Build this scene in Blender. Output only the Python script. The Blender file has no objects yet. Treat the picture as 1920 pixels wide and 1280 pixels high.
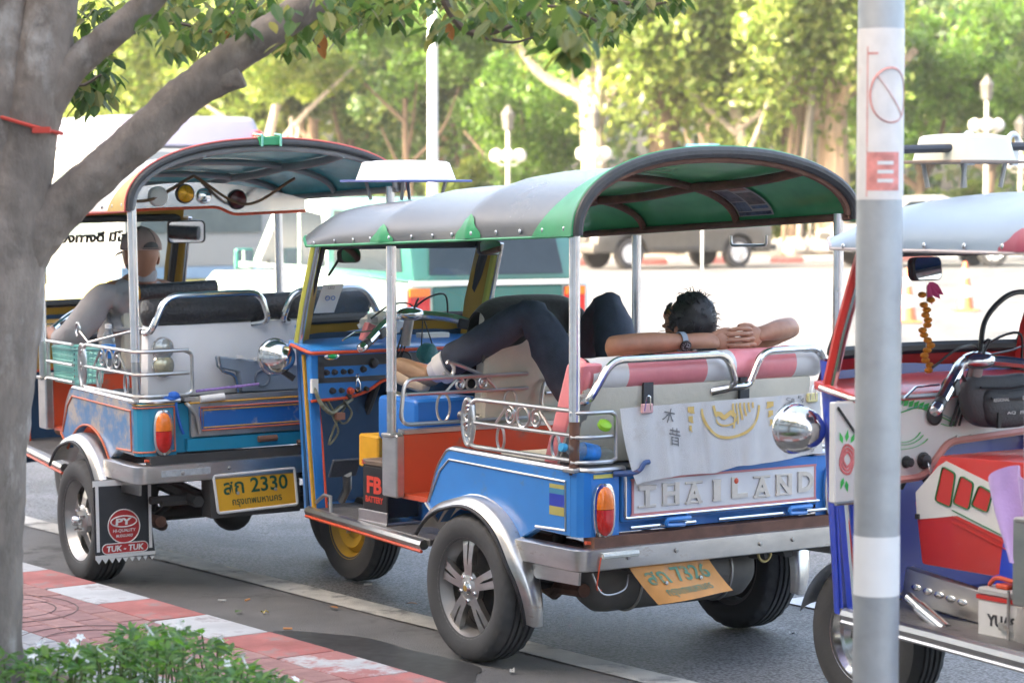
import bpy, bmesh, math, random
from mathutils import Vector, Matrix, Quaternion, noise
R=math.radians; PI=math.pi
S=bpy.context.scene; COL=S.collection
rnd=random.Random(7)

# ------------------------------------------------------------------ camera, sky, sun, exposure
CAM_H=1.755
cd=bpy.data.cameras.new('camera'); cam=bpy.data.objects.new('camera',cd); COL.objects.link(cam)
cd.sensor_width=36; cd.lens=36*4650/1920
cam.location=(0,0,CAM_H); cam.rotation_euler=(R(90-3.385),0,0)
cd.clip_start=.1; cd.clip_end=600
cd.dof.use_dof=True; cd.dof.focus_distance=9.5; cd.dof.aperture_fstop=4.5
S.camera=cam
S.cycles.use_denoising=True
S.cycles.max_bounces=7; S.cycles.transparent_max_bounces=24
S.view_settings.view_transform='Standard'; S.view_settings.look='None'
S.view_settings.gamma=1; S.view_settings.use_curve_mapping=False
S.view_settings.exposure=3.4
SUN_EL=28; SUN_TO=Vector((-.90,-.42,0)).normalized()
w=bpy.data.worlds.new('World'); S.world=w; w.use_nodes=True
nt=w.node_tree; sk=nt.nodes.new('ShaderNodeTexSky'); sk.sky_type='NISHITA'; sk.sun_disc=False
sk.sun_elevation=R(SUN_EL); sk.sun_rotation=math.atan2(SUN_TO.x,SUN_TO.y)
sk.air_density=.75; sk.dust_density=6; sk.ozone_density=.4
tint=nt.nodes.new('ShaderNodeMix'); tint.data_type='RGBA'; tint.blend_type='MULTIPLY'; tint.inputs[0].default_value=1; tint.inputs[7].default_value=(1,.925,.82,1)   # hazy warm afternoon air
nt.links.new(sk.outputs[0],tint.inputs[6]); nt.links.new(tint.outputs[2],nt.nodes['Background'].inputs[0]); nt.nodes['Background'].inputs[1].default_value=.15
sl=bpy.data.lights.new('sun','SUN'); sl.energy=2.0; sl.angle=R(.6); sl.color=(1,.9,.72)
sun=bpy.data.objects.new('sun',sl); COL.objects.link(sun)
sd=Vector((SUN_TO.x*math.cos(R(SUN_EL)),SUN_TO.y*math.cos(R(SUN_EL)),math.sin(R(SUN_EL))))
sun.rotation_euler=sd.to_track_quat('Z','Y').to_euler()

# ------------------------------------------------------------------ materials
MATS={}
def mat(name,col,rough=.5,metal=0,var=.12,scale=6,bump=0,bscale=80,dirt=0,dirtcol=(.12,.10,.08),dscale=5,coat=0,trans=0,spec=.5,thin=0,emit=0,stretch=None,sheen=0):
    if name in MATS: return MATS[name]
    m=bpy.data.materials.new(name); m.use_nodes=True; n=m.node_tree; N=n.nodes; L=n.links
    b=N['Principled BSDF']; tc=N.new('ShaderNodeTexCoord'); src=tc.outputs['Object']
    if stretch:
        mp=N.new('ShaderNodeMapping'); mp.inputs['Scale'].default_value=stretch; L.new(src,mp.inputs[0]); src=mp.outputs[0]
    def noi(sc,det=4,ro=.6):
        t=N.new('ShaderNodeTexNoise'); t.inputs['Scale'].default_value=sc; t.inputs['Detail'].default_value=det; t.inputs['Roughness'].default_value=ro
        L.new(src,t.inputs['Vector']); return t
    t=noi(scale); rp=N.new('ShaderNodeValToRGB'); L.new(t.outputs[0],rp.inputs[0])
    rp.color_ramp.elements[0].position=.3; rp.color_ramp.elements[1].position=.7
    lo=[max(0,c*(1-var)) for c in col]; hi=[min(1,c*(1+var)) for c in col]
    rp.color_ramp.elements[0].color=(*lo,1); rp.color_ramp.elements[1].color=(*hi,1); c=rp.outputs[0]
    rr=None
    if dirt:
        d=noi(dscale,8,.7); d2=N.new('ShaderNodeValToRGB'); L.new(d.outputs[0],d2.inputs[0])
        p=.68-.25*dirt; d2.color_ramp.elements[0].position=p; d2.color_ramp.elements[1].position=min(1,p+.12)
        d2.color_ramp.elements[0].color=(0,0,0,1); d2.color_ramp.elements[1].color=(1,1,1,1)
        mx=N.new('ShaderNodeMix'); mx.data_type='RGBA'; L.new(d2.outputs[0],mx.inputs[0]); L.new(c,mx.inputs[6]); mx.inputs[7].default_value=(*dirtcol,1); c=mx.outputs[2]
        ma=N.new('ShaderNodeMapRange'); L.new(d2.outputs[0],ma.inputs[0]); ma.inputs[3].default_value=rough; ma.inputs[4].default_value=min(1,rough+.35); rr=ma.outputs[0]
    L.new(c,b.inputs['Base Color']); b.inputs['Roughness'].default_value=rough; b.inputs['Metallic'].default_value=metal
    if rr: L.new(rr,b.inputs['Roughness'])
    elif metal>.5 or rough<.5:
        q=noi(scale*3,5); ma=N.new('ShaderNodeMapRange'); L.new(q.outputs[0],ma.inputs[0]); ma.inputs[3].default_value=max(.02,rough*.7); ma.inputs[4].default_value=rough*1.4; L.new(ma.outputs[0],b.inputs['Roughness'])
    b.inputs['Specular IOR Level'].default_value=spec
    b.inputs['Coat Weight'].default_value=coat; b.inputs['Coat Roughness'].default_value=.08
    b.inputs['Transmission Weight'].default_value=trans
    if sheen: b.inputs['Sheen Weight'].default_value=sheen
    if emit:
        L.new(c,b.inputs['Emission Color']); b.inputs['Emission Strength'].default_value=emit
    if bump:
        t2=noi(bscale,5); bp=N.new('ShaderNodeBump'); bp.inputs['Strength'].default_value=bump; bp.inputs['Distance'].default_value=.01
        L.new(t2.outputs[0],bp.inputs['Height']); L.new(bp.outputs[0],b.inputs['Normal'])
    MATS[name]=m; return m
def glassmat(name,tint=(.92,.96,.96),haze=.06):
    if name in MATS: return MATS[name]
    m=bpy.data.materials.new(name); m.use_nodes=True; n=m.node_tree; N=n.nodes; L=n.links
    N.remove(N['Principled BSDF']); o=N['Material Output']
    t=N.new('ShaderNodeBsdfTransparent'); t.inputs[0].default_value=(*tint,1)
    g=N.new('ShaderNodeBsdfGlossy'); g.inputs['Roughness'].default_value=.02
    d=N.new('ShaderNodeBsdfDiffuse'); d.inputs[0].default_value=(.6,.62,.6,1)
    lw=N.new('ShaderNodeLayerWeight'); pw=N.new('ShaderNodeMath'); pw.operation='POWER'; L.new(lw.outputs['Facing'],pw.inputs[0]); pw.inputs[1].default_value=4
    fr=N.new('ShaderNodeMapRange'); L.new(pw.outputs[0],fr.inputs[0]); fr.inputs[3].default_value=.05; fr.inputs[4].default_value=.8
    a=N.new('ShaderNodeMixShader'); L.new(fr.outputs[0],a.inputs[0]); L.new(t.outputs[0],a.inputs[1]); L.new(g.outputs[0],a.inputs[2])
    tc=N.new('ShaderNodeTexCoord'); nz=N.new('ShaderNodeTexNoise'); nz.inputs['Scale'].default_value=9; nz.inputs['Detail'].default_value=8; L.new(tc.outputs['Object'],nz.inputs['Vector'])
    mr=N.new('ShaderNodeMapRange'); mr.inputs[1].default_value=.4; mr.inputs[2].default_value=.75; mr.inputs[3].default_value=haze*.4; mr.inputs[4].default_value=haze*2.2; L.new(nz.outputs[0],mr.inputs[0])
    b=N.new('ShaderNodeMixShader'); L.new(mr.outputs[0],b.inputs[0]); L.new(a.outputs[0],b.inputs[1]); L.new(d.outputs[0],b.inputs[2])
    L.new(b.outputs[0],o.inputs[0]); MATS[name]=m; return m
def leafmat(name,cols,trans=.45):
    if name in MATS: return MATS[name]
    m=bpy.data.materials.new(name); m.use_nodes=True; n=m.node_tree; N=n.nodes; L=n.links
    N.remove(N['Principled BSDF']); o=N['Material Output']
    ge=N.new('ShaderNodeNewGeometry'); rp=N.new('ShaderNodeValToRGB'); L.new(ge.outputs['Random Per Island'],rp.inputs[0])
    e=rp.color_ramp.elements
    while len(e)<len(cols): e.new(.5)
    for i,c in enumerate(cols): e[i].position=i/(len(cols)-1); e[i].color=(*c,1)
    tc=N.new('ShaderNodeTexCoord'); nz=N.new('ShaderNodeTexNoise'); nz.inputs['Scale'].default_value=.55; nz.inputs['Detail'].default_value=3; L.new(tc.outputs['Object'],nz.inputs['Vector'])
    mr=N.new('ShaderNodeMapRange'); mr.inputs[1].default_value=.35; mr.inputs[2].default_value=.65; mr.inputs[3].default_value=.5; mr.inputs[4].default_value=1.35; L.new(nz.outputs[0],mr.inputs[0])
    mx=N.new('ShaderNodeMix'); mx.data_type='RGBA'; mx.blend_type='MULTIPLY'; mx.inputs[0].default_value=1; L.new(rp.outputs[0],mx.inputs[6]); L.new(mr.outputs[0],mx.inputs[7])
    d=N.new('ShaderNodeBsdfPrincipled'); d.inputs['Roughness'].default_value=.42; L.new(mx.outputs[2],d.inputs['Base Color'])
    t=N.new('ShaderNodeBsdfTranslucent'); hs=N.new('ShaderNodeHueSaturation'); hs.inputs['Hue'].default_value=.485; hs.inputs['Value'].default_value=1.7; hs.inputs['Saturation'].default_value=1.1; L.new(mx.outputs[2],hs.inputs['Color']); L.new(hs.outputs[0],t.inputs[0])
    a=N.new('ShaderNodeMixShader'); a.inputs[0].default_value=trans; L.new(d.outputs[0],a.inputs[1]); L.new(t.outputs[0],a.inputs[2]); L.new(a.outputs[0],o.inputs[0])
    MATS[name]=m; return m

# ------------------------------------------------------------------ mesh building
def frame(d,up=Vector((0,0,1))):
    d=Vector(d).normalized()
    if abs(d.dot(up))>.98: up=Vector((1,0,0))
    a=up.cross(d).normalized(); return a,d.cross(a)
def fillet(pts,r=.03,n=4,closed=False):
    P=[Vector(p) for p in pts]; out=[]; k=len(P)
    for i,p in enumerate(P):
        if not closed and i in(0,k-1): out.append(p); continue
        a=P[i-1]-p; b=P[(i+1)%k]-p; q=min(r,a.length*.48,b.length*.48)
        s=p+a.normalized()*q; e=p+b.normalized()*q
        for j in range(n+1):
            t=j/n; out.append(s*(1-t)**2+p*2*t*(1-t)+e*t*t)
    return out
def arc(c,r,a0,a1,n,u,v):
    c=Vector(c);u=Vector(u);v=Vector(v)
    return [c+u*(r*math.cos(a0+(a1-a0)*i/n))+v*(r*math.sin(a0+(a1-a0)*i/n)) for i in range(n+1)]
def spiral(c,r0,r1,a0,a1,n,u,v):
    c=Vector(c);u=Vector(u);v=Vector(v); o=[]
    for i in range(n+1):
        t=i/n; a=a0+(a1-a0)*t; r=r0+(r1-r0)*t; o.append(c+u*(r*math.cos(a))+v*(r*math.sin(a)))
    return o
def catmull(P,n=6):
    P=[Vector(p) for p in P]; Q=[P[0]*2-P[1]]+P+[P[-1]*2-P[-2]]; o=[]
    for i in range(1,len(Q)-2):
        a,b,c,d=Q[i-1:i+3]
        for j in range(n):
            t=j/n; o.append(.5*((2*b)+(c-a)*t+(2*a-5*b+4*c-d)*t*t+(3*b-a-3*c+d)*t**3))
    o.append(P[-1]); return o
class MB:
    def __init__(s): s.v=[]; s.f=[]
    def box(s,c,sz,rot=None):
        k=len(s.v); c=Vector(c); h=Vector(sz)/2
        for x in(-1,1):
            for y in(-1,1):
                for z in(-1,1):
                    p=Vector((x*h.x,y*h.y,z*h.z))
                    if rot: p=rot@p
                    s.v.append(c+p)
        s.f+=[[k+i for i in q] for q in((0,1,3,2),(4,6,7,5),(0,4,5,1),(2,3,7,6),(0,2,6,4),(1,5,7,3))]; return s
    def b2(s,a,b):
        a=Vector(a);b=Vector(b); return s.box((a+b)/2,[abs(q) for q in (b-a)])
    def hexa(s,p):
        k=len(s.v); s.v+=[Vector(q) for q in p]
        s.f+=[[k+i for i in q] for q in((3,2,1,0),(4,5,6,7),(0,1,5,4),(1,2,6,5),(2,3,7,6),(3,0,4,7))]; return s
    def prism(s,poly,off):
        k=len(s.v); n=len(poly); off=Vector(off); P=[Vector(p) for p in poly]
        s.v+=P+[p+off for p in P]; s.f.append([k+i for i in range(n)][::-1]); s.f.append([k+n+i for i in range(n)])
        for i in range(n): j=(i+1)%n; s.f.append([k+i,k+j,k+n+j,k+n+i])
        return s
    def face(s,P):
        k=len(s.v); s.v+=[Vector(p) for p in P]; s.f.append(list(range(k,k+len(P)))); return s
    def tube(s,P,r,n=8,closed=False,caps=True,flat=1):
        P=[Vector(p) for p in P]; m=len(P); k=len(s.v)
        rs=r if isinstance(r,(list,tuple)) else [r]*m
        T=[]
        for i in range(m):
            a=P[i-1] if (i>0 or closed) else P[i]; b=P[(i+1)%m] if (i<m-1 or closed) else P[i]
            d=(b-a); T.append(d.normalized() if d.length>1e-9 else Vector((0,0,1)))
        u,_=frame(T[0])
        for i in range(m):
            if i: u=(T[i-1].rotation_difference(T[i])@u); u=(u-T[i]*u.dot(T[i])).normalized()
            vv=T[i].cross(u)
            for j in range(n):
                a=2*PI*j/n; s.v.append(P[i]+(u*math.cos(a)+vv*(math.sin(a)*flat))*rs[i])
        for i in range(m if closed else m-1):
            i2=(i+1)%m
            for j in range(n): j2=(j+1)%n; s.f.append([k+i*n+j,k+i*n+j2,k+i2*n+j2,k+i2*n+j])
        if caps and not closed:
            s.f.append([k+j for j in range(n)][::-1]); s.f.append([k+(m-1)*n+j for j in range(n)])
        return s
    def bar(s,a,b,r,n=8): return s.tube([a,b],r,n)
    def lathe(s,prof,o,ax,n=24,closed=False,up=None,nocap=False):
        o=Vector(o); ax=Vector(ax).normalized(); u,v=frame(ax) if up is None else frame(ax,Vector(up)); k=len(s.v); m=len(prof)
        for r,h in prof:
            for j in range(n):
                a=2*PI*j/n; s.v.append(o+ax*h+(u*math.cos(a)+v*math.sin(a))*r)
        for i in range(m if closed else m-1):
            i2=(i+1)%m
            for j in range(n): j2=(j+1)%n; s.f.append([k+i*n+j,k+i*n+j2,k+i2*n+j2,k+i2*n+j])
        if not closed and not nocap:
            if prof[0][0]>1e-4: s.f.append([k+j for j in range(n)][::-1])
            if prof[-1][0]>1e-4: s.f.append([k+(m-1)*n+j for j in range(n)])
        return s
    def cyl(s,a,b,r,n=16):
        a=Vector(a);b=Vector(b); return s.lathe([(r,0),(r,(b-a).length)],a,b-a,n)
    def grid(s,fn,nu,nv,closeu=False):
        k=len(s.v)
        for i in range(nu+1 if not closeu else nu):
            for j in range(nv+1): s.v.append(Vector(fn(i/nu,j/nv)))
        w=nv+1
        for i in range(nu):
            i2=(i+1)%nu if closeu else i+1
            for j in range(nv): s.f.append([k+i*w+j,k+i2*w+j,k+i2*w+j+1,k+i*w+j+1])
        return s
    def ell(s,c,r,nu=16,nv=10,rot=None,fn=None):
        c=Vector(c)
        def g(a,b):
            th=2*PI*a; ph=PI*b; d=Vector((math.sin(ph)*math.cos(th),math.sin(ph)*math.sin(th),math.cos(ph)))
            p=Vector((d.x*r[0],d.y*r[1],d.z*r[2]))
            if fn: p=fn(d,p)
            if rot: p=rot@p
            return c+p
        return s.grid(g,nu,nv,closeu=True)
    def torus(s,c,ax,Rr,r,n=20,m=8):
        c=Vector(c);u,v=frame(ax); return s.tube([c+(u*math.cos(2*PI*i/n)+v*math.sin(2*PI*i/n))*Rr for i in range(n)],r,m,closed=True)
    def mesh(s,name,bevel=0,seg=1,smooth=35,solid=0,sub=0):
        bm=bmesh.new(); vs=[bm.verts.new(p) for p in s.v]
        for f in s.f:
            try: bm.faces.new([vs[i] for i in f])
            except ValueError: pass
        if bevel or sub or solid: bmesh.ops.remove_doubles(bm,verts=bm.verts[:],dist=1e-5)
        bmesh.ops.recalc_face_normals(bm,faces=bm.faces[:])
        if solid: bmesh.ops.solidify(bm,geom=bm.faces[:],thickness=solid)
        if sub:
            bmesh.ops.subdivide_edges(bm,edges=bm.edges[:],cuts=sub,use_grid_fill=True)
        if bevel:
            ed=[e for e in bm.edges if len(e.link_faces)==2 and e.calc_face_angle(0)>R(28)]
            bmesh.ops.bevel(bm,geom=ed,offset=bevel,segments=seg,profile=.6,affect='EDGES',clamp_overlap=True)
        me=bpy.data.meshes.new(name); bm.to_mesh(me); bm.free()
        if smooth:
            me.polygons.foreach_set('use_smooth',[True]*len(me.polygons)); me.set_sharp_from_angle(angle=R(smooth))
        return me
    def split(s,name,m,parent=None,**k):
        # every separate piece becomes an object of its own
        p=list(range(len(s.v)))
        def fd(i):
            while p[i]!=i: p[i]=p[p[i]]; i=p[i]
            return i
        for f in s.f:
            for q in f[1:]: p[fd(q)]=fd(f[0])
        gr={}
        for f in s.f: gr.setdefault(fd(f[0]),[]).append(f)
        out=[]
        for fs in gr.values():
            ids=sorted({i for f in fs for i in f}); mp={i:n for n,i in enumerate(ids)}
            q=MB(); q.v=[s.v[i] for i in ids]; q.f=[[mp[i] for i in f] for f in fs]; out.append(q.build(name,m,parent,**k))
        return out
    def build(s,name,m,parent=None,**k):
        me=s.mesh(name,**k); return link(name,me,m,parent)
def link(name,me,m=None,parent=None):
    if m is not None and len(me.materials)==0: me.materials.append(m)
    o=bpy.data.objects.new(name,me); COL.objects.link(o)
    if parent is not None: o.parent=parent
    return o
def tag(o,label=None,cat=None,group=None,kind=None):
    if label: o['label']=label
    if cat: o['category']=cat
    if group: o['group']=group
    if kind: o['kind']=kind
    return o
def empty(name,loc,rz=0,label=None,cat=None,group=None,rot=None):
    o=bpy.data.objects.new(name,None); o.empty_display_size=.1; COL.objects.link(o); o.location=loc
    o.rotation_euler=rot if rot else (0,0,rz); return tag(o,label,cat,group)
def copy_tree(o,parent=None):
    c=o.copy(); COL.objects.link(c)
    if parent is not None: c.parent=parent
    for ch in list(o.children): copy_tree(ch,c)
    return c
def text_mesh(s,size,ext=.001,bold=0,spacing=1):
    cu=bpy.data.curves.new('lettering','FONT'); cu.body=s; cu.size=size; cu.extrude=ext; cu.offset=bold; cu.align_x='CENTER'; cu.align_y='CENTER'; cu.resolution_u=3; cu.space_character=spacing
    o=bpy.data.objects.new('lettering',cu); COL.objects.link(o); dg=bpy.context.evaluated_depsgraph_get(); dg.update()
    me=bpy.data.meshes.new_from_object(o.evaluated_get(dg)); bpy.data.objects.remove(o); bpy.data.curves.remove(cu); me.materials.clear(); return me
def text(s,size,m,parent,o,x,y,ext=.0012,bold=0,name='lettering',sx=1,sy=1,fit=None,shear=0,warp=None):
    me=text_mesh(s,size,ext,bold)
    x=Vector(x).normalized(); y=Vector(y); y=(y-x*y.dot(x)).normalized(); z=x.cross(y)
    if fit and len(me.vertices):
        xs=[v.co.x for v in me.vertices]; ys=[v.co.y for v in me.vertices]
        wx=max(xs)-min(xs); wy=max(ys)-min(ys); cx=(max(xs)+min(xs))/2; cy=(max(ys)+min(ys))/2
        for v in me.vertices: v.co.x=(v.co.x-cx)*fit[0]/wx; v.co.y=(v.co.y-cy)*fit[1]/wy
    o=Vector(o)
    for v in me.vertices:
        a,b=v.co.x*sx+v.co.y*shear,v.co.y*sy
        v.co=(warp(a,b)+z*v.co.z) if warp else o+x*a+y*b+z*v.co.z
    return link(name,me,m,parent)
def skin(name,verts,edges,radii,m,parent=None,sub=2,root=0):
    me=bpy.data.meshes.new(name); me.from_pydata([tuple(v) for v in verts],edges,[]); o=bpy.data.objects.new(name,me); COL.objects.link(o)
    md=o.modifiers.new('skin','SKIN'); md.use_smooth_shade=True; md.branch_smoothing=.6
    for i,v in enumerate(me.skin_vertices[0].data):
        r=radii[i]; v.radius=(r,r) if not isinstance(r,tuple) else r; v.use_root=(i==root)
    o.modifiers.new('sub','SUBSURF').levels=sub
    dg=bpy.context.evaluated_depsgraph_get(); dg.update(); em=bpy.data.meshes.new_from_object(o.evaluated_get(dg)); em.name=name
    bpy.data.objects.remove(o); em.materials.clear(); em.polygons.foreach_set('use_smooth',[True]*len(em.polygons))
    return link(name,em,m,parent)
# ------------------------------------------------------------------ the setting
KD=Vector((-.5838,.8119,0)); KN=Vector((-.8119,-.5838,0)); K0=Vector((-.35,8.42,0))
def K(s,n,z=0): return K0+KD*s+KN*n+Vector((0,0,z))     # along the kerb, away from the road, up
def at(x,y,Y):                                          # world point seen at a photograph pixel, at depth Y
    p=R(3.385); a=(x-960)/4650; b=(y-640)/4650
    d=Vector((a,math.cos(p)-b*math.sin(p),-math.sin(p)-b*math.cos(p)))
    return Vector((0,0,CAM_H))+d*(Y/d.y)

def asphalt():
    m=mat('asphalt',(.16,.16,.163),.52,var=.22,scale=1.3,bump=.9,bscale=170)
    n=m.node_tree; N=n.nodes; L=n.links; b=N['Principled BSDF']; b.inputs['Specular IOR Level'].default_value=.22
    tc=N.new('ShaderNodeTexCoord')
    v=N.new('ShaderNodeTexVoronoi'); v.inputs['Scale'].default_value=75; L.new(tc.outputs['Object'],v.inputs['Vector'])
    mr=N.new('ShaderNodeMapRange'); mr.inputs[1].default_value=.0; mr.inputs[2].default_value=.8; mr.inputs[3].default_value=1.75; mr.inputs[4].default_value=.45; L.new(v.outputs['Distance'],mr.inputs[0])
    old=b.inputs['Base Color'].links[0].from_socket
    mx=N.new('ShaderNodeMix'); mx.data_type='RGBA'; mx.blend_type='MULTIPLY'; mx.inputs[0].default_value=1; L.new(old,mx.inputs[6]); L.new(mr.outputs[0],mx.inputs[7])
    # old oil and water stains
    z=N.new('ShaderNodeTexNoise'); z.inputs['Scale'].default_value=.55; z.inputs['Detail'].default_value=6; z.inputs['Roughness'].default_value=.62; L.new(tc.outputs['Object'],z.inputs['Vector'])
    r2=N.new('ShaderNodeMapRange'); r2.inputs[1].default_value=.56; r2.inputs[2].default_value=.64; r2.inputs[3].default_value=1; r2.inputs[4].default_value=.62; L.new(z.outputs[0],r2.inputs[0])
    m2=N.new('ShaderNodeMix'); m2.data_type='RGBA'; m2.blend_type='MULTIPLY'; m2.inputs[0].default_value=1; L.new(mx.outputs[2],m2.inputs[6]); L.new(r2.outputs[0],m2.inputs[7])
    L.new(m2.outputs[2],b.inputs['Base Color'])
    return m
ASPH=asphalt()
gutter=mat('gutter_asphalt',(.135,.132,.128),.75,var=.25,scale=2.2,bump=.7,bscale=150,dirt=.42,dirtcol=(.062,.06,.058),dscale=1.6)
g=MB().face([(-120,-60,0),(140,-60,0),(140,160,0),(-120,160,0)]).build('road',ASPH,smooth=0); tag(g,kind='structure')
g=MB().face([K(-9,0,.004),K(-9,-.90,.004),K(20,-.90,.004),K(20,0,.004)][::-1]).build('gutter',gutter,smooth=0); tag(g,kind='structure')
wl=mat('worn_road_paint',(.47,.46,.42),.7,var=.18,scale=7,dirt=.62,dirtcol=(.22,.22,.21),dscale=5,bump=.5,bscale=150)
random.seed(3)
def strip(a,b,n0,n1,z,jit=.006,k=60):
    m=MB(); 
    def e(i,n): return K(a+(b-a)*i/k,n+random.uniform(-jit,jit),z)
    A=[e(i,n0) for i in range(k+1)]; B=[e(i,n1) for i in range(k+1)]
    for i in range(k): m.face([A[i],B[i],B[i+1],A[i+1]])
    return m
g=strip(-9,20,-.90,-1.06,.008).build('road_line',wl,smooth=0); tag(g,kind='structure')
fw=mat('old_white_paint',(.55,.56,.56),.65,var=.12,scale=5,dirt=.35,dirtcol=(.25,.25,.25),dscale=9,bump=.5,bscale=150)
m=MB()
for s0 in (.35,.95,1.55):
    m.face([K(s0-.9,-2.5,.006),K(s0-.9,-6.0,.006),K(s0-.62,-6.0,.006),K(s0-.62,-2.5,.006)])
g=m.build('crossing_stripe',fw,smooth=0); tag(g,kind='structure')
# sidewalk body with kerb blocks and pavers
conc=mat('sidewalk_concrete',(.25,.235,.225),.85,var=.2,scale=3,bump=.4,bscale=90)
side=MB().prism([K(-9,.26,.0),K(20,.26,0),K(20,4.9,0),K(-9,4.9,0)],(0,0,.12)).build('sidewalk',conc,smooth=0); tag(side,kind='structure')
kred=mat('kerb_red_paint',(.40,.135,.115),.78,var=.22,scale=6,dirt=.62,dirtcol=(.33,.22,.20),dscale=7,bump=.4,bscale=70)
kwht=mat('kerb_white_paint',(.50,.50,.49),.75,var=.13,scale=6,dirt=.5,dirtcol=(.33,.29,.28),dscale=6,bump=.4,bscale=70)
kw2=mat('kerb_peeled_paint',(.50,.50,.49),.8,var=.13,scale=6,dirt=.95,dirtcol=(.40,.17,.15),dscale=5,bump=.5,bscale=70)
kerb=MB().prism([K(-9,.03,-.02),K(20,.03,-.02),K(20,.255,-.02),K(-9,.255,-.02)],(0,0,.12)).build('kerb',conc,smooth=0); tag(kerb,kind='structure')
kms=[]
for v in range(4):
    rr=random.Random(v); b=MB().b2((.004,0,0),(.471,.25,.128))
    me=b.mesh('kerb_block',bevel=.014,seg=2)
    for q in me.vertices: q.co.z+=.007*noise.noise(q.co*9+Vector((v*7,0,0))); q.co.y+=.004*noise.noise(q.co*13+Vector((v*7,3,0)))
    kms.append(me)
kmats=[kred,kwht,kw2]
km={}
RK=Matrix(((KD.x,KN.x,0,0),(KD.y,KN.y,0,0),(0,0,1,0),(0,0,0,1)))
for i in range(-12,24):
    mt=kwht if i%2==0 else kred
    s=.475*i
    if i==0: mt=kw2
    key=(i%4,mt.name)
    if key not in km:
        me=kms[i%4].copy(); me.materials.append(mt); km[key]=me
    o=bpy.data.objects.new('kerb_block',km[key]); COL.objects.link(o); o.parent=kerb
    o.matrix_local=Matrix.Translation(K(s,0,0))@RK
pav=[mat('paver_red%d'%i,c,.85,var=.22,scale=9,bump=.45,bscale=110,dirt=.25,dirtcol=(.30,.24,.22),dscale=6) for i,c in enumerate([(.36,.19,.165),(.40,.225,.20),(.33,.18,.165)])]
pgr=mat('paver_grey',(.36,.355,.35),.85,var=.18,scale=8,bump=.4,bscale=110)
pm=[]
for i in range(3):
    for q in (pav[i],pgr):
        me=MB().b2((.003,.003,.10),(.237,.117,.131)).mesh('paving_brick',bevel=.006); 
        for v in me.vertices: v.co.z+=.0025*noise.noise(v.co*20+Vector((i*5,0,0)))
        me.materials.append(q); pm.append(me)
cnt=0
for r_ in range(6):
    for c_ in range(-4,24):
        n0=.262+r_*.12; s0=c_*.24+(.12 if r_%2 else 0)
        grey=r_ in (4,5)
        o=bpy.data.objects.new('paving_brick',pm[rnd.randrange(3)*2+(1 if grey else 0)]); COL.objects.link(o); o.parent=side
        o.matrix_local=Matrix.Translation(K(s0,n0,rnd.uniform(-.0015,.0015)))@RK; cnt+=1
groove=mat('dark_joint_sand',(.15,.10,.09),.9)
m=MB()
for s0 in (1.1,2.0,2.9,3.8):
    for rr_ in (.26,.36):
        P=[K(s0+rr_*math.cos(a),.62+rr_*.82*math.sin(a),.1325) for a in [2*PI*i/28 for i in range(28)]]
        m.tube(P,.0035,4,closed=True,flat=.4)
m.build('curved_joint',groove,side)
# soil of the planter beside the street tree
soil=mat('planter_soil',(.11,.08,.055),.95,var=.3,scale=12,bump=.8,bscale=40)
def sp(u,v): return K(-2.6+u*3.6,1.02+v*2.4,.14+.05*math.sin(PI*u)*math.sin(PI*v))
MB().grid(sp,14,10).build('planter_soil',soil,side)

# unseen building row added left of the sidewalk to shade the parking lane
shade_mat=mat('shade_building_render',(.62,.58,.52),.85,var=.1,scale=.6,dirt=.25,dirtcol=(.4,.37,.33),dscale=.7)
dk=mat('shade_building_glass',(.06,.075,.08),.12)
fr=mat('shade_building_frame',(.30,.30,.29),.5)
door=mat('roller_shutter',(.42,.44,.45),.4,metal=.6)
def shade_building(s0,wd,h,col,label):
    root=empty('shade_building',K(s0+wd/2,6.0,0),0,label,'building','unseen shade buildings added along the sidewalk'); 
    M_=RK.copy(); root.matrix_world=Matrix.Translation(K(s0,6.0,0))@RK
    MB().b2((0,0,0),(wd-.02,9,h)).build('wall',col,root,smooth=0)
    MB().b2((-.0,-.25,h),(wd-.02,9.1,h+.35)).build('parapet',fr,root,smooth=0)
    nf=int((h-3.4)//3)
    MB().b2((.4,-.06,.02),(wd-.4,-.004,2.9)).build('shutter',door,root,smooth=0)
    MB().b2((.1,-1.2,3.05),(wd-.1,-.004,3.2)).build('awning',fr,root,smooth=0)
    for f in range(nf):
        for k in range(2):
            x0=.6+k*(wd-.8)/2; z0=4.2+f*3
            o=MB().b2((x0,-.05,z0),(x0+wd/2-.9,-.003,z0+1.5)).build('window',fr,root,smooth=0)
            MB().b2((x0+.06,-.062,z0+.06),(x0+wd/2-.96,-.052,z0+1.44)).build('pane',dk,o,smooth=0)
for i in range(8):
    h=[6.9,7.3,6.7,7.1][i%4]
    c=mat('shade_building_render%d'%(i%3),[(.62,.58,.52),(.66,.64,.58),(.58,.55,.47)][i%3],.85,var=.1,scale=.6,dirt=.25,dirtcol=(.4,.37,.33),dscale=.7)
    shade_building(-17+i*4.4,4.4,h,c,['cream','pale grey','tan'][i%3]+' unseen building added for shade, '+['first','second','third','fourth','fifth','sixth','seventh','eighth'][i]+' along the row beyond the sidewalk')

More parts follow.
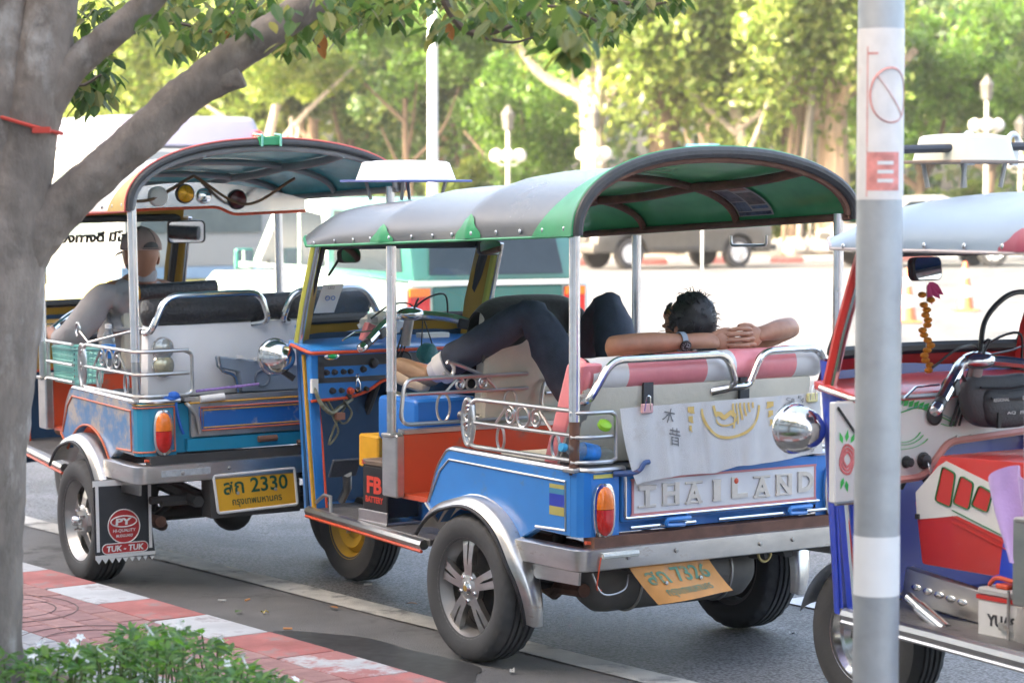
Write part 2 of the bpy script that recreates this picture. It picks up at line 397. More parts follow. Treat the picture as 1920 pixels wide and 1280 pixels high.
# street pole with white bands and a faded sticker
galv=mat('galvanised_steel',(.36,.38,.39),.5,metal=.5,dirt=.15,dirtcol=(.26,.24,.22),dscale=9,var=.1,scale=14,bump=.05)
wband=mat('white_reflective_band',(.72,.73,.72),.5,var=.05,scale=8,dirt=.12,dirtcol=(.5,.5,.48))
px0=at(1647,640,6.2)
pole=empty('street_pole',(px0.x,6.2,.13),0,'grey steel street pole with white bands and a faded red sticker','pole')
MB().lathe([(.0575,0),(.0575,3.6),(.03,3.65),(.0,3.66)],(0,0,0),(0,0,1),32).build('post',galv,pole)
MB().lathe([(.12,-.01),(.12,.012),(.062,.02),(.0585,.04)],(0,0,0),(0,0,1),24).build('base_plate',galv,pole)
def band(z0,z1,m): return MB().lathe([(.0579,z0-.13),(.0582,z0-.13),(.0582,z1-.13),(.0579,z1-.13)],(0,0,0),(0,0,1),32,nocap=True).build('white_band',m,pole)
band(.752,.902,wband); stk=band(1.742,2.165,mat('sticker_film',(.70,.68,.66),.45,var=.08,scale=20,dirt=.2,dirtcol=(.66,.5,.48),dscale=12))
fred=mat('faded_red_print',(.66,.26,.23),.6,var=.25,scale=30,dirt=.4,dirtcol=(.66,.55,.52),dscale=18)
def onpole(a,z,r=.0588): return (r*math.sin(a),-r*math.cos(a),z-.13)
def patch(a0,a1,z0,z1,m,nm): return MB().grid(lambda u,v:onpole(a0+(a1-a0)*u,z0+(z1-z0)*v),8,1).build(nm,m,stk)
patch(-.75,.75,1.765,1.86,fred,'red_block')
m=MB()
for k in range(3): m.grid(lambda u,v:onpole(-.25+.7*u,1.785+.022*k+.009*v,.0591),6,1)
m.build('text_line',wband,stk)
m=MB(); P=[]
for i in range(40):
    t=2*PI*i/40; P.append(onpole(.32+.92*math.cos(t),2.0+.068*math.sin(t),.0589))
m.tube(P,.0032,4,closed=True,flat=.25)
m.tube([onpole(.32-.62+1.25*i/12,2.05-.1*i/12,.0589) for i in range(13)],.0026,4,flat=.25)
m.build('prohibition_ring',fred,stk)
patch(-.75,-.70,1.75,2.12,fred,'border'); patch(-.7,-.25,2.1,2.105,fred,'border')

# ------------------------------------------------------------------ street tree in the left foreground
def bark():
    m=mat('bark',(.235,.192,.158),.85,var=.42,scale=9,bump=1.0,bscale=26,dirt=.5,dirtcol=(.40,.36,.32),dscale=5,stretch=(1,1,.55)); return m
BARK=bark()
tree=empty('street_tree',at(-75,1420,7.0)-Vector((0,0,0)),0,'forked grey-barked street tree with pruned stub, leaning over the sidewalk on the left','tree')
tw=tree.location.copy()
def limb(pts,nm,n=14,Y=7.0,dy=0,parent=tree,m=BARK,k=12,wob=.10):
    P=[];r_=[]
    for q in pts:
        p=at(q[0],q[1],Y+(q[3] if len(q)>3 else 0)); P.append(p-tw); r_.append(q[2])
    C_=catmull(P,k); 
    rr=[]
    for i in range(len(C_)):
        t=i/k; a=int(min(t,len(r_)-2)); f=t-a; rr.append((r_[a]*(1-f)+r_[a+1]*f)*(1+wob*.6*noise.noise(C_[i]*4)))
    mb=MB().tube(C_,rr,n*2 if n>10 else n)
    for i,v in enumerate(mb.v):
        mb.v[i]=v+(Vector((noise.noise(v*9),noise.noise(v*9+Vector((9,0,0))),0))*.009+Vector((noise.noise(v*32),noise.noise(v*32+Vector((9,0,0))),noise.noise(v*32+Vector((0,9,0)))))*.0045 if n>10 else Vector((0,0,0)))
    return mb.build(nm,m,parent,smooth=60)
limb([(-75,1420,.19),(-70,1200,.165),(-62,1000,.158),(-48,800,.155),(-30,640,.150),(-8,500,.140),(10,420,.125),(35,330,.10),(50,250,.087),(72,150,.082),(88,60,.076),(100,-60,.072),(105,-260,.06)],'trunk')
limb([(-45,620,.11),(-28,480,.11),(-12,330,.10),(0,220,.088),(8,100,.072),(12,0,.068),(10,-150,.06)],'limb',dy=.1)
limb([(5,520,.10),(50,450,.085),(110,395,.066),(180,330,.062),(255,265,.060),(330,195,.056),(385,150,.056),(430,112,.052),(500,65,.047),(570,15,.044),(660,-60,.04),(780,-170,.03)],'limb')
limb([(365,170,.05),(400,155,.046),(436,142,.042),(452,137,.040)],'pruned_stub',wob=.02)
limb([(85,190,.06),(130,130,.046),(200,72,.040),(280,5,.036),(370,-80,.03)],'limb')
twm=mat('twig_bark',(.13,.10,.08),.8,var=.2)
for p in ([(815,-40,.014),(845,25,.013),(875,58,.012),(915,62,.010),(965,45,.008),(1010,10,.006)],[(875,58,.009),(900,20,.007),(918,-20,.006)],[(560,20,.02),(640,-20,.016),(760,-40,.014),(815,-40,.014)],[(1010,10,.006),(1080,20,.005),(1150,60,.003)],[(400,60,.006),(340,45,.005),(285,40,.003)],[(480,60,.006),(450,20,.006),(400,60,.005)],[(900,70,.006),(960,80,.005),(1000,70,.003)],[(1000,-60,.02),(1100,-10,.012),(1200,10,.007),(1250,5,.004)],[(130,120,.008),(150,160,.006),(190,140,.004)],[(560,20,.008),(585,70,.005),(600,90,.003)]):
    limb(p,'twig',n=6,Y=7.3,m=twm,k=4)
def leaf(mb,p,d,l,wd,nrm,curl=.12):
    d=Vector(d).normalized(); s=d.cross(Vector(nrm)).normalized(); up=s.cross(d)
    k=len(mb.v); mb.v.append(p)
    for t,ww in((.22,.72),(.5,1),(.78,.66)):
        c=p+d*(l*t)-up*(curl*l*t*t)
        mb.v+= [c-s*(wd*ww/2)+up*(.10*wd),c,c+s*(wd*ww/2)+up*(.10*wd)]
    mb.v.append(p+d*l-up*(curl*l))
    mb.f+=[[k,k+1,k+2],[k,k+2,k+3],[k+1,k+4,k+5,k+2],[k+2,k+5,k+6,k+3],[k+4,k+7,k+8,k+5],[k+5,k+8,k+9,k+6],[k+7,k+10,k+8],[k+8,k+10,k+9]]
def cluster(mb,p,n,l,rg,down=.7):
    for i in range(n):
        a=rg.uniform(0,2*PI); d=Vector((math.cos(a),math.sin(a),-down+rg.uniform(-.7,.5)))
        q=p+Vector((rg.uniform(-.03,.03),rg.uniform(-.03,.03),rg.uniform(-.03,.03)))
        L_=l*rg.uniform(.75,1.25); leaf(mb,q,d,L_,L_*rg.uniform(.42,.56),(rg.uniform(-.5,.5),rg.uniform(-.5,.5),1))
LEAF=leafmat('street_tree_leaf',[(.05,.105,.028),(.075,.14,.038),(.10,.17,.045),(.16,.20,.06),(.25,.24,.08),(.08,.15,.055)],.5)
env=[(105,40),(180,-60),(235,-60),(250,45),(330,110),(400,95),(470,60),(560,110),(610,95),(650,85),(700,45),(750,55),(790,75),(850,75),(900,80),(1000,80),(1080,95),(1130,115),(1150,85),(1200,40),(1265,12),(1290,-40)]
def envy(x):
    for (a,b),(c,d) in zip(env,env[1:]):
        if a<=x<=c: return b+(d-b)*(x-a)/(c-a)
    return -200
rg=random.Random(11); mb=MB()
for i in range(430):
    x=rg.uniform(250,1285); e=envy(x); y=e-25-abs(rg.gauss(0,75))
    if noise.noise(Vector((x*.012,y*.02,0)))<-.28: continue
    Y=7.5+rg.uniform(-.75,.95); cluster(mb,at(x,y,Y)-tw,rg.randint(4,7),.062,rg)
for i in range(26):
    x=rg.uniform(125,215); y=rg.uniform(70,195)+ (0 if x<190 else -30); cluster(mb,at(x,y,8.3+rg.uniform(-.3,.3))-tw,6,.072,rg,.9)
for i in range(14): cluster(mb,at(rg.uniform(60,200),rg.uniform(-30,30),8+rg.uniform(-.3,.3))-tw,6,.065,rg)
for i in range(6): cluster(mb,at(1085+rg.uniform(-45,45),45+rg.uniform(-40,40),5.6)-tw,5,.065,rg)
for i in range(600):
    d=Vector((rg.gauss(0,1),rg.gauss(0,1),rg.gauss(0,1))).normalized()*(rg.random()**.4)
    p=Vector((-1.1+d.x*3.2,7.4+d.y*2.9,4.0+d.z*1.35))
    if p.z<2.62+.05*abs(p.y-7): continue
    cluster(mb,p-tw,6,.085,rg)
cr=mb.build('crown',LEAF,tree,smooth=0); tag(cr,kind='stuff')
lo=MB()
for x,y in((520,25),(600,60),(838,40),(598,75),(423,57)):
    leaf(lo,at(x,y,7.35)-tw,(.3,0,-1),.06,.028,(0,-1,.3))
lo.build('dry_leaf',mat('dry_leaf',(.42,.17,.04),.6,var=.2),tree,smooth=0)
string=mat('red_string',(.62,.07,.045),.6)
c1=at(50,232,7.0); u_=Vector((1,0,0)); 
mb=MB(); P=[c1+Vector((.098*math.cos(a),.098*math.sin(a),-.028*math.cos(a))) for a in [2*PI*i/28 for i in range(28)]]
mb.tube(P,.0055,6,closed=True); mb.box(c1+Vector((.058,-.088,-.02)),(.05,.012,.017)); 
tag(mb.build('red_cord',string),'thin red cord tied round the right stem of the street tree','cord')

# flowering shrub in the planter
shr=empty('flowering_shrub',K(-1.1,1.75,.15),0,'low bright green shrub with small white flowers in the bottom left corner','shrub')
so=shr.location.copy(); rg=random.Random(5); mb=MB(); st=MB()
SH=leafmat('shrub_leaf',[(.06,.16,.03),(.10,.25,.045),(.15,.31,.06),(.22,.38,.09),(.09,.20,.04)],.5)
def shtop(x,y):
    e=[(-400,1210),(30,1212),(120,1205),(200,1190),(250,1168),(330,1166),(400,1180),(440,1215),(500,1250),(590,1290),(680,1330)]
    for (a,b),(c,d) in zip(e,e[1:]):
        if a<=x<=c: return b+(d-b)*(x-a)/(c-a)
    return 1400
tops=[]
for i in range(900):
    x=rg.uniform(-300,640); Y=rg.uniform(6.15,7.75); t=shtop(x,0)+14
    y=t+rg.random()**1.3*170+(7.6-Y)*10; p=at(x,y,Y)
    if p.z<.16: continue
    tops.append((p,y-t)); n=rg.randint(5,8)
    for k in range(n):
        a=rg.uniform(0,2*PI); el=rg.uniform(-.2,.9); d=Vector((math.cos(a)*math.cos(el),math.sin(a)*math.cos(el),math.sin(el)))
        l=rg.uniform(.028,.052); leaf(mb,p-so+d*.01,d,l,l*.42,(rg.uniform(-.4,.4),rg.uniform(-.4,.4),1),.25)
    if i%3==0: st.tube([p-so,p-so+Vector((rg.uniform(-.04,.04),rg.uniform(-.04,.04),-min(.2,p.z-.14)))],.003,5)
tag(mb.build('foliage',SH,shr,smooth=0),kind='stuff')
tag(st.build('stem',mat('shrub_stem',(.10,.13,.04),.7),shr),kind='stuff')
wf=mat('white_petal',(.82,.82,.78),.6,var=.04)
fm=MB()
for k in range(5):
    a=2*PI*k/5; d=Vector((math.cos(a),math.sin(a),.5)); leaf(fm,Vector((0,0,.0)),d,.014,.010,(0,0,1),.3)
fm.tube([(0,0,0),(0,0,-.03)],.0022,5)
fme=fm.mesh('white_flower',smooth=0); fme.materials.append(wf)
rg.shuffle(tops); k=0
for p,dy in tops:
    if dy<70 and k<34:
        o=bpy.data.objects.new('white_flower',fme); COL.objects.link(o); o.parent=shr; o.location=p-so+Vector((0,-.01,.035)); o.rotation_euler=(rg.uniform(.2,1.1),rg.uniform(-.5,.5),rg.uniform(0,6)); o.scale=(1.15,)*3; k+=1

# small litter on the road
def litter(nm,x,y,label,cat,m,kind):
    p=at(x,y,9); d=p-Vector((0,0,CAM_H)); p=Vector((0,0,CAM_H))+d*(-(CAM_H-.009)/d.z)
    mb=MB()
    if kind=='butt': mb.tube([(-.018,0,.005),(.018,.006,.005)],.0045,8)
    elif kind=='leaf': leaf(mb,Vector((-.03,0,.004)),(1,.2,.12),.06,.03,(0,0,1),.1)
    elif kind=='paper':
        mb.grid(lambda u,v:(-.03+.06*u,-.015+.03*v,.006+.012*math.sin(u*9)*math.cos(v*4)+.01*u),8,4)
    o=mb.build(nm,m); o.scale=(.6,.6,.6) if kind=='paper' else (1,1,1); o.location=(p.x,p.y,.010); o.rotation_euler=(0,0,rnd.uniform(0,6)); tag(o,label,cat)
dry=mat('dry_leaf',(.42,.17,.04),.6); ppr=mat('white_paper',(.42,.42,.40),.8); org=mat('orange_butt',(.6,.27,.10),.7); yel=mat('yellow_wrapper',(.55,.45,.12),.5)
litter('cigarette_butt',463,1126,'orange cigarette butt lying nearest the middle of the dark stain','litter',org,'butt')
litter('cigarette_butt',417,1127,'white cigarette butt on the asphalt left of the dark stain','litter',ppr,'butt')
litter('cigarette_butt',690,1097,'pale cigarette butt below the front wheel of the THAILAND tuk-tuk','litter',ppr,'butt')
litter('cigarette_butt',540,1180,'reddish cigarette butt beside the red and white kerb','litter',org,'butt')
litter('wrapper',497,1149,'crumpled yellow wrapper on the dark stain','litter',yel,'paper')
litter('fallen_leaf',445,1148,'small green leaf fallen on the dark stain','leaf',mat('green_leaf',(.07,.14,.03),.6),'leaf')
litter('fallen_leaf',623,1141,'brown leaf fallen beside the worn road line','leaf',dry,'leaf')
litter('fallen_leaf',770,1134,'brown leaf fallen on the worn road line before the rear wheel','leaf',dry,'leaf')
litter('paper_scrap',960,1260,'white paper scrap on the asphalt below the big rear wheel','litter',ppr,'paper')
litter('paper_scrap',1487,1190,'white paper scrap on the asphalt right of the far rear wheel','litter',ppr,'paper')
stn=mat('wet_stain',(.042,.042,.042),.45,var=.2,scale=4)
P=[]
for i in range(40):
    a=2*PI*i/40; r_=1+.35*noise.noise(Vector((math.cos(a)*1.6,math.sin(a)*1.6,4))); P.append(K(.78+.62*math.cos(a)*r_,-.36+.27*math.sin(a)*r_,.0075))
tag(MB().face(P).build('road_stain',stn,smooth=0),kind='structure')
# ------------------------------------------------------------------ tuk-tuk kit (x forward, y to its left, z up; origin under the rear axle)
chrome=mat('chrome',(.70,.70,.69),.17,metal=1,var=.06,scale=9,dirt=.10,dirtcol=(.45,.42,.38),dscale=16)
steel=mat('brushed_stainless',(.58,.57,.55),.32,metal=1,var=.12,scale=7,dirt=.30,dirtcol=(.40,.34,.28),dscale=7,stretch=(1,1,3))
dullm=mat('dull_steel',(.42,.41,.39),.45,metal=.8,var=.15,scale=10,dirt=.3,dirtcol=(.26,.2,.16),dscale=9)
rubber=mat('tyre_rubber',(.065,.066,.067),.75,var=.2,scale=5,dirt=.35,dirtcol=(.085,.082,.078),dscale=4,bump=.15,bscale=90)
blk=mat('black_plastic',(.025,.025,.027),.45,var=.15)
under=mat('undercarriage',(.05,.047,.045),.7,var=.25,dirt=.35,dirtcol=(.10,.075,.055),dscale=6)
rust=mat('rusty_steel',(.15,.075,.05),.8,var=.3,scale=12,dirt=.4,dirtcol=(.10,.06,.05))
whiteplate=mat('white_enamel',(.72,.72,.70),.4,var=.04)
GLASS=glassmat('windscreen_glass')
MIR=mat('mirror_glass',(.85,.87,.88),.03,metal=1,var=.02)
amber=mat('amber_lens',(.85,.20,.015),.18,var=.12,scale=60,coat=.6); redl=mat('red_lens',(.55,.018,.012),.18,var=.15,scale=60,coat=.6)
def wheel(root,c,side,rw=.17,Rr=.278,rim='alloy',rimm=None,rr=.195,label=None):
    c=Vector(c); ax=Vector((0,side,0)); h=rw/2
    prof=[(rr-.012,-h*.86),(rr,-h*.93),(rr+.022,-h*1.02),(rr+.05,-h*1.02),(Rr-.016,-h*.94),(Rr-.006,-h*.82),(Rr,-h*.62)]
    for g in(-.46,-.15,.15,.46): prof+=[(Rr+.001,h*g-.0055),(Rr-.009,h*g-.004),(Rr-.009,h*g+.004),(Rr+.001,h*g+.0055)]
    prof+=[(Rr,h*.62),(Rr-.006,h*.82),(Rr-.016,h*.94),(rr+.05,h*1.02),(rr+.022,h*1.02),(rr,h*.93),(rr-.012,h*.86)]
    n=96; mb=MB().lathe(prof,c,ax,n); m=len(prof)
    for i in (5,6,m-7,m-6):
        for j in range(0,n,3):
            v=mb.v[i*n+j]; d=(v-c); d.y=0; mb.v[i*n+j]=v-d.normalized()*.007
    mb.f=mb.f[:-2] if False else mb.f
    mb.f=[f for f in mb.f if len(f)==4]
    ty=mb.build('wheel',rubber,root,smooth=30)
    if label: ty['label']=label
    rimm=rimm or dullm
    o=c+ax*(h*.86)
    MB().lathe([(rr-.012,-rw*.86),(rr-.03,-rw*.8),(rr-.035,-.045),(rr-.012,-.012),(rr-.004,.004),(rr+.006,.006),(rr+.004,-.004)],o,ax,48,nocap=True).build('rim',rimm,ty)
    MB().lathe([(.0,-.075),(rr-.036,-.075),(rr-.036,-.085),(0,-.085)],o,ax,40).build('brake_drum',under,ty)
    u=Vector((1,0,0)); v=Vector((0,0,1))
    def pt(r,a,d): return o+u*(r*math.cos(a))+v*(r*math.sin(a))+ax*d
    mb=MB()
    if rim=='alloy':
        for k in range(5):
            a0=2*PI*k/5+.3
            for sgn in(-1,1):
                ah=a0+sgn*.17; ar=a0+sgn*.125
                def q(r,a,w_,d): return [pt(r,a-w_/r,d),pt(r,a+w_/r,d)]
                P=[]; 
                secs=[(.05,ah,.014,-.008),(.11,a0+sgn*.15,.0125,-.006),(.165,ar,.015,-.010),(rr-.010,ar,.024,-.016)]
                for (r1,a1,w1,d1),(r2,a2,w2,d2) in zip(secs,secs[1:]):
                    A=q(r1,a1,w1,d1);B=q(r2,a2,w2,d2);A2=q(r1,a1,w1,d1-.024);B2=q(r2,a2,w2,d2-.024)
                    mb.hexa([A2[0],A2[1],B2[1],B2[0],A[0],A[1],B[1],B[0]])
        mb.lathe([(.0,-.004),(.03,-.004),(.045,-.008),(.066,-.012),(.066,-.035),(0,-.035)],o,ax,30)
        sp=mb.build('spoke_wheel_centre',steel,ty)
        MB().lathe([(.0,.006),(.012,.006),(.024,.001),(.027,-.006)],o,ax,24).build('hub_cap',chrome,ty)
        MB().lathe([(.0,.008),(.011,.0075),(.012,.005)],o,ax,16).build('gold_badge',mat('gold_badge',(.55,.36,.10),.35,metal=.7),ty)
        for k in range(5):
            a=2*PI*k/5+.3+PI/5; MB().lathe([(0,.004),(.006,.004),(.0085,0),(.0085,-.02)],pt(.048,a,-.004),ax,6).build('wheel_nut',chrome,ty,smooth=0)
    elif rim=='cup':
        for k in range(5):
            a0=2*PI*k/5+.5
            secs=[(.06,a0,.03,-.02),(.11,a0,.028,-.028),(rr-.016,a0,.040,-.05)]
            for (r1,a1,w1,d1),(r2,a2,w2,d2) in zip(secs,secs[1:]):
                def q(r,a,w_,d): return [pt(r,a-w_/r,d),pt(r,a+w_/r,d)]
                A=q(r1,a1,w1,d1);B=q(r2,a2,w2,d2);A2=q(r1,a1,w1,d1-.016);B2=q(r2,a2,w2,d2-.016)
                mb.hexa([A2[0],A2[1],B2[1],B2[0],A[0],A[1],B[1],B[0]])
        mb.lathe([(.0,-.01),(.05,-.012),(.075,-.024),(.075,-.04),(0,-.04)],o,ax,30)
        mb.build('spoke_wheel_centre',rimm,ty,bevel=.003)
        MB().lathe([(.0,.03),(.018,.028),(.024,.018),(.027,-.01)],o,ax,20).build('hub_cap',chrome,ty)
        for k in range(5):
            a=2*PI*k/5+.2; MB().lathe([(0,.014),(.007,.014),(.009,0),(.009,-.02)],pt(.05,a,-.006),ax,6).build('wheel_nut',chrome,ty,smooth=0)
    else:
        mb.lathe([(.0,-.02),(.05,-.02),(.07,-.03),(.11,-.012),(rr-.04,-.03),(rr-.02,-.05)],o,ax,36); mb.build('rim_disc',rimm,ty)
        for k in range(4):
            a=2*PI*k/4+.4; MB().lathe([(0,.014),(.007,.014),(.009,0),(.009,-.02)],pt(.045,a,-.02),ax,6).build('wheel_nut',dullm,ty,smooth=0)
    return ty
def roof(root,cf):
    eL,eR=cf['eL'],cf['eR']; apx=cf.get('apx',(1.915,.10)); xr=cf.get('xr',-.62); hw=cf.get('hw',.675); ribs=[xr,.05,.66,1.25]
    xs_f=cf.get('xf',(1.24,.58))
    def XF(v): return xs_f[0]+xs_f[1]*(1-math.sin(min(1,abs(v))*PI/2)**2.2)
    def P(u,v,off=0):
        xf=XF(v); x=xr+(xf-xr)*u
        m_=(1+v)/2; ze=(eR[0]+(eR[1]-eR[0])*u)*(1-m_)+(eL[0]+(eL[1]-eL[0])*u)*m_
        za=apx[0]-apx[1]*(x-xr)-.07*max(0,(x-1.1)/.7)**2; ph=v*PI/2
        k=0
        for a,b in zip(ribs,ribs[1:]):
            if a<=x<=b: k=math.sin(PI*(x-a)/(b-a))**.75*.046*cf.get('sag',1)
        if x<ribs[0]: k=0
        hh=(za-ze)*(1-.72*max(0,(u-.84)/.16)**2); c=max(0,math.cos(ph))**.88; s=math.copysign(abs(math.sin(ph))**.94,v)
        y=s*(hw-k*.5); z=ze+hh*c*(1-k*1.6)
        return Vector((x,y+off*math.sin(ph),z+off*math.cos(ph)))
    top=MB().grid(lambda a,b:P(a,b*2-1),44,40).build('roof_cover',cf['top'],root,smooth=50)
    MB().grid(lambda a,b:P(a*.985+.005,(b*2-1)*.985,-.010),36,32).build('roof_lining',cf['lin'],root,smooth=50)
    # rolled padded band at the rear opening and piping
    MB().tube([P(0,-1+2*i/40,-.012)+Vector((-.012,0,0)) for i in range(41)],cf.get('padr',.022),10).build('rear_padding',cf['pad'],root)
    MB().tube([P(0,-1+2*i/40,.008)+Vector((-.012,0,.0)) for i in range(41)],.0045,6).build('rear_piping',cf['pipe'],root)
    for v in(1,-1):
        MB().tube([P(i/30,v,0)+Vector((0,0,-.002)) for i in range(31)],.006,6).build('edge_piping',cf['pipe'],root)
        MB().tube([P(i/30*.9,v*.985,-.03)+Vector((0,0,-.0)) for i in range(31)],.014,8,flat=1).build('side_rail',cf['rib'],root)
    MB().tube([P(1,-1+2*i/24,0) for i in range(25)],.007,6).build('front_piping',cf['pipe'],root)
    for x in ribs[:-1]+[1.15]:
        def U(v):
            return (x-xr)/(XF(v)-xr)
        pts=[]
        for i in range(31):
            v=(-1+2*i/30)*.97; pts.append(P(min(1,max(.004,U(v))),v,-.034))
        MB().tube(pts,.015,8).build('roof_rib',cf['rib'],root)
    for v in cf.get('str',(-.42,.42)):
        MB().tube([P(i/20*.95,v,-.035) for i in range(21)],.013,8,flat=1.4).build('roof_stringer',cf['rib'],root)
    mb=MB()
    for i in range(13):
        u=.03+i/12*.94; p=P(u,.965,.004); mb.ell(p,(.007,.005,.009),8,6)
    tag(mb.build('snap_stud',chrome,root),kind='stuff')
    if cf.get('patch'):
        for x,wd,hh in ((.66,.17,.075),(.05,.17,.085)):
            def Q(a,b):
                w_=wd*(1-b)**.8*(1+.12*math.sin(b*9)); xx=x+(a-.5)*w_; v=.995-b*hh*2.2
                xf=XF(v); return P((xx-xr)/(xf-xr),v,.005)
            MB().grid(Q,10,8).build('corner_patch',cf['patch'],root,smooth=60)
    if cf.get('patch') or cf.get('rearpatch'):
        def Q(a,b):
            v=1-b*.62; w_=.22*(1-b)**1.6+.05; xf=XF(v); return P((w_*a)/(xf-xr),v,.006)
        MB().grid(Q,8,14).build('corner_patch',cf.get('rearpatch') or cf['patch'],root,smooth=60)
    return P
def mirror(root,c,w_,h_,ang=0,tilt=.1,m=None,nm='mirror'):
    c=Vector(c); q=Matrix.Rotation(ang,3,'Z')@Matrix.Rotation(tilt,3,'Y')
    def rr(s,d):
        P=[]
        for cx_,cz,a0 in((1,1,0),(-1,1,PI/2),(-1,-1,PI),(1,-1,1.5*PI)):
            for i in range(5):
                a=a0+PI/2*i/4; r=.022*s; P.append(c+q@Vector((d,cx_*(w_*s/2-r)+r*math.cos(a),cz*(h_*s/2-r)+r*math.sin(a))))
        return P
    b=MB().prism(rr(1,0),q@Vector((.025,0,0))).build(nm,blk,root,bevel=.004,seg=2)
    MB().face(rr(.90,-.002)).build('mirror_glass',MIR,b,smooth=0)
    return b
def taillight(root,y,z,x,hh=.20,ww=.095):
    def ov(s,d,t=0):
        P=[]
        for i in range(28):
            a=2*PI*i/28; ca,sa=math.cos(a),math.sin(a); P.append(Vector((x-d,y+math.copysign(abs(ca)**.62,ca)*ww/2*s,z+math.copysign(abs(sa)**.8,sa)*hh/2*(s if s==1 else s*1.02)+t)))
        return P
    o=MB().prism(ov(1,.0),(-.022,0,0)).build('tail_light',chrome,root,bevel=.006,seg=2)
    def lens(z0,z1,d):
        def f(a,b):
            zz=z0+(z1-z0)*b; e=max(0,1-abs((zz-z)/(hh*.44))**3.2)**.5; yy=(a*2-1)*ww*.40*e; bul=.02*(1-(a*2-1)**4)*max(.15,1-abs((zz-z)/(hh*.46))**4)
            return Vector((x-.022-bul-.0006*math.sin(a*60),y+yy,zz))
        return MB().grid(f,22,12)
    lens(z+.008,z+hh*.435,0).build('amber_lens',amber,o,smooth=50); lens(z-hh*.435,z+.006,0).build('red_lens',redl,o,smooth=50)
    mb=MB()
    for s in(-1,1): mb.lathe([(0,.004),(.004,.003),(.005,0)],(x-.023,y,z+s*hh*.475),(-1,0,0),8)
    mb.build('screw',steel,o)
    return o
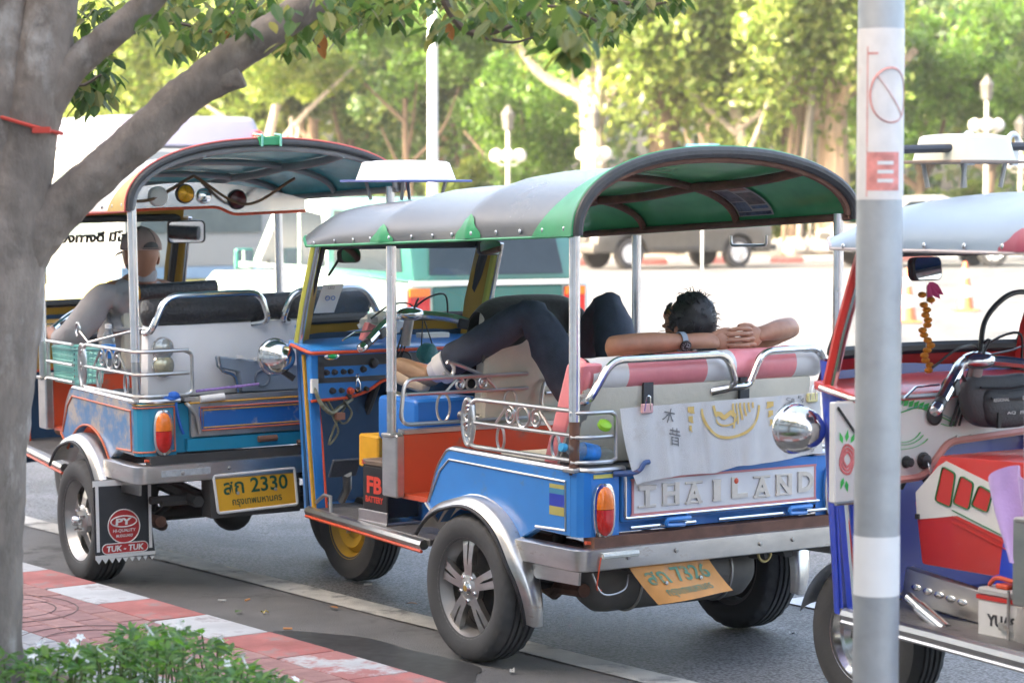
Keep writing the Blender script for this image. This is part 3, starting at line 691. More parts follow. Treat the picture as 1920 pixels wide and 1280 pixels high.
def common(root,cf):
    body=cf['body']; inner=cf['inner']
    for s in(1,-1): wheel(root,(0,s*.635,.276),s,rim=cf.get('rim','alloy'),rimm=cf.get('rimm'))
    wheel(root,(1.92,0,.262),1,rw=.155,Rr=.262,rim='steel',rimm=cf.get('frim'),rr=.165)
    # chassis
    mb=MB().cyl((0,-.55,.276),(0,.55,.276),.035).ell((0,-.05,.276),(.11,.10,.11),14,10)
    for s in(1,-1):
        mb.tube([(1.6,s*.2,.40),(.5,s*.33,.37),(.2,s*.36,.43),(-.2,s*.36,.43),(-.6,s*.36,.40)],.028,6)
        mb.tube([(.42,s*.42,.40),(.2,s*.42,.30),(0,s*.42,.285),(-.25,s*.42,.31),(-.5,s*.42,.41)],.02,6,flat=.6)
        mb.bar((-.1,s*.40,.30),(-.18,s*.38,.55),.026,10)
        mb.bar((-.5,s*.36,.41),(-.5,s*.55,.41),.018)
    mb.bar((-.5,-.5,.40),(-.5,.5,.40),.024).bar((.45,-.4,.38),(.45,.4,.38),.024)
    mb.bar((.9,-.05,.33),(.1,-.05,.28),.024)
    mb.build('chassis',under,root)
    MB().tube([(.55,.15,.27),(.0,.30,.22),(-.25,.46,.29),(-.42,.47,.30)],.026,10).build('exhaust_pipe',rust,root)
    for s in(1,-1): MB().tube([(1.70,s*.03,.95),(1.86,s*.10,.55),(1.92,s*.10,.262)],.020,8).build('fork_leg',cf.get('fork',under),root)
    def fe(a,b):
        t=R(15)+(R(165)-R(15))*a; r=.295; return Vector((1.92+r*math.cos(t),(b-.5)*.20,.262+r*math.sin(t)-.03*(abs(b-.5)*2)**3))
    MB().grid(fe,20,8).build('front_fender',cf.get('ffend',steel),root)
    # floor
    MB().prism([(1.60,.47,.375),(1.60,-.47,.375),(.42,-.60,.375),(.42,.60,.375)],(0,0,.028)).build('floor_plate',cf.get('floor',dullm),root,bevel=.004)
    sm=MB()
    for s in(1,-1): sm.tube([(1.56,s*.482,.388),(1.1,s*.535,.386),(.44,s*.612,.38)],.021,8,flat=1.0)
    sm.build('floor_edge',steel,root)
    sm=MB()
    for s in(1,-1): sm.tube([(1.56,s*.495,.366),(1.1,s*.548,.362),(.44,s*.625,.355)],.007,6)
    sm.build('floor_edge_trim',cf['trim'],root)
    # rear tub
    zt=.762
    fl=MB().b2((-.58,-.60,.545),(.62,.60,.565)); fl.build('passenger_floor',cf['bench'],root)
    def sidepoly(s,y):
        P=[(.225,y,.775),(.30,y,.70),(.375,y,.555)]
        for i in range(13):
            t=R(38)+(R(142)-R(38))*i/12; P.append((.01+.345*math.cos(t),y,.275+.345*math.sin(t)+.0))
        P+=[(-.36,y,.535),(-.575,y,.530),(-.575,y,zt)]
        return P
    for s in(1,-1):
        o=MB().prism(sidepoly(s,s*.60),(0,s*.045,0)).build('side_panel',cf.get('side',body),root,bevel=.004)
        # rounded rear corner
        pts=[(-.575,s*.645),(-.602,s*.640),(-.622,s*.622),(-.628,s*.595),(-.628,s*.47)]
        k=MB()
        for (a,b),(c,d) in zip(pts,pts[1:]): k.face([(a,b,.530),(c,d,.530),(c,d,zt),(a,b,zt)])
        k.build('corner_panel',body,root,smooth=60)
        # metal edging
        e=MB(); r_=.0055
        e.tube([(p[0],s*.648,p[2]) for p in sidepoly(s,0)[2:16]],r_,6)
        e.tube([(-.545,s*.6465,.55),(-.545,s*.6465,.725),(.21,s*.6465,.738),(.275,s*.6465,.69),(.355,s*.6465,.56)],.0045,6)
        e.tube([(-.36,s*.6465,.545),(-.545,s*.6465,.55)],.0045,6)
        e.build('panel_moulding',cf.get('mould',steel),o)
        c=MB().tube(fillet([(.36,s*.625,.565),(.30,s*.625,.70),(.225,s*.625,.778),(-.56,s*.625,.768),(-.62,s*.60,.768),(-.62,s*.45,.768)],.03,3),.024,8,flat=.5)
        c.build('tub_rim',steel,root)
        # fender
        def fd(a,b):
            t=R(28)+(R(196)-R(28))*a; fl_=.05*max(0,1-a*4)+.05*max(0,(a-.72)*3)
            yy=.60+(.125-.05*max(0,(a-.78)/.22))*b; rr=.335+fl_+.012*math.sin(PI*b)-.026*max(0,b-.8)*5-.02*max(0,.2-b)*5
            return Vector((.005+rr*math.cos(t),s*yy,.280+rr*math.sin(t)*(.985)))
        f=MB().grid(fd,30,10).build('rear_fender',cf.get('fend',steel),root,smooth=50)
        MB().tube([fd(i/30,1) for i in range(31)],.0075,6).build('fender_bead',blk,f)
        if s==1 or True:
            MB().prism([(-.24,s*.645,.50),(-.63,s*.645,.44),(-.62,s*.645,.36),(-.36,s*.645,.355),(-.30,s*.645,.40)],(0,-s*.01,0)).build('side_skirt',steel,root)
    MB().b2((-.60,-.47,.535),(-.585,.47,.75)).build('rear_wall',body,root)
    # bumper wrapping the rear corners
    path=fillet([(-.27,.668,.452),(-.66,.668,.452),(-.66,-.668,.452),(-.27,-.668,.452)],.05,5)
    mb=MB(); Pn=[]
    for i,p in enumerate(path):
        a=path[max(0,i-1)]; b=path[min(len(path)-1,i+1)]; d=(b-a); d.z=0; nn=Vector((d.y,-d.x,0)).normalized(); Pn.append(nn)
    prof=[(-.05,.040),(.002,.040),(.008,.036),(.009,.0),(.008,-.036),(.002,-.040),(-.035,-.040)]
    k=len(prof)
    for p,nn in zip(path,Pn):
        for d,z in prof: mb.v.append(p-nn*d*-1*-1+Vector((0,0,z)) if False else p+nn*(-d)*-1+Vector((0,0,z)))
    for i in range(len(path)-1):
        for j in range(k-1): mb.f.append([i*k+j,(i+1)*k+j,(i+1)*k+j+1,i*k+j+1])
    bm_=mb.build('bumper',steel,root,smooth=50)
    b=MB()
    for y in(.46,.24,-.16,-.32,-.52): b.lathe([(0,.007),(.007,.006),(.009,0)],(-.670,y,.455+.004*math.sin(y*9)),(-1,0,0),10)
    b.build('bumper_bolt',dullm,bm_)
    MB().tube([(-.628,.62,.512),(-.632,.55,.505),(-.632,-.6,.505)],.007,6).build('bumper_trim',cf['trim2'],root)
    MB().b2((-.655,-.60,.488),(-.59,.60,.53)).build('rear_sill',rust if cf.get('rusty') else under,root)
    # posts
    for x,y,z0,z1,nm in((-.572,.628,.77,cf['eL'][0]+.02,0),(-.572,-.628,.77,cf['eR'][0]+.02,0),(.64,.635,.80,cf['post'][0],1),(.70,-.635,.80,cf['post'][1],1)):
        p=MB().cyl((x,y,z0+.17),(x,y,z1),.0205,14).build('roof_post',cf['postm'],root)
        MB().cyl((x,y,z0-.02),(x,y,z0+.17),.019,14).build('post_foot',cf.get('footm',rust) if x<0 else steel,p)
        MB().box((x,y,z0-.003),(.07,.06,.016)).build('post_flange',dullm,p,bevel=.004)
    # partition behind the driver
    MB().b2((.605,-.60,.56),(.625,.60,.80)).build('partition',cf['bench'],root,bevel=.003)
    for s in(1,-1): MB().b2((.59,s*.605,.55),(.70,s*.645,.80)).build('partition_post',steel,root,bevel=.006)
    MB().b2((.60,-.60,.80),(.65,.60,.818)).build('partition_cap',steel,root)
    # engine hump and driver seat
    MB().prism([(.66,.40,.40),(1.12,.30,.40),(1.12,.30,.66),(1.04,.30,.74),(.66,.40,.74)],(0,-.80,0)).build('engine_cover',cf['hump'],root,bevel=.02,seg=2)
    # front shell
    sh=cf['shell']; W=.47
    def plan(t,z):
        a=(t-.5)*PI; f=max(0,math.cos(a))**.8
        base=1.60+.06*(z-.4)/.7; return Vector((base+(.13+.03*(z-.4))*f,W*math.sin(a),z))
    MB().grid(lambda u,v:plan(u,.38+.80*v),26,10).build('front_shell',sh,root,smooth=60)
    MB().grid(lambda u,v:plan(u,.40+.74*v)*1-Vector((.018,0,0)),26,8).build('shell_lining',inner,root,smooth=60)
    for s in(1,-1):
        pts=[(1.545,s*.475,.385),(1.60,s*.475,.70),(1.645,s*.475,1.09)]
        o=MB().hexa([(1.505,s*.425,.385),(1.56,s*.425,.385),(1.56,s*.475,.385),(1.505,s*.475,.385),(1.58,s*.425,1.10),(1.66,s*.425,1.10),(1.66,s*.475,1.10),(1.58,s*.475,1.10)]).build('shield_edge',cf['edge'],root,bevel=.008,seg=2)
        MB().tube([(1.512,s*.479,.39),(1.556,s*.479,.72),(1.596,s*.479,1.06)],.013,6,flat=.5).build('edge_strip',cf['strip'],o)
        MB().tube([(1.502,s*.424,.39),(1.545,s*.424,.72),(1.576,s*.424,.90)],.006,6).build('edge_trim',cf['trim'],o)
        a=[(1.655,s*.475,1.09),(1.60,s*.475,1.27),(1.505,s*.47,1.53)]
        p=MB().tube(a,.022,8,flat=1.0).build('windscreen_pillar',cf['pillar'],root)
        MB().tube([Vector(q)+Vector((-.026,s*.006,0)) for q in a],.011,8).build('pillar_moulding',chrome,p)
        # headlight bowl
        hl=Vector((1.725,s*.545,cf.get('hlz',1.045)))
        h=MB().lathe([(.0,-.105),(.022,-.102),(.045,-.088),(.062,-.062),(.072,-.03),(.075,0),(.080,.004),(.082,.016),(.078,.028),(.070,.03)],hl,(1,0,0),28).build('headlight',chrome,root)
        MB().lathe([(.0,.042),(.03,.040),(.06,.033),(.071,.029)],hl,(1,0,0),24).build('headlight_lens',mat('lens_glass',(.8,.82,.82),.08,var=.05,trans=.6),h)
        MB().tube([hl+Vector((-.02,-s*.02,-.06)),(1.68,s*.48,.95)],.014,8).build('headlight_bracket',blk,h)
    # windscreen
    wz=cf.get('wz',1.20)
    def ws(u,v,d=0):
        a=(u-.5); yy=.455*2*a; z=wz+(1.53-wz)*v; x=1.685-.16*v+.10*math.cos(a*PI)*(1-.3*v)+d; return Vector((x,yy,z))
    MB().grid(lambda u,v:ws(.02+u*.96,v),16,6).build('windscreen',GLASS,root)
    mid=[ws(.03+.94*i/16,0,-.004) for i in range(17)]+[ws(.97,.1*i,-.004) for i in range(1,11)]+[ws(.97-.94*i/16,1,-.004) for i in range(1,17)]+[ws(.03,1-.1*i,-.004) for i in range(1,10)]
    MB().tube(fillet(mid,.03,2,closed=True),.021,8,closed=True).build('windscreen_gasket',blk,root)
    MB().grid(lambda u,v:ws(u,-.35+.30*v,.002),16,2).build('cowl',cf['cowl'],root)
    for s in (1,-1):
        MB().prism([(1.50,s*.47,1.53),(1.60,s*.47,1.27),(1.66,s*.47,1.10),(1.70,s*.41,1.10),(1.665,s*.41,1.27),(1.56,s*.41,1.53)],(0,-s*.012,0)).build('pillar_panel',cf['cowl'],root)
    MB().grid(lambda u,v:ws(u,1.0+.25*v,0),16,2).build('header_panel',cf.get('header',cf['cowl']),root)
    # dashboard
    d0=MB().prism([(1.50,.50,1.085),(1.50,-.47,1.085),(1.70,-.47,1.12),(1.74,0,1.125),(1.70,.50,1.12)],(0,0,-.03)).build('dash_top',cf['dash'],root,bevel=.012,seg=2)
    MB().tube(fillet([(1.66,.506,1.10),(1.498,.503,1.07),(1.498,-.47,1.07)],.03,3),.008,6).build('dash_trim',cf['trim'],d0)
    fp=cf.get('face',[(.495,1.065),(.495,.865),(.30,.872),(.20,.90),(.13,.945),(-.46,.955),(-.46,1.065)])
    fc=MB().prism([(1.512,y,z) for y,z in fp],(.03,0,0)).build('dash_face',cf['facem'],root,bevel=.004)
    MB().tube(fillet([(1.507,y,z) for y,z in fp[1:-1]],.05,4),.007,6).build('face_trim',cf['trim'],fc)
    # passenger bench
    sb=MB().b2((-.42,-.52,.565),(.02,.52,.70)).build('bench_base',cf['seat2'],root,bevel=.03,seg=3)
    MB().b2((-.43,-.53,.70),(.06,.53,.775)).build('bench_cushion',cf['seat'],root,bevel=.03,seg=3)
    return body
def scroll(mb,c,r,u,v,flip=1,turn=1.6,tr=.0055,n=26):
    mb.tube(spiral(c,r,r*.28,0 if flip>0 else PI,(turn*2*PI)*flip+(0 if flip>0 else PI),n,u,v),tr,6)
def rail(root,P,Q,zs,loops=True,nm='side_rail_guard',m=None,wheel_end=True):
    """guard of horizontal tubes with scroll work between P and Q (two (x, y) points)"""
    P=Vector((*P,0));Q=Vector((*Q,0)); d=(Q-P); L_=d.length; u=d.normalized(); v=Vector((0,0,1)); up=lambda t,z:P+u*t+v*z
    mb=MB(); r=.0085
    mb.tube(fillet([up(L_,zs[0]),up(.02,zs[0]),up(.0,zs[2]),up(L_,zs[2])],.05,5),r,8)
    mb.tube([up(.03,zs[1]),up(L_,zs[1])],.0075,8)
    o=mb.build(nm,m or steel,root)
    mb=MB()
    if wheel_end:
        c=up(.0,(zs[0]+zs[2])/2); rr=(zs[0]-zs[2])/2*.98
        mb.tube([c+u*(.42*rr*math.cos(a))+v*(rr*math.sin(a)) for a in [2*PI*i/26 for i in range(26)]],.009,8,closed=True)
        scroll(mb,c+v*rr*.35,rr*.42,u,v,1); scroll(mb,c-v*rr*.35,rr*.42,u,v,-1)
    h=(zs[0]-zs[1])*.46; zc=(zs[0]+zs[1])/2; c=L_*.55
    mb.torus(up(c,zc),u.cross(v),h*.92,.0055,20,6)
    for s in(-1,1):
        mb.tube(spiral(up(c+s*h*2.1,zc),h*.9,h*.25,PI/2,PI/2+s*2.9*PI,24,u,v),.0052,6)
        mb.tube([up(c+s*h*2.6,zc+h*.7),up(c+s*h*4.4,zc-h*.9)],.0052,6)
    h2=(zs[1]-zs[2])*.48; z2=(zs[1]+zs[2])/2
    for t in (L_*.33,L_*.86): mb.tube([up(t,z2)+u*(h2*.55*math.cos(a))+v*(h2*math.sin(a)) for a in [2*PI*i/20 for i in range(20)]],.0058,6,closed=True)
    mb.split('scroll_work',m or steel,o)
    return o
def handlebar(root,c,m1=chrome,wire=True):
    c=Vector(c); o=MB().tube(catmull([c+Vector((-.12,.30,-.09)),c+Vector((-.05,.17,-.02)),c+Vector((.02,.06,.01)),c+Vector((.02,-.06,.01)),c+Vector((-.05,-.17,-.005)),c+Vector((-.12,-.30,-.045))],5),.020,10).build('handlebar',m1,root)
    MB().cyl(c+Vector((.06,0,-.12)),c+Vector((.02,0,.01)),.022,14).build('steering_column',dullm,o)
    MB().ell(c+Vector((.02,0,.015)),(.045,.07,.03),16,10).build('handlebar_clamp',m1,o)
    for s in(1,-1):
        a=c+Vector((-.075,s*.215,-.055 if s>0 else -.03)); b=c+Vector((-.15,s*.355,-.115 if s>0 else -.06)); d=(b-a).normalized()
        MB().lathe([(.016,0),(.0195,.005),(.0195,.03),(.017,.035),(.0185,.04),(.0185,.12),(.021,.125),(.021,.14)],a,d,14).build('grip',blk,o)
        MB().lathe([(.012,.14),(.019,.142),(.019,.17),(.014,.178),(.0,.18)],a,d,14).build('grip_end',m1,o)
        MB().tube([a+Vector((.05,0,.005)),a+Vector((.07,s*.08,0)),a+Vector((.04,s*.16,-.03))],.006,6,flat=.6).build('brake_lever',m1,o)
        MB().box(a+d*.0+Vector((0,0,.0)),(.05,.05,.045),d.to_track_quat('Y','Z').to_matrix()).build('switch_box',blk,o,bevel=.008,seg=2)
    if wire:
        mb=MB(); 
        for k in range(3): mb.tube(catmull([c+Vector((.02,.2-k*.2,.0)),c+Vector((.0,.1-k*.13,.06+.02*k)),c+Vector((.07,-.05,.03)),c+Vector((.10,.02*k,-.2))],6),.0045,5)
        mb.build('control_cable',blk,o)
    return o
def plate(root,corners,l1,l2,bg,ink,frame_m=None,nuts=True,warp=None,pfx=None):
    """number plate: corners TL,TR,BR,BL in local coordinates"""
    TL,TR,BR,BL=[Vector(c) for c in corners]; n=(TR-TL).cross(BL-TL).normalized()*-1
    def W(a,b,d=0):
        p=(TL*(1-a)+TR*a)*(1-b)+(BL*(1-a)+BR*a)*b
        if warp: p=p+n*warp(a,b)
        return p+n*d
    mb=MB().grid(lambda u,v:W(u,v),16,8); o=mb.build('number_plate',bg,root,solid=.003 if False else 0)
    w_=(TR-TL).length; h_=(BL-TL).length
    x=(TR-TL).normalized(); y=(TL-BL).normalized()
    def wp(sz): return None
    for s,cy_,fw,fh in((l1[0],.34,.80,.40),(l2,.79,.62,.22)):
        me_o=text(s,.1,ink,o,(0,0,0),(1,0,0),(0,1,0),ext=0,bold=.0018 if s==l1[0] else .0012,name='plate_lettering',fit=(fw,fh))
        for v in me_o.data.vertices: v.co=W(.5+v.co.x,cy_-v.co.y,.0025)
    if frame_m:
        P=fillet([W(.0,.0,.002),W(1,0,.002),W(1,1,.002),W(0,1,.002)],.012,3,closed=True); MB().tube(P,.0065,6,closed=True).build('plate_frame',frame_m,o)
    mb=MB()
    for a in(.27,.74): mb.lathe([(0,.006),(.007,.005),(.008,0)],W(a,.52,.003),n,8)
    mb.build('plate_bolt',dullm,o)
    return o
def taxisign(root,c,m_,m2,sz=(.30,.34,.085)):
    c=Vector(c)
    def f(d,p): 
        return Vector((math.copysign(abs(d.x)**.6,d.x)*sz[0],math.copysign(abs(d.y)**.6,d.y)*sz[1]*.5*2*.5*2*.5,math.copysign(abs(d.z)**.55,d.z)*sz[2]))
    def g(a,b):
        th=2*PI*a; e=.55; ca,sa=math.cos(th),math.sin(th); k=(1-.16*b) if b<.8 else (1-.16*.8)*(1-((b-.8)/.2)**2*.999)
        zz=min(b/.8,1)*sz[2]+ (.012*math.sin((b-.8)/.2*PI/2) if b>.8 else 0)
        return c+Vector((math.copysign(abs(ca)**e,ca)*sz[0]/2*k,math.copysign(abs(sa)**e,sa)*sz[1]/2*k,zz))
    o=MB().grid(g,40,14,closeu=True).build('roof_sign',m_,root,smooth=40)
    MB().box(c+Vector((0,0,-.004)),(sz[0]*1.12,sz[1]*1.08,.010)).build('sign_base',m2,o,bevel=.004,seg=2)
    mb=MB()
    for sx in(-1,1):
        for sy in(-1,1): mb.tube([c+Vector((sx*sz[0]*.36,sy*sz[1]*.3,-.008)),c+Vector((sx*sz[0]*.30,sy*sz[1]*.28,-.085))],.008,6)
    mb.split('sign_leg',dullm,o)
    return o
# ------------------------------------------------------------------ the three tuk-tuks
def paint(n,c,dirt=.12,dc=(.25,.24,.22),**k): return mat(n,c,.30,var=.06,scale=4,dirt=dirt,dirtcol=dc,dscale=k.pop('dscale',7),coat=.35,**k)
blue=paint('blue_paint',(.03,.215,.62),.22,(.10,.20,.36)); dblue=mat('dark_blue_paint',(.018,.06,.13),.7,var=.15,dirt=.3,dirtcol=(.05,.05,.05))
vred=mat('red_edging',(.62,.085,.03),.45,var=.08); green_v=mat('green_vinyl',(.03,.27,.115),.35,var=.08,scale=12,bump=.15,bscale=300)
orange=paint('orange_paint',(.55,.075,.022),.35,(.30,.12,.07))
grey_v=mat('charcoal_roof_vinyl',(.105,.115,.125),.27,var=.08,scale=3,bump=.12,bscale=220,dirt=.12,dirtcol=(.2,.2,.2),dscale=2)
glin=mat('green_lining',(.10,.44,.19),.22,var=.25,scale=2.5,bump=.12,bscale=5); tlin=mat('teal_lining',(.12,.46,.52),.22,var=.3,scale=2.5,bump=.15,bscale=5)
padm=mat('grey_padding',(.040,.042,.045),.45,var=.2,scale=9,bump=.4,bscale=25)
cream=mat('cream_vinyl',(.60,.565,.46),.45,var=.08,scale=5,dirt=.25,dirtcol=(.42,.37,.28),dscale=6,bump=.15,bscale=40); pink=mat('pink_vinyl',(.78,.25,.27),.32,var=.10,scale=6,bump=.2,bscale=24); white_v=mat('white_vinyl',(.70,.69,.67),.35,var=.06,scale=6,bump=.2,bscale=24)
postm=mat('white_chrome_post',(.78,.79,.80),.2,metal=.75,var=.1,scale=14,dirt=.15,dirtcol=(.45,.4,.35),dscale=18)
yel_e=mat('yellow_stripe',(.60,.32,.03),.5,var=.15,scale=12,dirt=.35,dirtcol=(.3,.2,.1)); ochre=mat('ochre_panel',(.40,.23,.025),.5,var=.1,scale=4,dirt=.2,dirtcol=(.25,.15,.05))
dgrey=mat('dark_grey_decal',(.045,.048,.055),.5,var=.1); bluev=mat('blue_vinyl',(.02,.16,.55),.3,var=.1,bump=.2,bscale=15)
diam=mat('chequer_plate',(.22,.215,.21),.5,metal=.7,var=.2,dirt=.3,dirtcol=(.1,.09,.08),bump=.6,bscale=45)
T2=((.41,9.63),34.9); T1=((-1.36,11.6),29.5); T3=((2.34,6.75),35)
def place(T,label,roll=0): 
    return empty('tuk_tuk',(T[0][0],T[0][1],.008),0,label,'tuk-tuk','tuk-tuks parked along the kerb',rot=(R(roll),0,R(90+T[1])))
def knob(root,x,y,z,r,d,m,nm='knob',n=14): return MB().lathe([(r*1.25,0),(r*1.25,.003),(r,.004),(r*.92,d*.9),(r*.7,d),(0,d)],(x,y,z),(-1,0,0),n).build(nm,m,root)
def raise_body(root,dz):
    for o in root.children:
        if o.name.split('.')[0] not in('wheel','chassis','exhaust_pipe','fork_leg','front_fender','rear_fender','gas_tank'): o.location.z+=dz
        elif o.name.startswith('rear_fender'): o.location.z+=dz*.6

# ---- middle tuk-tuk (blue, THAILAND tailgate)
A=place(T2,'blue tuk-tuk with charcoal roof and THAILAND tailgate, a man asleep on its back seat')
cfA=dict(body=blue,inner=dblue,trim=vred,trim2=vred,bench=orange,hump=bluev,shell=blue,edge=blue,strip=yel_e,pillar=mat('yellow_green_pillar',(.42,.44,.08),.35),cowl=ochre,dash=blue,facem=blue,seat=cream,seat2=pink,
 top=grey_v,lin=glin,pad=padm,pipe=green_v,rib=rust,patch=green_v,eL=(1.604,1.536),eR=(1.655,1.56),post=(1.545,1.575),postm=postm,rimm=mat('dark_alloy',(.26,.25,.24),.4,metal=.7,var=.1),frim=mat('yellow_rim',(.55,.33,.03),.5,dirt=.4,dirtcol=(.2,.13,.05)),rusty=True,floor=diam)
common(A,cfA); PA=roof(A,cfA)
# tailgate
gt=MB().b2((-.632,-.475,.572),(-.60,.458,.757)).build('tailgate',blue,A,bevel=.004)
MB().b2((-.638,-.455,.60),(-.6325,.412,.722)).build('sign_board',mat('white_sign_board',(.70,.70,.69),.45,var=.05,dirt=.15,dirtcol=(.6,.35,.33),dscale=5),gt,bevel=.003)
e=MB(); 
for a,b in (((-.46,.598),(.418,.598)),((-.46,.724),(.418,.724)),((-.457,.598),(-.457,.724)),((.415,.598),(.415,.724))): e.b2((-.6395,min(a[0],b[0])-.004,min(a[1],b[1])-.004),(-.6345,max(a[0],b[0])+.004,max(a[1],b[1])+.004))
e.build('pink_border',mat('pink_border',(.62,.25,.25),.5),gt)
sil=mat('silver_letter',(.60,.57,.52),.35,metal=.5,var=.12,scale=14,dirt=.3,dirtcol=(.6,.45,.4),dscale=14)
ys=[.37-.108*i for i in range(8)]
for i,c in enumerate('THAILAND'):
    y=.352-.1085*i+(-.0 if c!='I' else 0)
    o=text(c,.1,sil,gt,(-.6405,y,.661+.004*math.sin(i*2)),(0,-1,0),(0,0,1),ext=.0035,bold=.0035,name='raised_letter',fit=(.076 if c!='I' else .034,.078))
    sm=MB()
    for s in(-1,1): sm.b2((-.643,y-(.036 if c!='I' else .016)-.006,.661+s*.036-.005),(-.6385,y+(.036 if c!='I' else .016)+.006,.661+s*.036+.005))
    if c in 'HINT' or c=='A': sm.split('letter_serif',sil,o,bevel=.002)
MB().ell((-.644,.352-.1085*4+.018,.69),(.003,.011,.011),10,6).build('red_dot',vred,gt)
c=MB().tube(fillet([(-.640,.452,.75),(-.640,.452,.588),(-.640,-.475,.588)],.01,2),.0065,8); c.build('chrome_strip',chrome,gt)
MB().bar((-.642,.43,.553),(-.642,.13,.553),.0075).bar((-.642,.02,.553),(-.642,-.30,.553),.0075).bar((-.642,-.41,.553),(-.642,-.6,.553),.0075).build('lower_strip',chrome,A)
for y in(.225,-.365):
    MB().tube(fillet([(-.640,y-.06,.572),(-.660,y-.06,.572),(-.660,y+.05,.572),(-.660,y+.055,.553),(-.648,y-.04,.548)],.012,3),.0085,8).build('gate_hinge',blue,A)
MB().tube(catmull([(-.63,.50,.752),(-.66,.44,.752),(-.665,.405,.762),(-.665,.385,.785),(-.665,.362,.789)],5),[.011]*6+[.009]*15,8).build('latch_hook',mat('chipped_blue_rod',(.05,.10,.25),.5,dirt=.6,dirtcol=(.17,.07,.05),dscale=16),A)
for s in(1,-1): taillight(A,s*.548,.622,-.628)
mk=MB().tube([(-.674,.58,.466),(-.674,.42,.466)],.012,8,flat=1).build('marker_light',mat('clear_marker',(.62,.66,.62),.2,var=.1,scale=90),A)
MB().tube(catmull([(-.675,.585,.463),(-.672,.592,.42),(-.65,.585,.35),(-.63,.55,.335)],5),.003,5).build('marker_wire',vred,mk)
MB().tube(catmull([(-.63,.59,.40),(-.65,.57,.335),(-.65,.52,.32),(-.64,.45,.335),(-.62,.42,.38)],5),.0035,5).build('loose_wire',dullm,A)
MB().lathe([(0,-.02),(.04,-.015),(.09,.02),(.118,.06),(.122,.1),(.122,.68),(.118,.72),(.09,.76),(.04,.795),(0,.80)],(-.36,.44,.325),(0,-1,0),32).build('gas_tank',mat('tank_grey',(.13,.125,.115),.6,metal=.2,var=.2,dirt=.4,dirtcol=(.2,.17,.13),dscale=4),A,smooth=30)
MB().torus((-.36,.25,.325),(0,1,0),.124,.006,36,6).torus((-.36,-.18,.325),(0,1,0),.124,.006,36,6).build('tank_strap',dullm,A)
MB().cyl((-.52,-.24,.40),(-.58,-.27,.40),.028,14).cyl((-.48,-.38,.41),(-.50,-.54,.42),.04,14).bar((-.58,-.27,.40),(-.48,-.5,.40),.008).build('gas_valve',under,A)
MB().torus((-.575,-.262,.395),(1,0,0),.03,.006,18,6).build('brass_ring',mat('brass',(.45,.36,.16),.4,metal=.8),A)
plate(A,[(-.648,.445,.418),(-.648,.075,.418),(-.660,-.025,.288),(-.665,.345,.270)],('สก 7326',),'กรุงเทพมหานคร',mat('faded_orange_plate',(.60,.27,.06),.55,var=.15,scale=8,dirt=.45,dirtcol=(.55,.33,.20),dscale=6),mat('green_plate_ink',(.10,.24,.15),.6,var=.2,dirt=.5,dirtcol=(.5,.28,.1),dscale=14),warp=lambda a,b:.02*math.sin(a*5)*b+.035*b*b)
# stickers
for z0,z1,m_ in((.598,.63,'sticker_yellow'),(.630,.675,'sticker_navy'),(.675,.695,'sticker_teal'),(.695,.71,'sticker_yellow')):
    MB().b2((-.535,.6455,z0),(-.445,.6465,z1)).build('sticker_band',mat(m_,{'sticker_yellow':(.42,.38,.10),'sticker_navy':(.02,.045,.42),'sticker_teal':(.05,.24,.40)}[m_],.5,dirt=.3,dirtcol=(.1,.25,.4),dscale=12),A,smooth=0)
MB().b2((-.632,.585,.738),(-.6285,.50,.752)).build('yellow_badge',mat('sticker_lemon',(.72,.66,.15),.4),A)
# seat back, roll and hoops
MB().hexa([(-.46,-.56,.77),(-.46,.53,.77),(-.36,.53,.77),(-.36,-.56,.77),(-.50,-.56,1.05),(-.50,.53,1.05),(-.42,.53,1.05),(-.42,-.56,1.05)]).build('seat_back',cream,A,bevel=.012,seg=2)
MB().b2((-.60,-.58,.755),(-.44,.58,.766)).build('parcel_shelf',dgrey,A)
for y in(.245,-.215): MB().b2((-.512,y-.022,.80),(-.498,y+.022,1.06)).build('seat_bracket',dgrey,A)
b=MB().hexa([(-.37,.46,.76),(-.27,.46,.76),(-.27,.555,.76),(-.37,.555,.76),(-.53,.46,1.14),(-.42,.46,1.14),(-.42,.555,1.14),(-.53,.555,1.14)]).build('seat_bolster',pink,A,bevel=.02,seg=3)
MB().hexa([(-.40,.50,.76),(-.365,.50,.76),(-.365,.565,.76),(-.40,.565,.76),(-.53,.50,1.03),(-.49,.50,1.03),(-.49,.565,1.03),(-.53,.565,1.03)]).build('bolster_edge',mat('grey_vinyl',(.30,.29,.27),.5),b,bevel=.01)
def roll(root,y0,y1,x,z,r,segs,nm='seat_roll'):
    par=None
    for i,(a,b_,m_) in enumerate(segs):
        def f(u,v):
            y=a+(b_-a)*v; w_=1+.018*math.sin(y*70)*math.sin(u*9+y*20)+.02*math.sin(y*23)
            e=min(1,(abs(y-y0)/.02)**.5 if abs(y-y0)<.02 else 1, (abs(y-y1)/.02)**.5 if abs(y-y1)<.02 else 1)
            return Vector((x+r*w_*e*math.cos(2*PI*u),y,z+.012*(y0-y)+r*w_*e*math.sin(2*PI*u)))
        o=MB().grid(f,28,max(4,int(abs(b_-a)*60)),closeu=True).build(nm if par is None else 'roll_panel',m_,root if par is None else par,smooth=60)
        par=par or o
roll(A,.525,-.64,-.455,1.093,.062,[(.50,.34,white_v),(.34,-.03,pink),(-.03,-.17,white_v),(-.17,-.47,pink),(-.47,-.64,white_v)])
MB().ell((-.455,.522,1.094),(.066,.022,.066),20,10).build('roll_end',pink,A)
mb=MB()
mb.tube(fillet([(-.47,.545,1.00),(-.545,.545,1.005),(-.545,.44,1.15),(-.545,-.10,1.152),(-.545,-.15,1.03),(-.49,-.07,1.01)],.05,5),.0145,10)
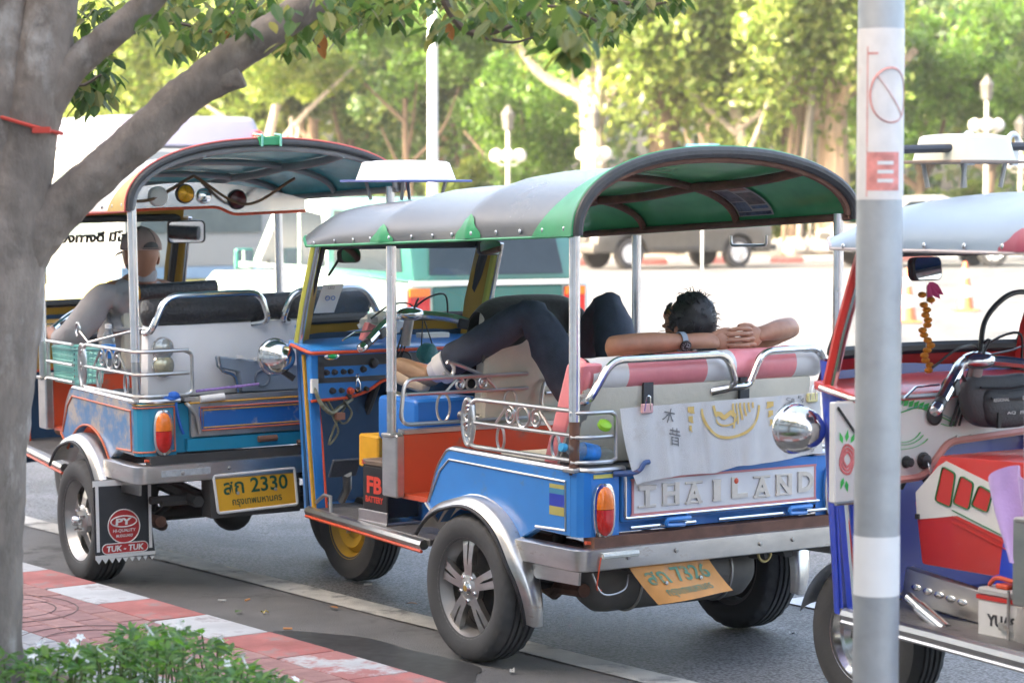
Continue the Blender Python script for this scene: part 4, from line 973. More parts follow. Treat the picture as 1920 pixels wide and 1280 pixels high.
mb.tube(fillet([(-.49,-.07,1.015),(-.545,-.15,1.03),(-.545,-.205,1.03),(-.545,-.27,1.156),(-.545,-.56,1.16),(-.545,-.62,1.01),(-.48,-.62,1.0)],.05,5),.0145,10)
mb.build('chrome_hoop',chrome,A)
# rails with scrolls
rail(A,(.10,.632),(-.555,.632),(.978,.89,.80))
rail(A,(.632,.60),(.632,-.02),(1.015,.955,.835),wheel_end=False,nm='partition_rail')
rail(A,(.632,-.08),(.632,-.58),(.99,.93,.86),wheel_end=False,nm='partition_rail')
mb=MB(); mb.tube(catmull([(.64,.16,1.00),(.66,.30,1.06),(.66,.36,1.075)],4)+spiral((.66,.355,1.04),.035,.02,PI/2,PI/2+4.4,16,(0,1,0),(0,0,1)),.008,8).build('scroll_hook',steel,A)
mb=MB()
for z in(.972,.885,.795): mb.tube(fillet([(-.572,.645,z),(-.615,.60,z),(-.615,.49,z)],.03,3),.008,8)
mb.tube(fillet([(-.615,.50,.972),(-.615,.475,.96),(-.615,.475,.80),(-.615,.50,.795)],.02,3),.008,8).build('corner_rail',steel,A)
# driver seat
MB().b2((.72,-.50,.74),(1.08,.22,.84)).build('driver_seat',cream,A,bevel=.03,seg=3)
MB().hexa([(.66,-.50,.80),(.66,.19,.80),(.74,.19,.80),(.74,-.50,.80),(.64,-.29,1.28),(.64,.17,1.28),(.72,.17,1.28),(.72,-.29,1.28)]).build('driver_backrest',cream,A,bevel=.03,seg=3)
MB().b2((.72,.16,.74),(1.02,.47,.925)).build('storage_box',bluev,A,bevel=.03,seg=3)
MB().b2((1.125,.10,.60),(1.28,.40,.74)).build('yellow_box',mat('yellow_plastic',(.68,.36,.02),.4),A,bevel=.008)
MB().tube([(.97,.44,.92),(.80,.30,.86),(.66,.20,.84)],[.03,.03,.014],12).build('hand_brake',steel,A)
# dash details
fx=1.511
dec=MB().b2((fx,-.44,1.01),(fx-.003,.46,1.058)).build('grey_decal',dgrey,A); MB().b2((fx,.12,.94),(fx-.003,.46,.962)).b2((fx,.43,.94),(fx-.003,.46,1.03)).build('grey_decal',dgrey,A)
MB().lathe([(.045,0),(.048,.008),(.040,.012),(.036,.008),(0,.008)],(fx-.002,.032,1.022),(-1,0,0),24).build('speedometer',blk,A)
MB().tube([(fx-.012,.032,1.022),(fx-.012,.046,1.034)],.0018,4).tube([(fx-.012,.045,1.022),(fx-.012,.018,1.022)],.0018,4).build('gauge_needle',whiteplate,A)
for y,z,r in((.183,1.018,.02),(.30,.985,.010),(.335,.985,.010),(.38,.985,.011),(.42,.985,.011),(.235,.992,.012),(.22,.905,.010),(.262,.902,.012),(.30,.90,.014),(.345,.905,.010),(.39,.905,.012),(.31,.878,.010)):
    knob(A,fx,y,z,r,.02,blk if r!=.014 else vred)
gj=MB().ell((fx-.005,.395,1.055),(.010,.040,.020),18,10).build('jewel_bezel',chrome,A); MB().ell((fx-.013,.395,1.055),(.008,.024,.012),14,8).build('green_jewel',mat('green_jewel',(.01,.45,.12),.1,coat=1),gj)
MB().torus((fx-.02,.275,.965),(0,1,.3),.010,.002,14,5).tube([(fx-.02,.275,.958),(fx-.022,.262,.93),(fx-.022,.262,.905),(fx-.022,.275,.90),(fx-.022,.285,.912),(fx-.022,.283,.935),(fx-.02,.275,.955)],.003,6).build('key_ring',chrome,A)
MB().tube(catmull([(fx-.01,.49,.93),(fx-.03,.46,.85),(fx-.01,.40,.81),(fx+.02,.34,.83),(fx+.05,.26,.86)],6),.009,8).tube(catmull([(fx+.02,.42,.86),(fx,.38,.78),(fx+.02,.35,.72),(fx+.03,.39,.67),(fx+.02,.36,.76),(fx+.03,.30,.84)],6),.005,6).tube(catmull([(fx+.02,.40,.86),(fx+.02,.33,.76),(fx+.02,.28,.80),(fx+.02,.32,.86)],6),.005,6).build('wire_loom',mat('wire_loom',(.20,.20,.13),.5,var=.5,scale=40),A)
MB().b2((fx-.02,.47,.90),(fx-.001,.50,.96)).build('fuse_box',whiteplate,A); MB().box((fx-.01,.36,.795),(.03,.04,.03)).build('wire_connector',mat('brown_plug',(.28,.13,.09),.5),A)
MB().box((fx-.05,.36,.575),(.012,.14,.09),Matrix.Rotation(-.5,3,'Y')).build('brake_pedal',mat('pedal_rubber',(.06,.07,.09),.6,bump=.5,bscale=60),A,bevel=.004); MB().tube([(fx-.04,.34,.55),(fx+.06,.28,.47),(fx+.14,.26,.41)],.02,8).build('pedal_tube',dullm,A)
MB().tube([(1.50,.478,.43),(1.42,.485,.47),(1.36,.49,.47),(1.35,.495,.39)],.008,8).build('step_handle',dullm,A)
handlebar(A,(1.40,.05,1.215))
pap=MB().grid(lambda u,v:Vector((1.615-.05*v+.02*u,.42-.115*u-.02*v,1.235+.125*v)),4,4).build('permit_paper',mat('permit_paper',(.66,.68,.68),.6,var=.04),A)
text('1352',.02,mat('paper_ink',(.05,.05,.07),.6),pap,(1.575,.355,1.345),(.15,-1,0),(-.4,0,1),ext=0)
MB().torus((1.588,.365,1.30),(1,0,.35),.010,.0018,14,5).torus((1.592,.335,1.30),(1,0,.35),.009,.0018,14,5).build('paper_emblem',bluev,pap)
mirror(A,(1.46,.325,1.487),.115,.062,ang=.15); mirror(A,(1.46,-.40,1.512),.115,.066,ang=-.1)
MB().tube([(1.52,.40,1.40),(1.56,.30,1.50)],.006,6).build('wiper_arm',blk,A)
taxisign(A,(1.50,.02,1.81),mat('sign_white',(.80,.81,.82),.3,var=.02),mat('sign_blue_base',(.12,.16,.42),.4),(.42,.36,.075))
# posters on the lining
def poster(P,x0,x1,v0,v1,root):
    def U(x,v): xf=1.24+.58*(1-math.sin(abs(v)*PI/2)**2.2); return (x+.62)/(xf+.62)
    def G(a,b,off): 
        x=x0+(x1-x0)*a; v=v0+(v1-v0)*b; return P(U(x,v),v,off)
    o=MB().grid(lambda a,b:G(a,b,-.022),6,10).build('poster',mat('poster_paper',(.40,.39,.38),.35,var=.04),root,smooth=60)
    ph=[mat('poster_photo%d'%i,c,.35,var=.75,scale=38) for i,c in enumerate([(.10,.10,.13),(.30,.10,.05),(.07,.10,.16),(.10,.07,.06),(.07,.12,.22)])]
    for i,(a0,a1,b0,b1,m_) in enumerate(((.06,.46,.30,.62,0),(.5,.95,.05,.32,1),(.06,.46,.64,.88,2),(.5,.95,.38,.72,3),(.06,.46,.03,.12,4),(.04,.96,.90,.98,2),(.5,.95,.75,.83,4))):
        MB().grid(lambda a,b:G(a0+(a1-a0)*a,b0+(b1-b0)*b,-.0235),4,5).build('poster_photo',ph[m_],o,smooth=60)
    return o
poster(PA,.035,-.20,-.40,-.91,A)
sl_=MB().tube(fillet([(.10,-.655,1.58),(.10,-.655,1.54),(-.12,-.655,1.545),(-.12,-.655,1.585)],.02,3),.006,8).build('grab_handle',steel,A)

# ---- left tuk-tuk (weathered blue, teal lining)
B=place(T1,'weathered blue tuk-tuk with teal roof lining and a clean yellow number plate',-1.0)
wblue=paint('weathered_blue_paint',(.04,.17,.38),.85,(.40,.36,.32),dscale=6); tblue=paint('turquoise_paint',(.02,.26,.42),.35,(.40,.38,.34),dscale=6)
yelin=ochre
cfB=dict(body=tblue,side=wblue,inner=dblue,trim=vred,trim2=vred,bench=orange,hump=dgrey,shell=dblue,edge=dblue,strip=yel_e,pillar=ochre,cowl=ochre,header=ochre,dash=ochre,facem=ochre,seat=blk,seat2=blk,mould=mat('orange_pinstripe',(.55,.14,.06),.5),
 top=mat('white_roof_vinyl',(.72,.72,.71),.4,var=.05,dirt=.1,dirtcol=(.5,.48,.42)),lin=tlin,pad=padm,pipe=mat('pink_piping',(.55,.12,.10),.5),rib=mat('grey_rib',(.26,.265,.27),.45,metal=.3,var=.15,dirt=.25,dirtcol=(.1,.09,.08),dscale=20),patch=None,rearpatch=mat('ochre_vinyl',(.45,.30,.06),.45,var=.1),padr=.016,wz=1.09,eL=(1.60,1.56),eR=(1.665,1.60),apx=(1.90,.085),post=(1.57,1.60),postm=postm,footm=steel,rim='cup',rimm=mat('silver_rim',(.45,.44,.42),.35,metal=.9,var=.1,dirt=.2,dirtcol=(.2,.17,.14)),floor=diam,str=(-.38,.30))
common(B,cfB); PB=roof(B,cfB)
gt=MB().b2((-.632,-.45,.60),(-.60,.40,.765)).build('tailgate',dullm,B,bevel=.004)
MB().b2((-.642,-.43,.625),(-.6325,.365,.735)).build('tailgate_panel',paint('scratched_blue_paint',(.02,.13,.42),.5,(.42,.38,.36),dscale=9),gt,bevel=.003)
e=MB().tube([(-.645,.36,.63),(-.645,.36,.73),(-.645,-.42,.73),(-.645,-.42,.63)],.0045,6,closed=True); e.build('orange_pinstripe',cfB['mould'],gt)
MB().tube([(-.6445,.348,.642),(-.6445,.348,.718),(-.6445,-.408,.718),(-.6445,-.408,.642)],.003,6,closed=True).build('yellow_pinstripe',yel_e,gt)
MB().b2((-.634,-.46,.762),(-.602,.43,.778)).build('gate_cap',dullm,gt); MB().tube([(-.637,.43,.752),(-.637,-.45,.752)],.004,6).build('yellow_pinstripe',yel_e,gt)
MB().b2((-.634,-.46,.54),(-.60,.42,.595)).build('gate_lower',tblue,B)
MB().bar((-.65,.0,.575),(-.65,.09,.575),.014).bar((-.65,-.1,.548),(-.65,-.45,.558),.011).build('gate_hinge',rust,B)
for s in(1,-1):
    taillight(B,s*.535,.632,-.628)
    for z in (.742,.548): MB().tube([(-.575,s*.650,z),(-.604,s*.645,z),(-.626,s*.625,z),(-.632,s*.60,z),(-.632,s*.475,z)],.004,6).build('orange_pinstripe',cfB['mould'],B)
    MB().tube([(-.632,s*.478,.745),(-.632,s*.478,.55)],.004,6).build('orange_pinstripe',cfB['mould'],B)
    MB().tube([(-.575,s*.650,.754),(-.604,s*.645,.754),(-.626,s*.625,.754),(-.632,s*.60,.754),(-.632,s*.475,.754)],.003,6).build('yellow_pinstripe',yel_e,B)
MB().tube(fillet([(-.635,.42,.75),(-.655,.42,.745),(-.655,.38,.70),(-.65,.365,.62)],.02,3),.009,8).build('gate_lever',dullm,B)
MB().cyl((-.645,.36,.768),(-.655,.25,.775),.016,12).build('gate_handle',whiteplate,B)
mk=MB().b2((-.672,.56,.440),(-.668,.33,.468)).build('reflector_strip',mat('silver_tape',(.55,.60,.62),.3,metal=.4,var=.2,scale=50),B); 
plate(B,[(-.664,.315,.428),(-.664,-.075,.436),(-.668,-.085,.272),(-.668,.298,.262)],('สก 2330',),'กรุงเทพมหานคร',mat('yellow_plate',(.72,.38,.02),.4,var=.05),mat('green_ink',(.01,.075,.04),.4),frame_m=whiteplate)
MB().b2((-.664,-.10,.24),(-.56,.33,.43)).build('plate_bracket',under,B)
# mudguard flap
fl=MB()
fpts=[(.765,.415),(.535,.405)]; zb=.075
P=[(-.40,.775,.415),(-.40,.525,.410),(-.43,.505,.075)]
nt_=9
for i in range(nt_):
    y=.505+(.785-.505)*(i/nt_); P.append((-.43,y,.072)); P.append((-.43,y+.0155,.050))
P.append((-.43,.785,.075))
f=MB().prism(P,(.008,0,0)).build('mudguard_flap',mat('flap_rubber',(.028,.030,.034),.55,var=.1,bump=.1),B)
m=MB()
m.b2((-.4325,.518,.10),(-.4305,.532,.40)); m.b2((-.4325,.763,.10),(-.4305,.777,.40))
for v in(0,1): pass
m.prism([(-.4335,.505,.062)]+[q for i in range(9) for q in ((-.4335,.505+.28*i/9,.070),(-.4335,.505+.28*(i+.5)/9,.047))]+[(-.4335,.785,.070),(-.4335,.785,.072)],(.003,0,0)).hexa([(-.4335,.505,.068),(-.4335,.785,.068),(-.4305,.785,.068),(-.4305,.505,.068),(-.4335,.506,.085),(-.4335,.784,.085),(-.4305,.784,.085),(-.4305,.506,.085)])
m.b2((-.4025,.52,.385),(-.3995,.778,.412)); m.build('white_border',whiteplate,f)
def fp(y,z): return Vector((-.4005-.03*(.41-z)/.335-.0035,y,z))
fr_=mat('flap_red',(.42,.02,.02),.5)
MB().face([fp(.645+.073*math.cos(a),.205+.073*math.sin(a)) for a in [2*PI*i/32 for i in range(32)]]).build('red_roundel',fr_,f,smooth=0)
m=MB(); m.tube([fp(.645+.074*math.cos(a),.205+.074*math.sin(a)) for a in [2*PI*i/32 for i in range(32)]],.0025,4,closed=True); m.tube([fp(.645+.060*math.cos(a),.226+.024*math.sin(a))+Vector((-.001,0,0)) for a in [2*PI*i/32 for i in range(32)]],.003,4,closed=True); m.build('white_ring',whiteplate,f)
W_=lambda y0,z0:(lambda a,b: fp(y0-a,z0+b)+Vector((-.0015,0,0)))
for s,z,w_,h_ in(('PY',.226,.075,.030),('HI-QUALITY',.186,.105,.016),('MUDGUARD',.164,.078,.012)): text(s,.03,whiteplate,f,(0,0,0),(0,-1,0),(0,0,1),ext=0,bold=.0012 if s=='PY' else .0005,fit=(w_,h_),warp=W_(.645,z),shear=.15)
P=[]
for cy_,a0 in((.735,PI/2),(.555,-PI/2)):
    pass
P=[fp(.56-.022*math.sin(a),.110+.022*math.cos(a)) for a in [PI*i/8 for i in range(9)]]+[fp(.73+.022*math.sin(a),.110-.022*math.cos(a)) for a in [PI*i/8 for i in range(9)]]
MB().face(P).build('red_badge',fr_,f,smooth=0); MB().tube([p+Vector((-.0008,0,0)) for p in P],.0022,4,closed=True).build('white_ring',whiteplate,f)
text('TUK - TUK',.03,whiteplate,f,(0,0,0),(0,-1,0),(0,0,1),ext=0,bold=.001,fit=(.175,.026),warp=W_(.645,.110),shear=.15)
# seats
roll(B,.56,-.56,-.47,1.145,.062,[(.56,-.56,mat('black_reptile_vinyl',(.022,.022,.024),.22,var=.3,scale=60,bump=.9,bscale=85))],nm='seat_roll')
bv=MATS['black_reptile_vinyl']
MB().hexa([(-.475,-.56,.77),(-.475,.54,.77),(-.38,.54,.77),(-.38,-.56,.77),(-.50,-.56,1.09),(-.50,.54,1.09),(-.42,.54,1.09),(-.42,-.56,1.09)]).build('seat_back',mat('white_seat_panel',(.80,.80,.80),.3,var=.04,dirt=.15,dirtcol=(.62,.61,.58)),B,bevel=.012,seg=2)
MB().b2((-.60,-.58,.755),(-.46,.58,.766)).build('parcel_shelf',dgrey,B)
mb=MB()
mb.tube(fillet([(-.47,.545,1.06),(-.55,.545,1.065),(-.55,.47,1.22),(-.55,.02,1.222),(-.55,-.02,1.09),(-.49,.04,1.08)],.06,5),.0155,10)
mb.tube(fillet([(-.49,-.14,1.08),(-.55,-.08,1.09),(-.55,-.14,1.222),(-.55,-.50,1.226),(-.55,-.57,1.09),(-.48,-.57,1.08)],.06,5),.0155,10)
mb.build('chrome_hoop',chrome,B)
MB().cyl((.50,.20,1.19),(.50,-.20,1.20),.040,20).build('driver_backrest_roll',bv,B); MB().cyl((.50,.208,1.19),(.50,.195,1.19),.036,20).build('roll_end',yel_e,B)
MB().b2((.60,-.18,.80),(.66,.24,1.10)).build('driver_backrest',cream,B,bevel=.02,seg=2); MB().b2((.72,-.30,.72),(1.05,.42,.80)).build('driver_seat',blk,B,bevel=.02,seg=2)
for z,m_ in((.988,whiteplate),(.912,mat('old_amber_glass',(.45,.40,.25),.2,var=.2,scale=40))):
    o=MB().lathe([(.045,0),(.050,.004),(.046,.012),(.030,.018),(0,.02)],(-.505,.475,z),(-1,0,0),24).build('round_lamp',mat('lamp_bezel_%s'%('a' if z>.95 else 'b'),(.42,.42,.40) if z>.95 else (.45,.42,.30),.15,metal=.5,var=.2,scale=50),B)
    MB().torus((-.508,.475,z),(1,0,0),.048,.005,22,6).build('lamp_bezel',chrome,o)
rail(B,(.10,.632),(-.555,.632),(.985,.885,.79),m=steel)
mb=MB()
for z in(.985,.885,.79): mb.tube(fillet([(-.572,.648,z),(-.62,.60,z),(-.62,.40,z)],.03,3),.0085,8)
mb.tube(fillet([(-.62,.42,.985),(-.62,.385,.97),(-.62,.385,.80),(-.62,.42,.79)],.02,3),.0085,8).build('corner_rail',steel,B)
mb=MB()
for z in(.975,.88,.80): mb.bar((.58,.635,z),(.22,.635,z),.008)
mb.bar((.56,.635,.80),(.56,.635,.975),.008).build('door_rail',steel,B)
MB().tube(spiral((.18,.62,1.05),.035,.022,-PI/2,3.6,18,(1,0,0),(0,0,1))+[Vector((.1,.6,.99)),Vector((-.2,.45,1.06)),Vector((-.45,.35,1.15))],.006,8).build('scroll_hook',steel,B)
mb=MB().tube(catmull([(-.61,.52,.785),(-.63,.49,.775),(-.62,.45,.78),(-.63,.47,.75),(-.638,.455,.66),(-.636,.44,.62)],5),[.016]*8+[.012]*18,8,flat=.5); mb.ell((-.62,.475,.785),(.025,.03,.022),10,8).build('blue_rag',mat('blue_cloth',(.02,.12,.48),.8,bump=.5,bscale=30),B)
MB().tube([(-.60,.36,.80),(-.60,.06,.815)],.006,8).build('purple_cord',mat('purple_cord',(.32,.2,.5),.7,var=.4,scale=90),B)
# silver light panel under the roof
def bp(y,z,d=0): return Vector((.30-d,y,z))
pp=[(.60,1.575),(.22,1.595),(-.14,1.60),(-.22,1.562),(-.60,1.572),(-.60,1.62)]
for i in range(15):
    v=-.6+1.2*i/14; pp.append((v,1.715-.25*v*v))
o=MB().prism([bp(y,z) for y,z in pp],(.008,0,0)).build('lamp_panel',mat('polished_panel',(.74,.74,.72),.18,metal=.9,var=.08,scale=4),B)
MB().tube(fillet([bp(y,z-.004) for y,z in pp[:5]],.03,4),.008,6).build('panel_trim',vred,o)
for y,z,r,m_,nm in((.165,1.652,.048,whiteplate,'white_disc'),(.028,1.662,.042,mat('amber_reflector',(.75,.38,.01),.15,var=.3,scale=60,metal=.3),'amber_lamp'),(-.068,1.65,.038,MIR,'round_mirror'),(-.24,1.63,.044,mat('deep_red_lens',(.10,.012,.012),.2),'red_lamp'),(.40,1.63,.03,MATS['amber_reflector'],'amber_lamp')):
    k=MB().lathe([(r,.0),(r,.010),(r*.9,.018),(r*.5,.024),(0,.025)],bp(y,z),(-1,0,0),24).build(nm,m_,o)
    if nm.endswith('lamp'):
        MB().torus(bp(y,z,.008),(1,0,0),r,.005,24,6).build('lamp_ring',blk,k)
        if nm=='amber_lamp':
            m=MB()
            for i in range(8):
                a=2*PI*i/8; m.tube([bp(y+.008*math.cos(a),z+.008*math.sin(a),.026),bp(y+r*.8*math.cos(a),z+r*.8*math.sin(a),.020)],.0016,4)
            m.build('lens_rib',yel_e,k)
cb=mat('brown_cord',(.18,.10,.05),.7)
a=PB(.42,.62,-.05); b=PB(.38,-.02,-.06); c_=PB(.35,-.55,-.06)
MB().tube(catmull([a,(a+b)/2+Vector((0,0,-.09)),b],8),.008,6).tube(catmull([b,(b+c_)/2+Vector((0,0,-.13)),c_],8),.008,6).build('roof_cord',cb,B)
MB().b2((-.65,-.055,1.875),(-.58,.055,1.915)).build('clip_plate',green_v,B,bevel=.004)
mb=MB()
for y in(-.045,.045): mb.tube([(-.66,y,1.87),(-.665,y,1.92),(-.60,y,1.925)],.006,6)
mb.split('clip_bar',mat('mint_clip',(.20,.55,.45),.4),B)
mirror(B,(1.40,-.42,1.455),.20,.12,ang=-.35,tilt=-.12,nm='mirror'); 
MB().tube(fillet([(.62,.66,1.56),(.60,.67,1.50),(.18,.67,1.525),(.16,.66,1.58)],.03,4),.012,8).build('grab_handle',chrome,B)
handlebar(B,(1.36,.10,1.06),wire=False)
# windscreen lettering and permit card
text('วิ่งทางดี มีโชค',.1,mat('windscreen_print',(.02,.02,.02),.5),B,(1.52,.02,1.44),(0,-1,0),(-.35,0,1),ext=0,bold=.006,fit=(.42,.065))
for y,z,w_,m_ in((.335,1.255,.085,mat('permit_tan',(.60,.50,.36),.6)),(.46,1.25,.09,whiteplate)):
    o=MB().b2((1.56,y-w_/2,z-.055),(1.563,y+w_/2,z+.045)).build('permit_card',m_,B,smooth=0)
    m=MB()
    for k in range(5): m.b2((1.5585,y-w_*.35,z+.02-.014*k),(1.5598,y+w_*.35,z+.025-.014*k))
    m.build('text_line',mat('print_brown',(.25,.15,.08),.6),o,smooth=0)
raise_body(B,.09)
for o in B.children:
    if o.name.split('.')[0] in('dash_top','dash_face','front_shell','shell_lining'): o.location.z-=.11

# ---- right tuk-tuk (red and white, cut off by the frame)
D=place(T3,'red and white tuk-tuk with pale grey roof and flowers painted on its dash')
red=paint('red_paint',(.55,.035,.028),.08); roy=paint('royal_blue_paint',(.012,.05,.48),.08,(.2,.25,.5)); wht=paint('white_paint',(.68,.68,.66),.1,(.5,.46,.42))
cfD=dict(body=roy,inner=roy,trim=steel,trim2=vred,bench=red,hump=roy,shell=roy,edge=roy,strip=chrome,pillar=red,cowl=red,dash=paint('pinkish_red_paint',(.62,.085,.085),.1),facem=wht,seat=white_v,seat2=pink,
 top=mat('pale_grey_vinyl',(.22,.29,.37),.3,var=.05,scale=3,bump=.1,bscale=200),lin=mat('blue_lining',(.05,.12,.3),.3),pad=padm,pipe=mat('pale_piping',(.50,.45,.45),.5),rib=dullm,patch=mat('maroon_vinyl',(.28,.06,.10),.45),eL=(1.545,1.545),eR=(1.56,1.56),apx=(1.86,.075),xf=(1.43,.38),post=(1.55,1.55),postm=postm,footm=steel,frim=chrome,hlz=.965,ffend=steel,floor=diam,
 face=[(.575,1.065),(.575,.75),(.42,.75),(.335,.80),(.20,.805),(.09,.91),(-.46,.935),(-.46,1.065)])
common(D,cfD); PD=roof(D,cfD); 
fx=1.508
pk=mat('salmon_paint',(.62,.28,.24),.45,var=.1)
MB().tube(fillet([(fx-.002,.34,.806),(fx-.002,.20,.811),(fx-.002,.09,.916),(fx-.002,-.46,.941)],.03,3),.012,6,flat=1).build('salmon_edge',pk,D)
mb=MB()
for i in range(9): mb.lathe([(0,.006),(.006,.005),(.007,0)],(fx,.05-.06*i,.928),(-1,0,0),8)
mb.build('panel_screw',dullm,D)
MB().lathe([(.032,0),(.034,.006),(.028,.010),(.025,.006),(0,.006)],(fx,.155,1.005),(-1,0,0),24).build('round_gauge',blk,D)
knob(D,fx,.275,.862,.016,.025,blk); kk=knob(D,fx,.20,.862,.022,.02,blk); 
MB().tube([(fx-.02,.20,.86),(fx-.03,.195,.845),(fx-.03,.198,.82),(fx-.028,.203,.845),(fx-.02,.20,.86)],.002,5).ell((fx-.03,.195,.795),(.003,.013,.028),10,8).build('key',chrome,D)
oj=MB().ell((fx,.42,1.03),(.008,.025,.018),14,8).build('jewel_bezel',chrome,D)
MB().tube([(fx-.003,.57,1.05),(fx-.003,.42,.88)],.004,5).build('black_line',blk,D)
gp=mat('green_paint_line',(.04,.45,.08),.5); rp_=mat('rose_paint',(.62,.16,.16),.5,var=.2,scale=60); tq=mat('turquoise_line',(.08,.42,.40),.5)
def dp(y,z): return Vector((fx+.0015,y,z))
o=MB()
for k in range(1,4):
    rr=.012+.010*k; o.tube([dp(.525+.7*rr*math.cos(a)+.003*math.sin(3*a+k),.885+rr*1.1*math.sin(a)) for a in [2*PI*i/18 for i in range(18)]],.0045,5,closed=True,flat=.3)
o=o.build('painted_rose',rp_,D)
m=MB()
def pleaf(y,z,a,l=.04,w_=.016):
    d=Vector((0,-math.cos(a),math.sin(a))); s=Vector((0,math.sin(a),math.cos(a))); p=dp(y,z)
    m.face([p,p+d*l*.4+s*w_/2,p+d*l,p+d*l*.4-s*w_/2])
for q in ((.545,.935,1.9),(.53,.94,1.4),(.512,.935,1.0),(.49,.855,-.5),(.495,.84,-.9),(.54,.83,-1.9),(.53,.82,-1.4)): pleaf(*q)
m.split('painted_leaf',gp,o,smooth=0)
m=MB()
for k in range(7): pleaf(.31-.022*k,1.043-.004*k,.7,.035,.02)
o=m.build('painted_vine',gp,D,smooth=0)
m=MB()
for k,(r,c_) in enumerate(((.05,.0),(.06,.008),(.075,.012))): m.tube([dp(.28+r*1.5*math.cos(a),1.02-r*.9+ .05*math.sin(a)*-1) for a in [PI*(.15+.7*i/14) for i in range(15)]],.003,4,flat=.3)
m.tube(catmull([dp(.30,1.02),dp(.22,1.03),dp(.13,1.0),dp(.06,.975),dp(.05,.99)],6),.005,5,flat=.3); m.tube(catmull([dp(.12,.975),dp(.08,.965),dp(.05,.975)],5),.004,5,flat=.3)
m.build('painted_scroll',gp,o); MB().tube(catmull([dp(.27,1.03),dp(.2,1.035),dp(.14,1.015),dp(.08,.99)],6),.0035,5,flat=.3).build('painted_scroll',tq,o)
handlebar(D,(1.40,.05,1.165))
MB().tube(catmull([(1.44,.02,1.18),(1.46,-.02,1.30),(1.47,-.12,1.375),(1.48,-.22,1.39),(1.5,-.30,1.36)],8),.009,8).build('black_hose',blk,D)
mirror(D,(1.46,.235,1.475),.14,.075,ang=.1)
taxisign(D,(1.52,.02,1.815),mat('cream_sign',(.60,.60,.48),.35,var=.03),mat('sign_rust_base',(.22,.17,.14),.6),(.26,.30,.075))
MB().tube([(1.46,.44,1.845),(1.44,-.62,1.875)],.014,10).build('roof_bar',mat('black_bar',(.03,.03,.035),.4),D)
for y in (.06,-.14):
    o=MB().torus((1.46,y,1.88),(1,0,0),.022,.010,16,6); o.b2((1.45,y-.016,1.80),(1.462,y+.016,1.86)); o.build('sign_clamp',mat('white_clamp',(.62,.66,.70),.3,metal=.4),D)
# engine cover side with racing windows
MB().prism([(1.405,.305,.55),(1.44,.305,.745),(1.33,.305,.90),(.66,.305,.92),(.66,.305,.55)],(0,-.62,0)).build('seat_box',red,D,bevel=.012,seg=2)
cyb=.3065
o=MB().prism([(1.425,cyb,.69),(1.432,cyb,.775),(1.335,cyb,.865),(1.30,cyb,.885),(1.04,cyb,.815),(.66,cyb,.715),(.66,cyb,.605),(1.0,cyb,.66),(1.25,cyb,.72)],(0,-.004,0)).build('white_flash',wht,D,smooth=0)
for i in range(3):
    x0=1.312-.078*i; z0=.868-.022*i; h=.125-.022*i
    q=[(x0,z0),(x0-.055,z0-.018),(x0-.035,z0-h),(x0+.032,z0-h+.015)]
    P=fillet([(a,cyb+.0015,b) for a,b in q],.012,3,closed=True); w_=MB().face(P).build('painted_window',red,o,smooth=0)
    MB().tube(P,.005,5,closed=True,flat=.4).build('green_outline',mat('dark_green_line',(.01,.17,.05),.5),w_)
for dz_ in(0,-.018,-.036):
    MB().tube([(1.27,cyb+.001,.735+dz_),(1.0,cyb+.001,.665+dz_),(.70,cyb+.001,.60+dz_)],.0035,5,flat=.4).build('pin_stripe',red if dz_<0 else MATS['dark_green_line'],o)
MB().box((1.42,.31,.70),(.016,.006,.016)).build('latch',blk,D); MB().ell((.96,.31,.83),(.02,.02,.035),12,8).build('black_knob',blk,D)
MB().prism([(1.45,.33,.54),(.70,.33,.46),(.70,.33,.37),(1.47,.33,.43)],(0,-.03,0)).build('stainless_panel',steel,D,bevel=.004)
m=MB()
for x in [1.20+.05*i for i in range(5)]: m.ell((x,.332,.475-.1*(1.35-x)),(.022,.006,.012),10,6)
m.build('embossed_dimple',chrome,D)
MB().cyl((1.36,.40,.46),(1.05,.47,.35),.017,12).cyl((1.30,.41,.435),(1.16,.44,.39),.023,14).build('shock_absorber',chrome,D)
MB().ell((1.02,.46,.355),(.035,.035,.03),14,8).build('shock_mount',under,D)
raise_body(D,.04)
# ------------------------------------------------------------------ things in and on the tuk-tuks
def inside(nm,T,l,label,cat,group=None,m=None,rz=0):
    a=R(90+T[1]); c,s=math.cos(a),math.sin(a)
    o=empty(nm,(T[0][0]+l[0]*c-l[1]*s,T[0][1]+l[0]*s+l[1]*c,l[2]+.008),0,label,cat,group,rot=(0,0,a+rz)); return o
# cloth banner on the rear of the THAILAND tuk-tuk
bn=mat('unbleached_cloth',(.60,.595,.57),.9,var=.07,scale=7,dirt=.25,dirtcol=(.50,.47,.42),dscale=4,bump=.35,bscale=300,sheen=.2)
C=inside('cloth_banner',T2,(-.63,0,.70),'off-white cloth with faded yellow emblem and ink characters hung over the THAILAND tailgate','cloth')
def cb_(a,b,d=0):
    y=.478-.955*a+.012*math.sin(b*3)*(1-a)-.055*b*(1-a)**3; zt=.985+.014*a; zb=.712+.034*a+.008*math.sin(a*7)+(.022 if a>.45 else 0)*min(1,(a-.45)*10)
    z=zt+(zb-zt)*b; w_=.004*math.sin(a*31+b*2)*b+.006*math.sin(a*11+1)*b+.002*math.sin(a*60+b*2)
    for f in(.22,.40,.58,.80): w_-=.003*math.exp(-((a-f)*110)**2)
    return Vector((-.012-w_-.018*b-d,y,z-.70))
MB().grid(lambda u,v:cb_(u,v),90,26).build('cloth',bn,C,solid=.0015)
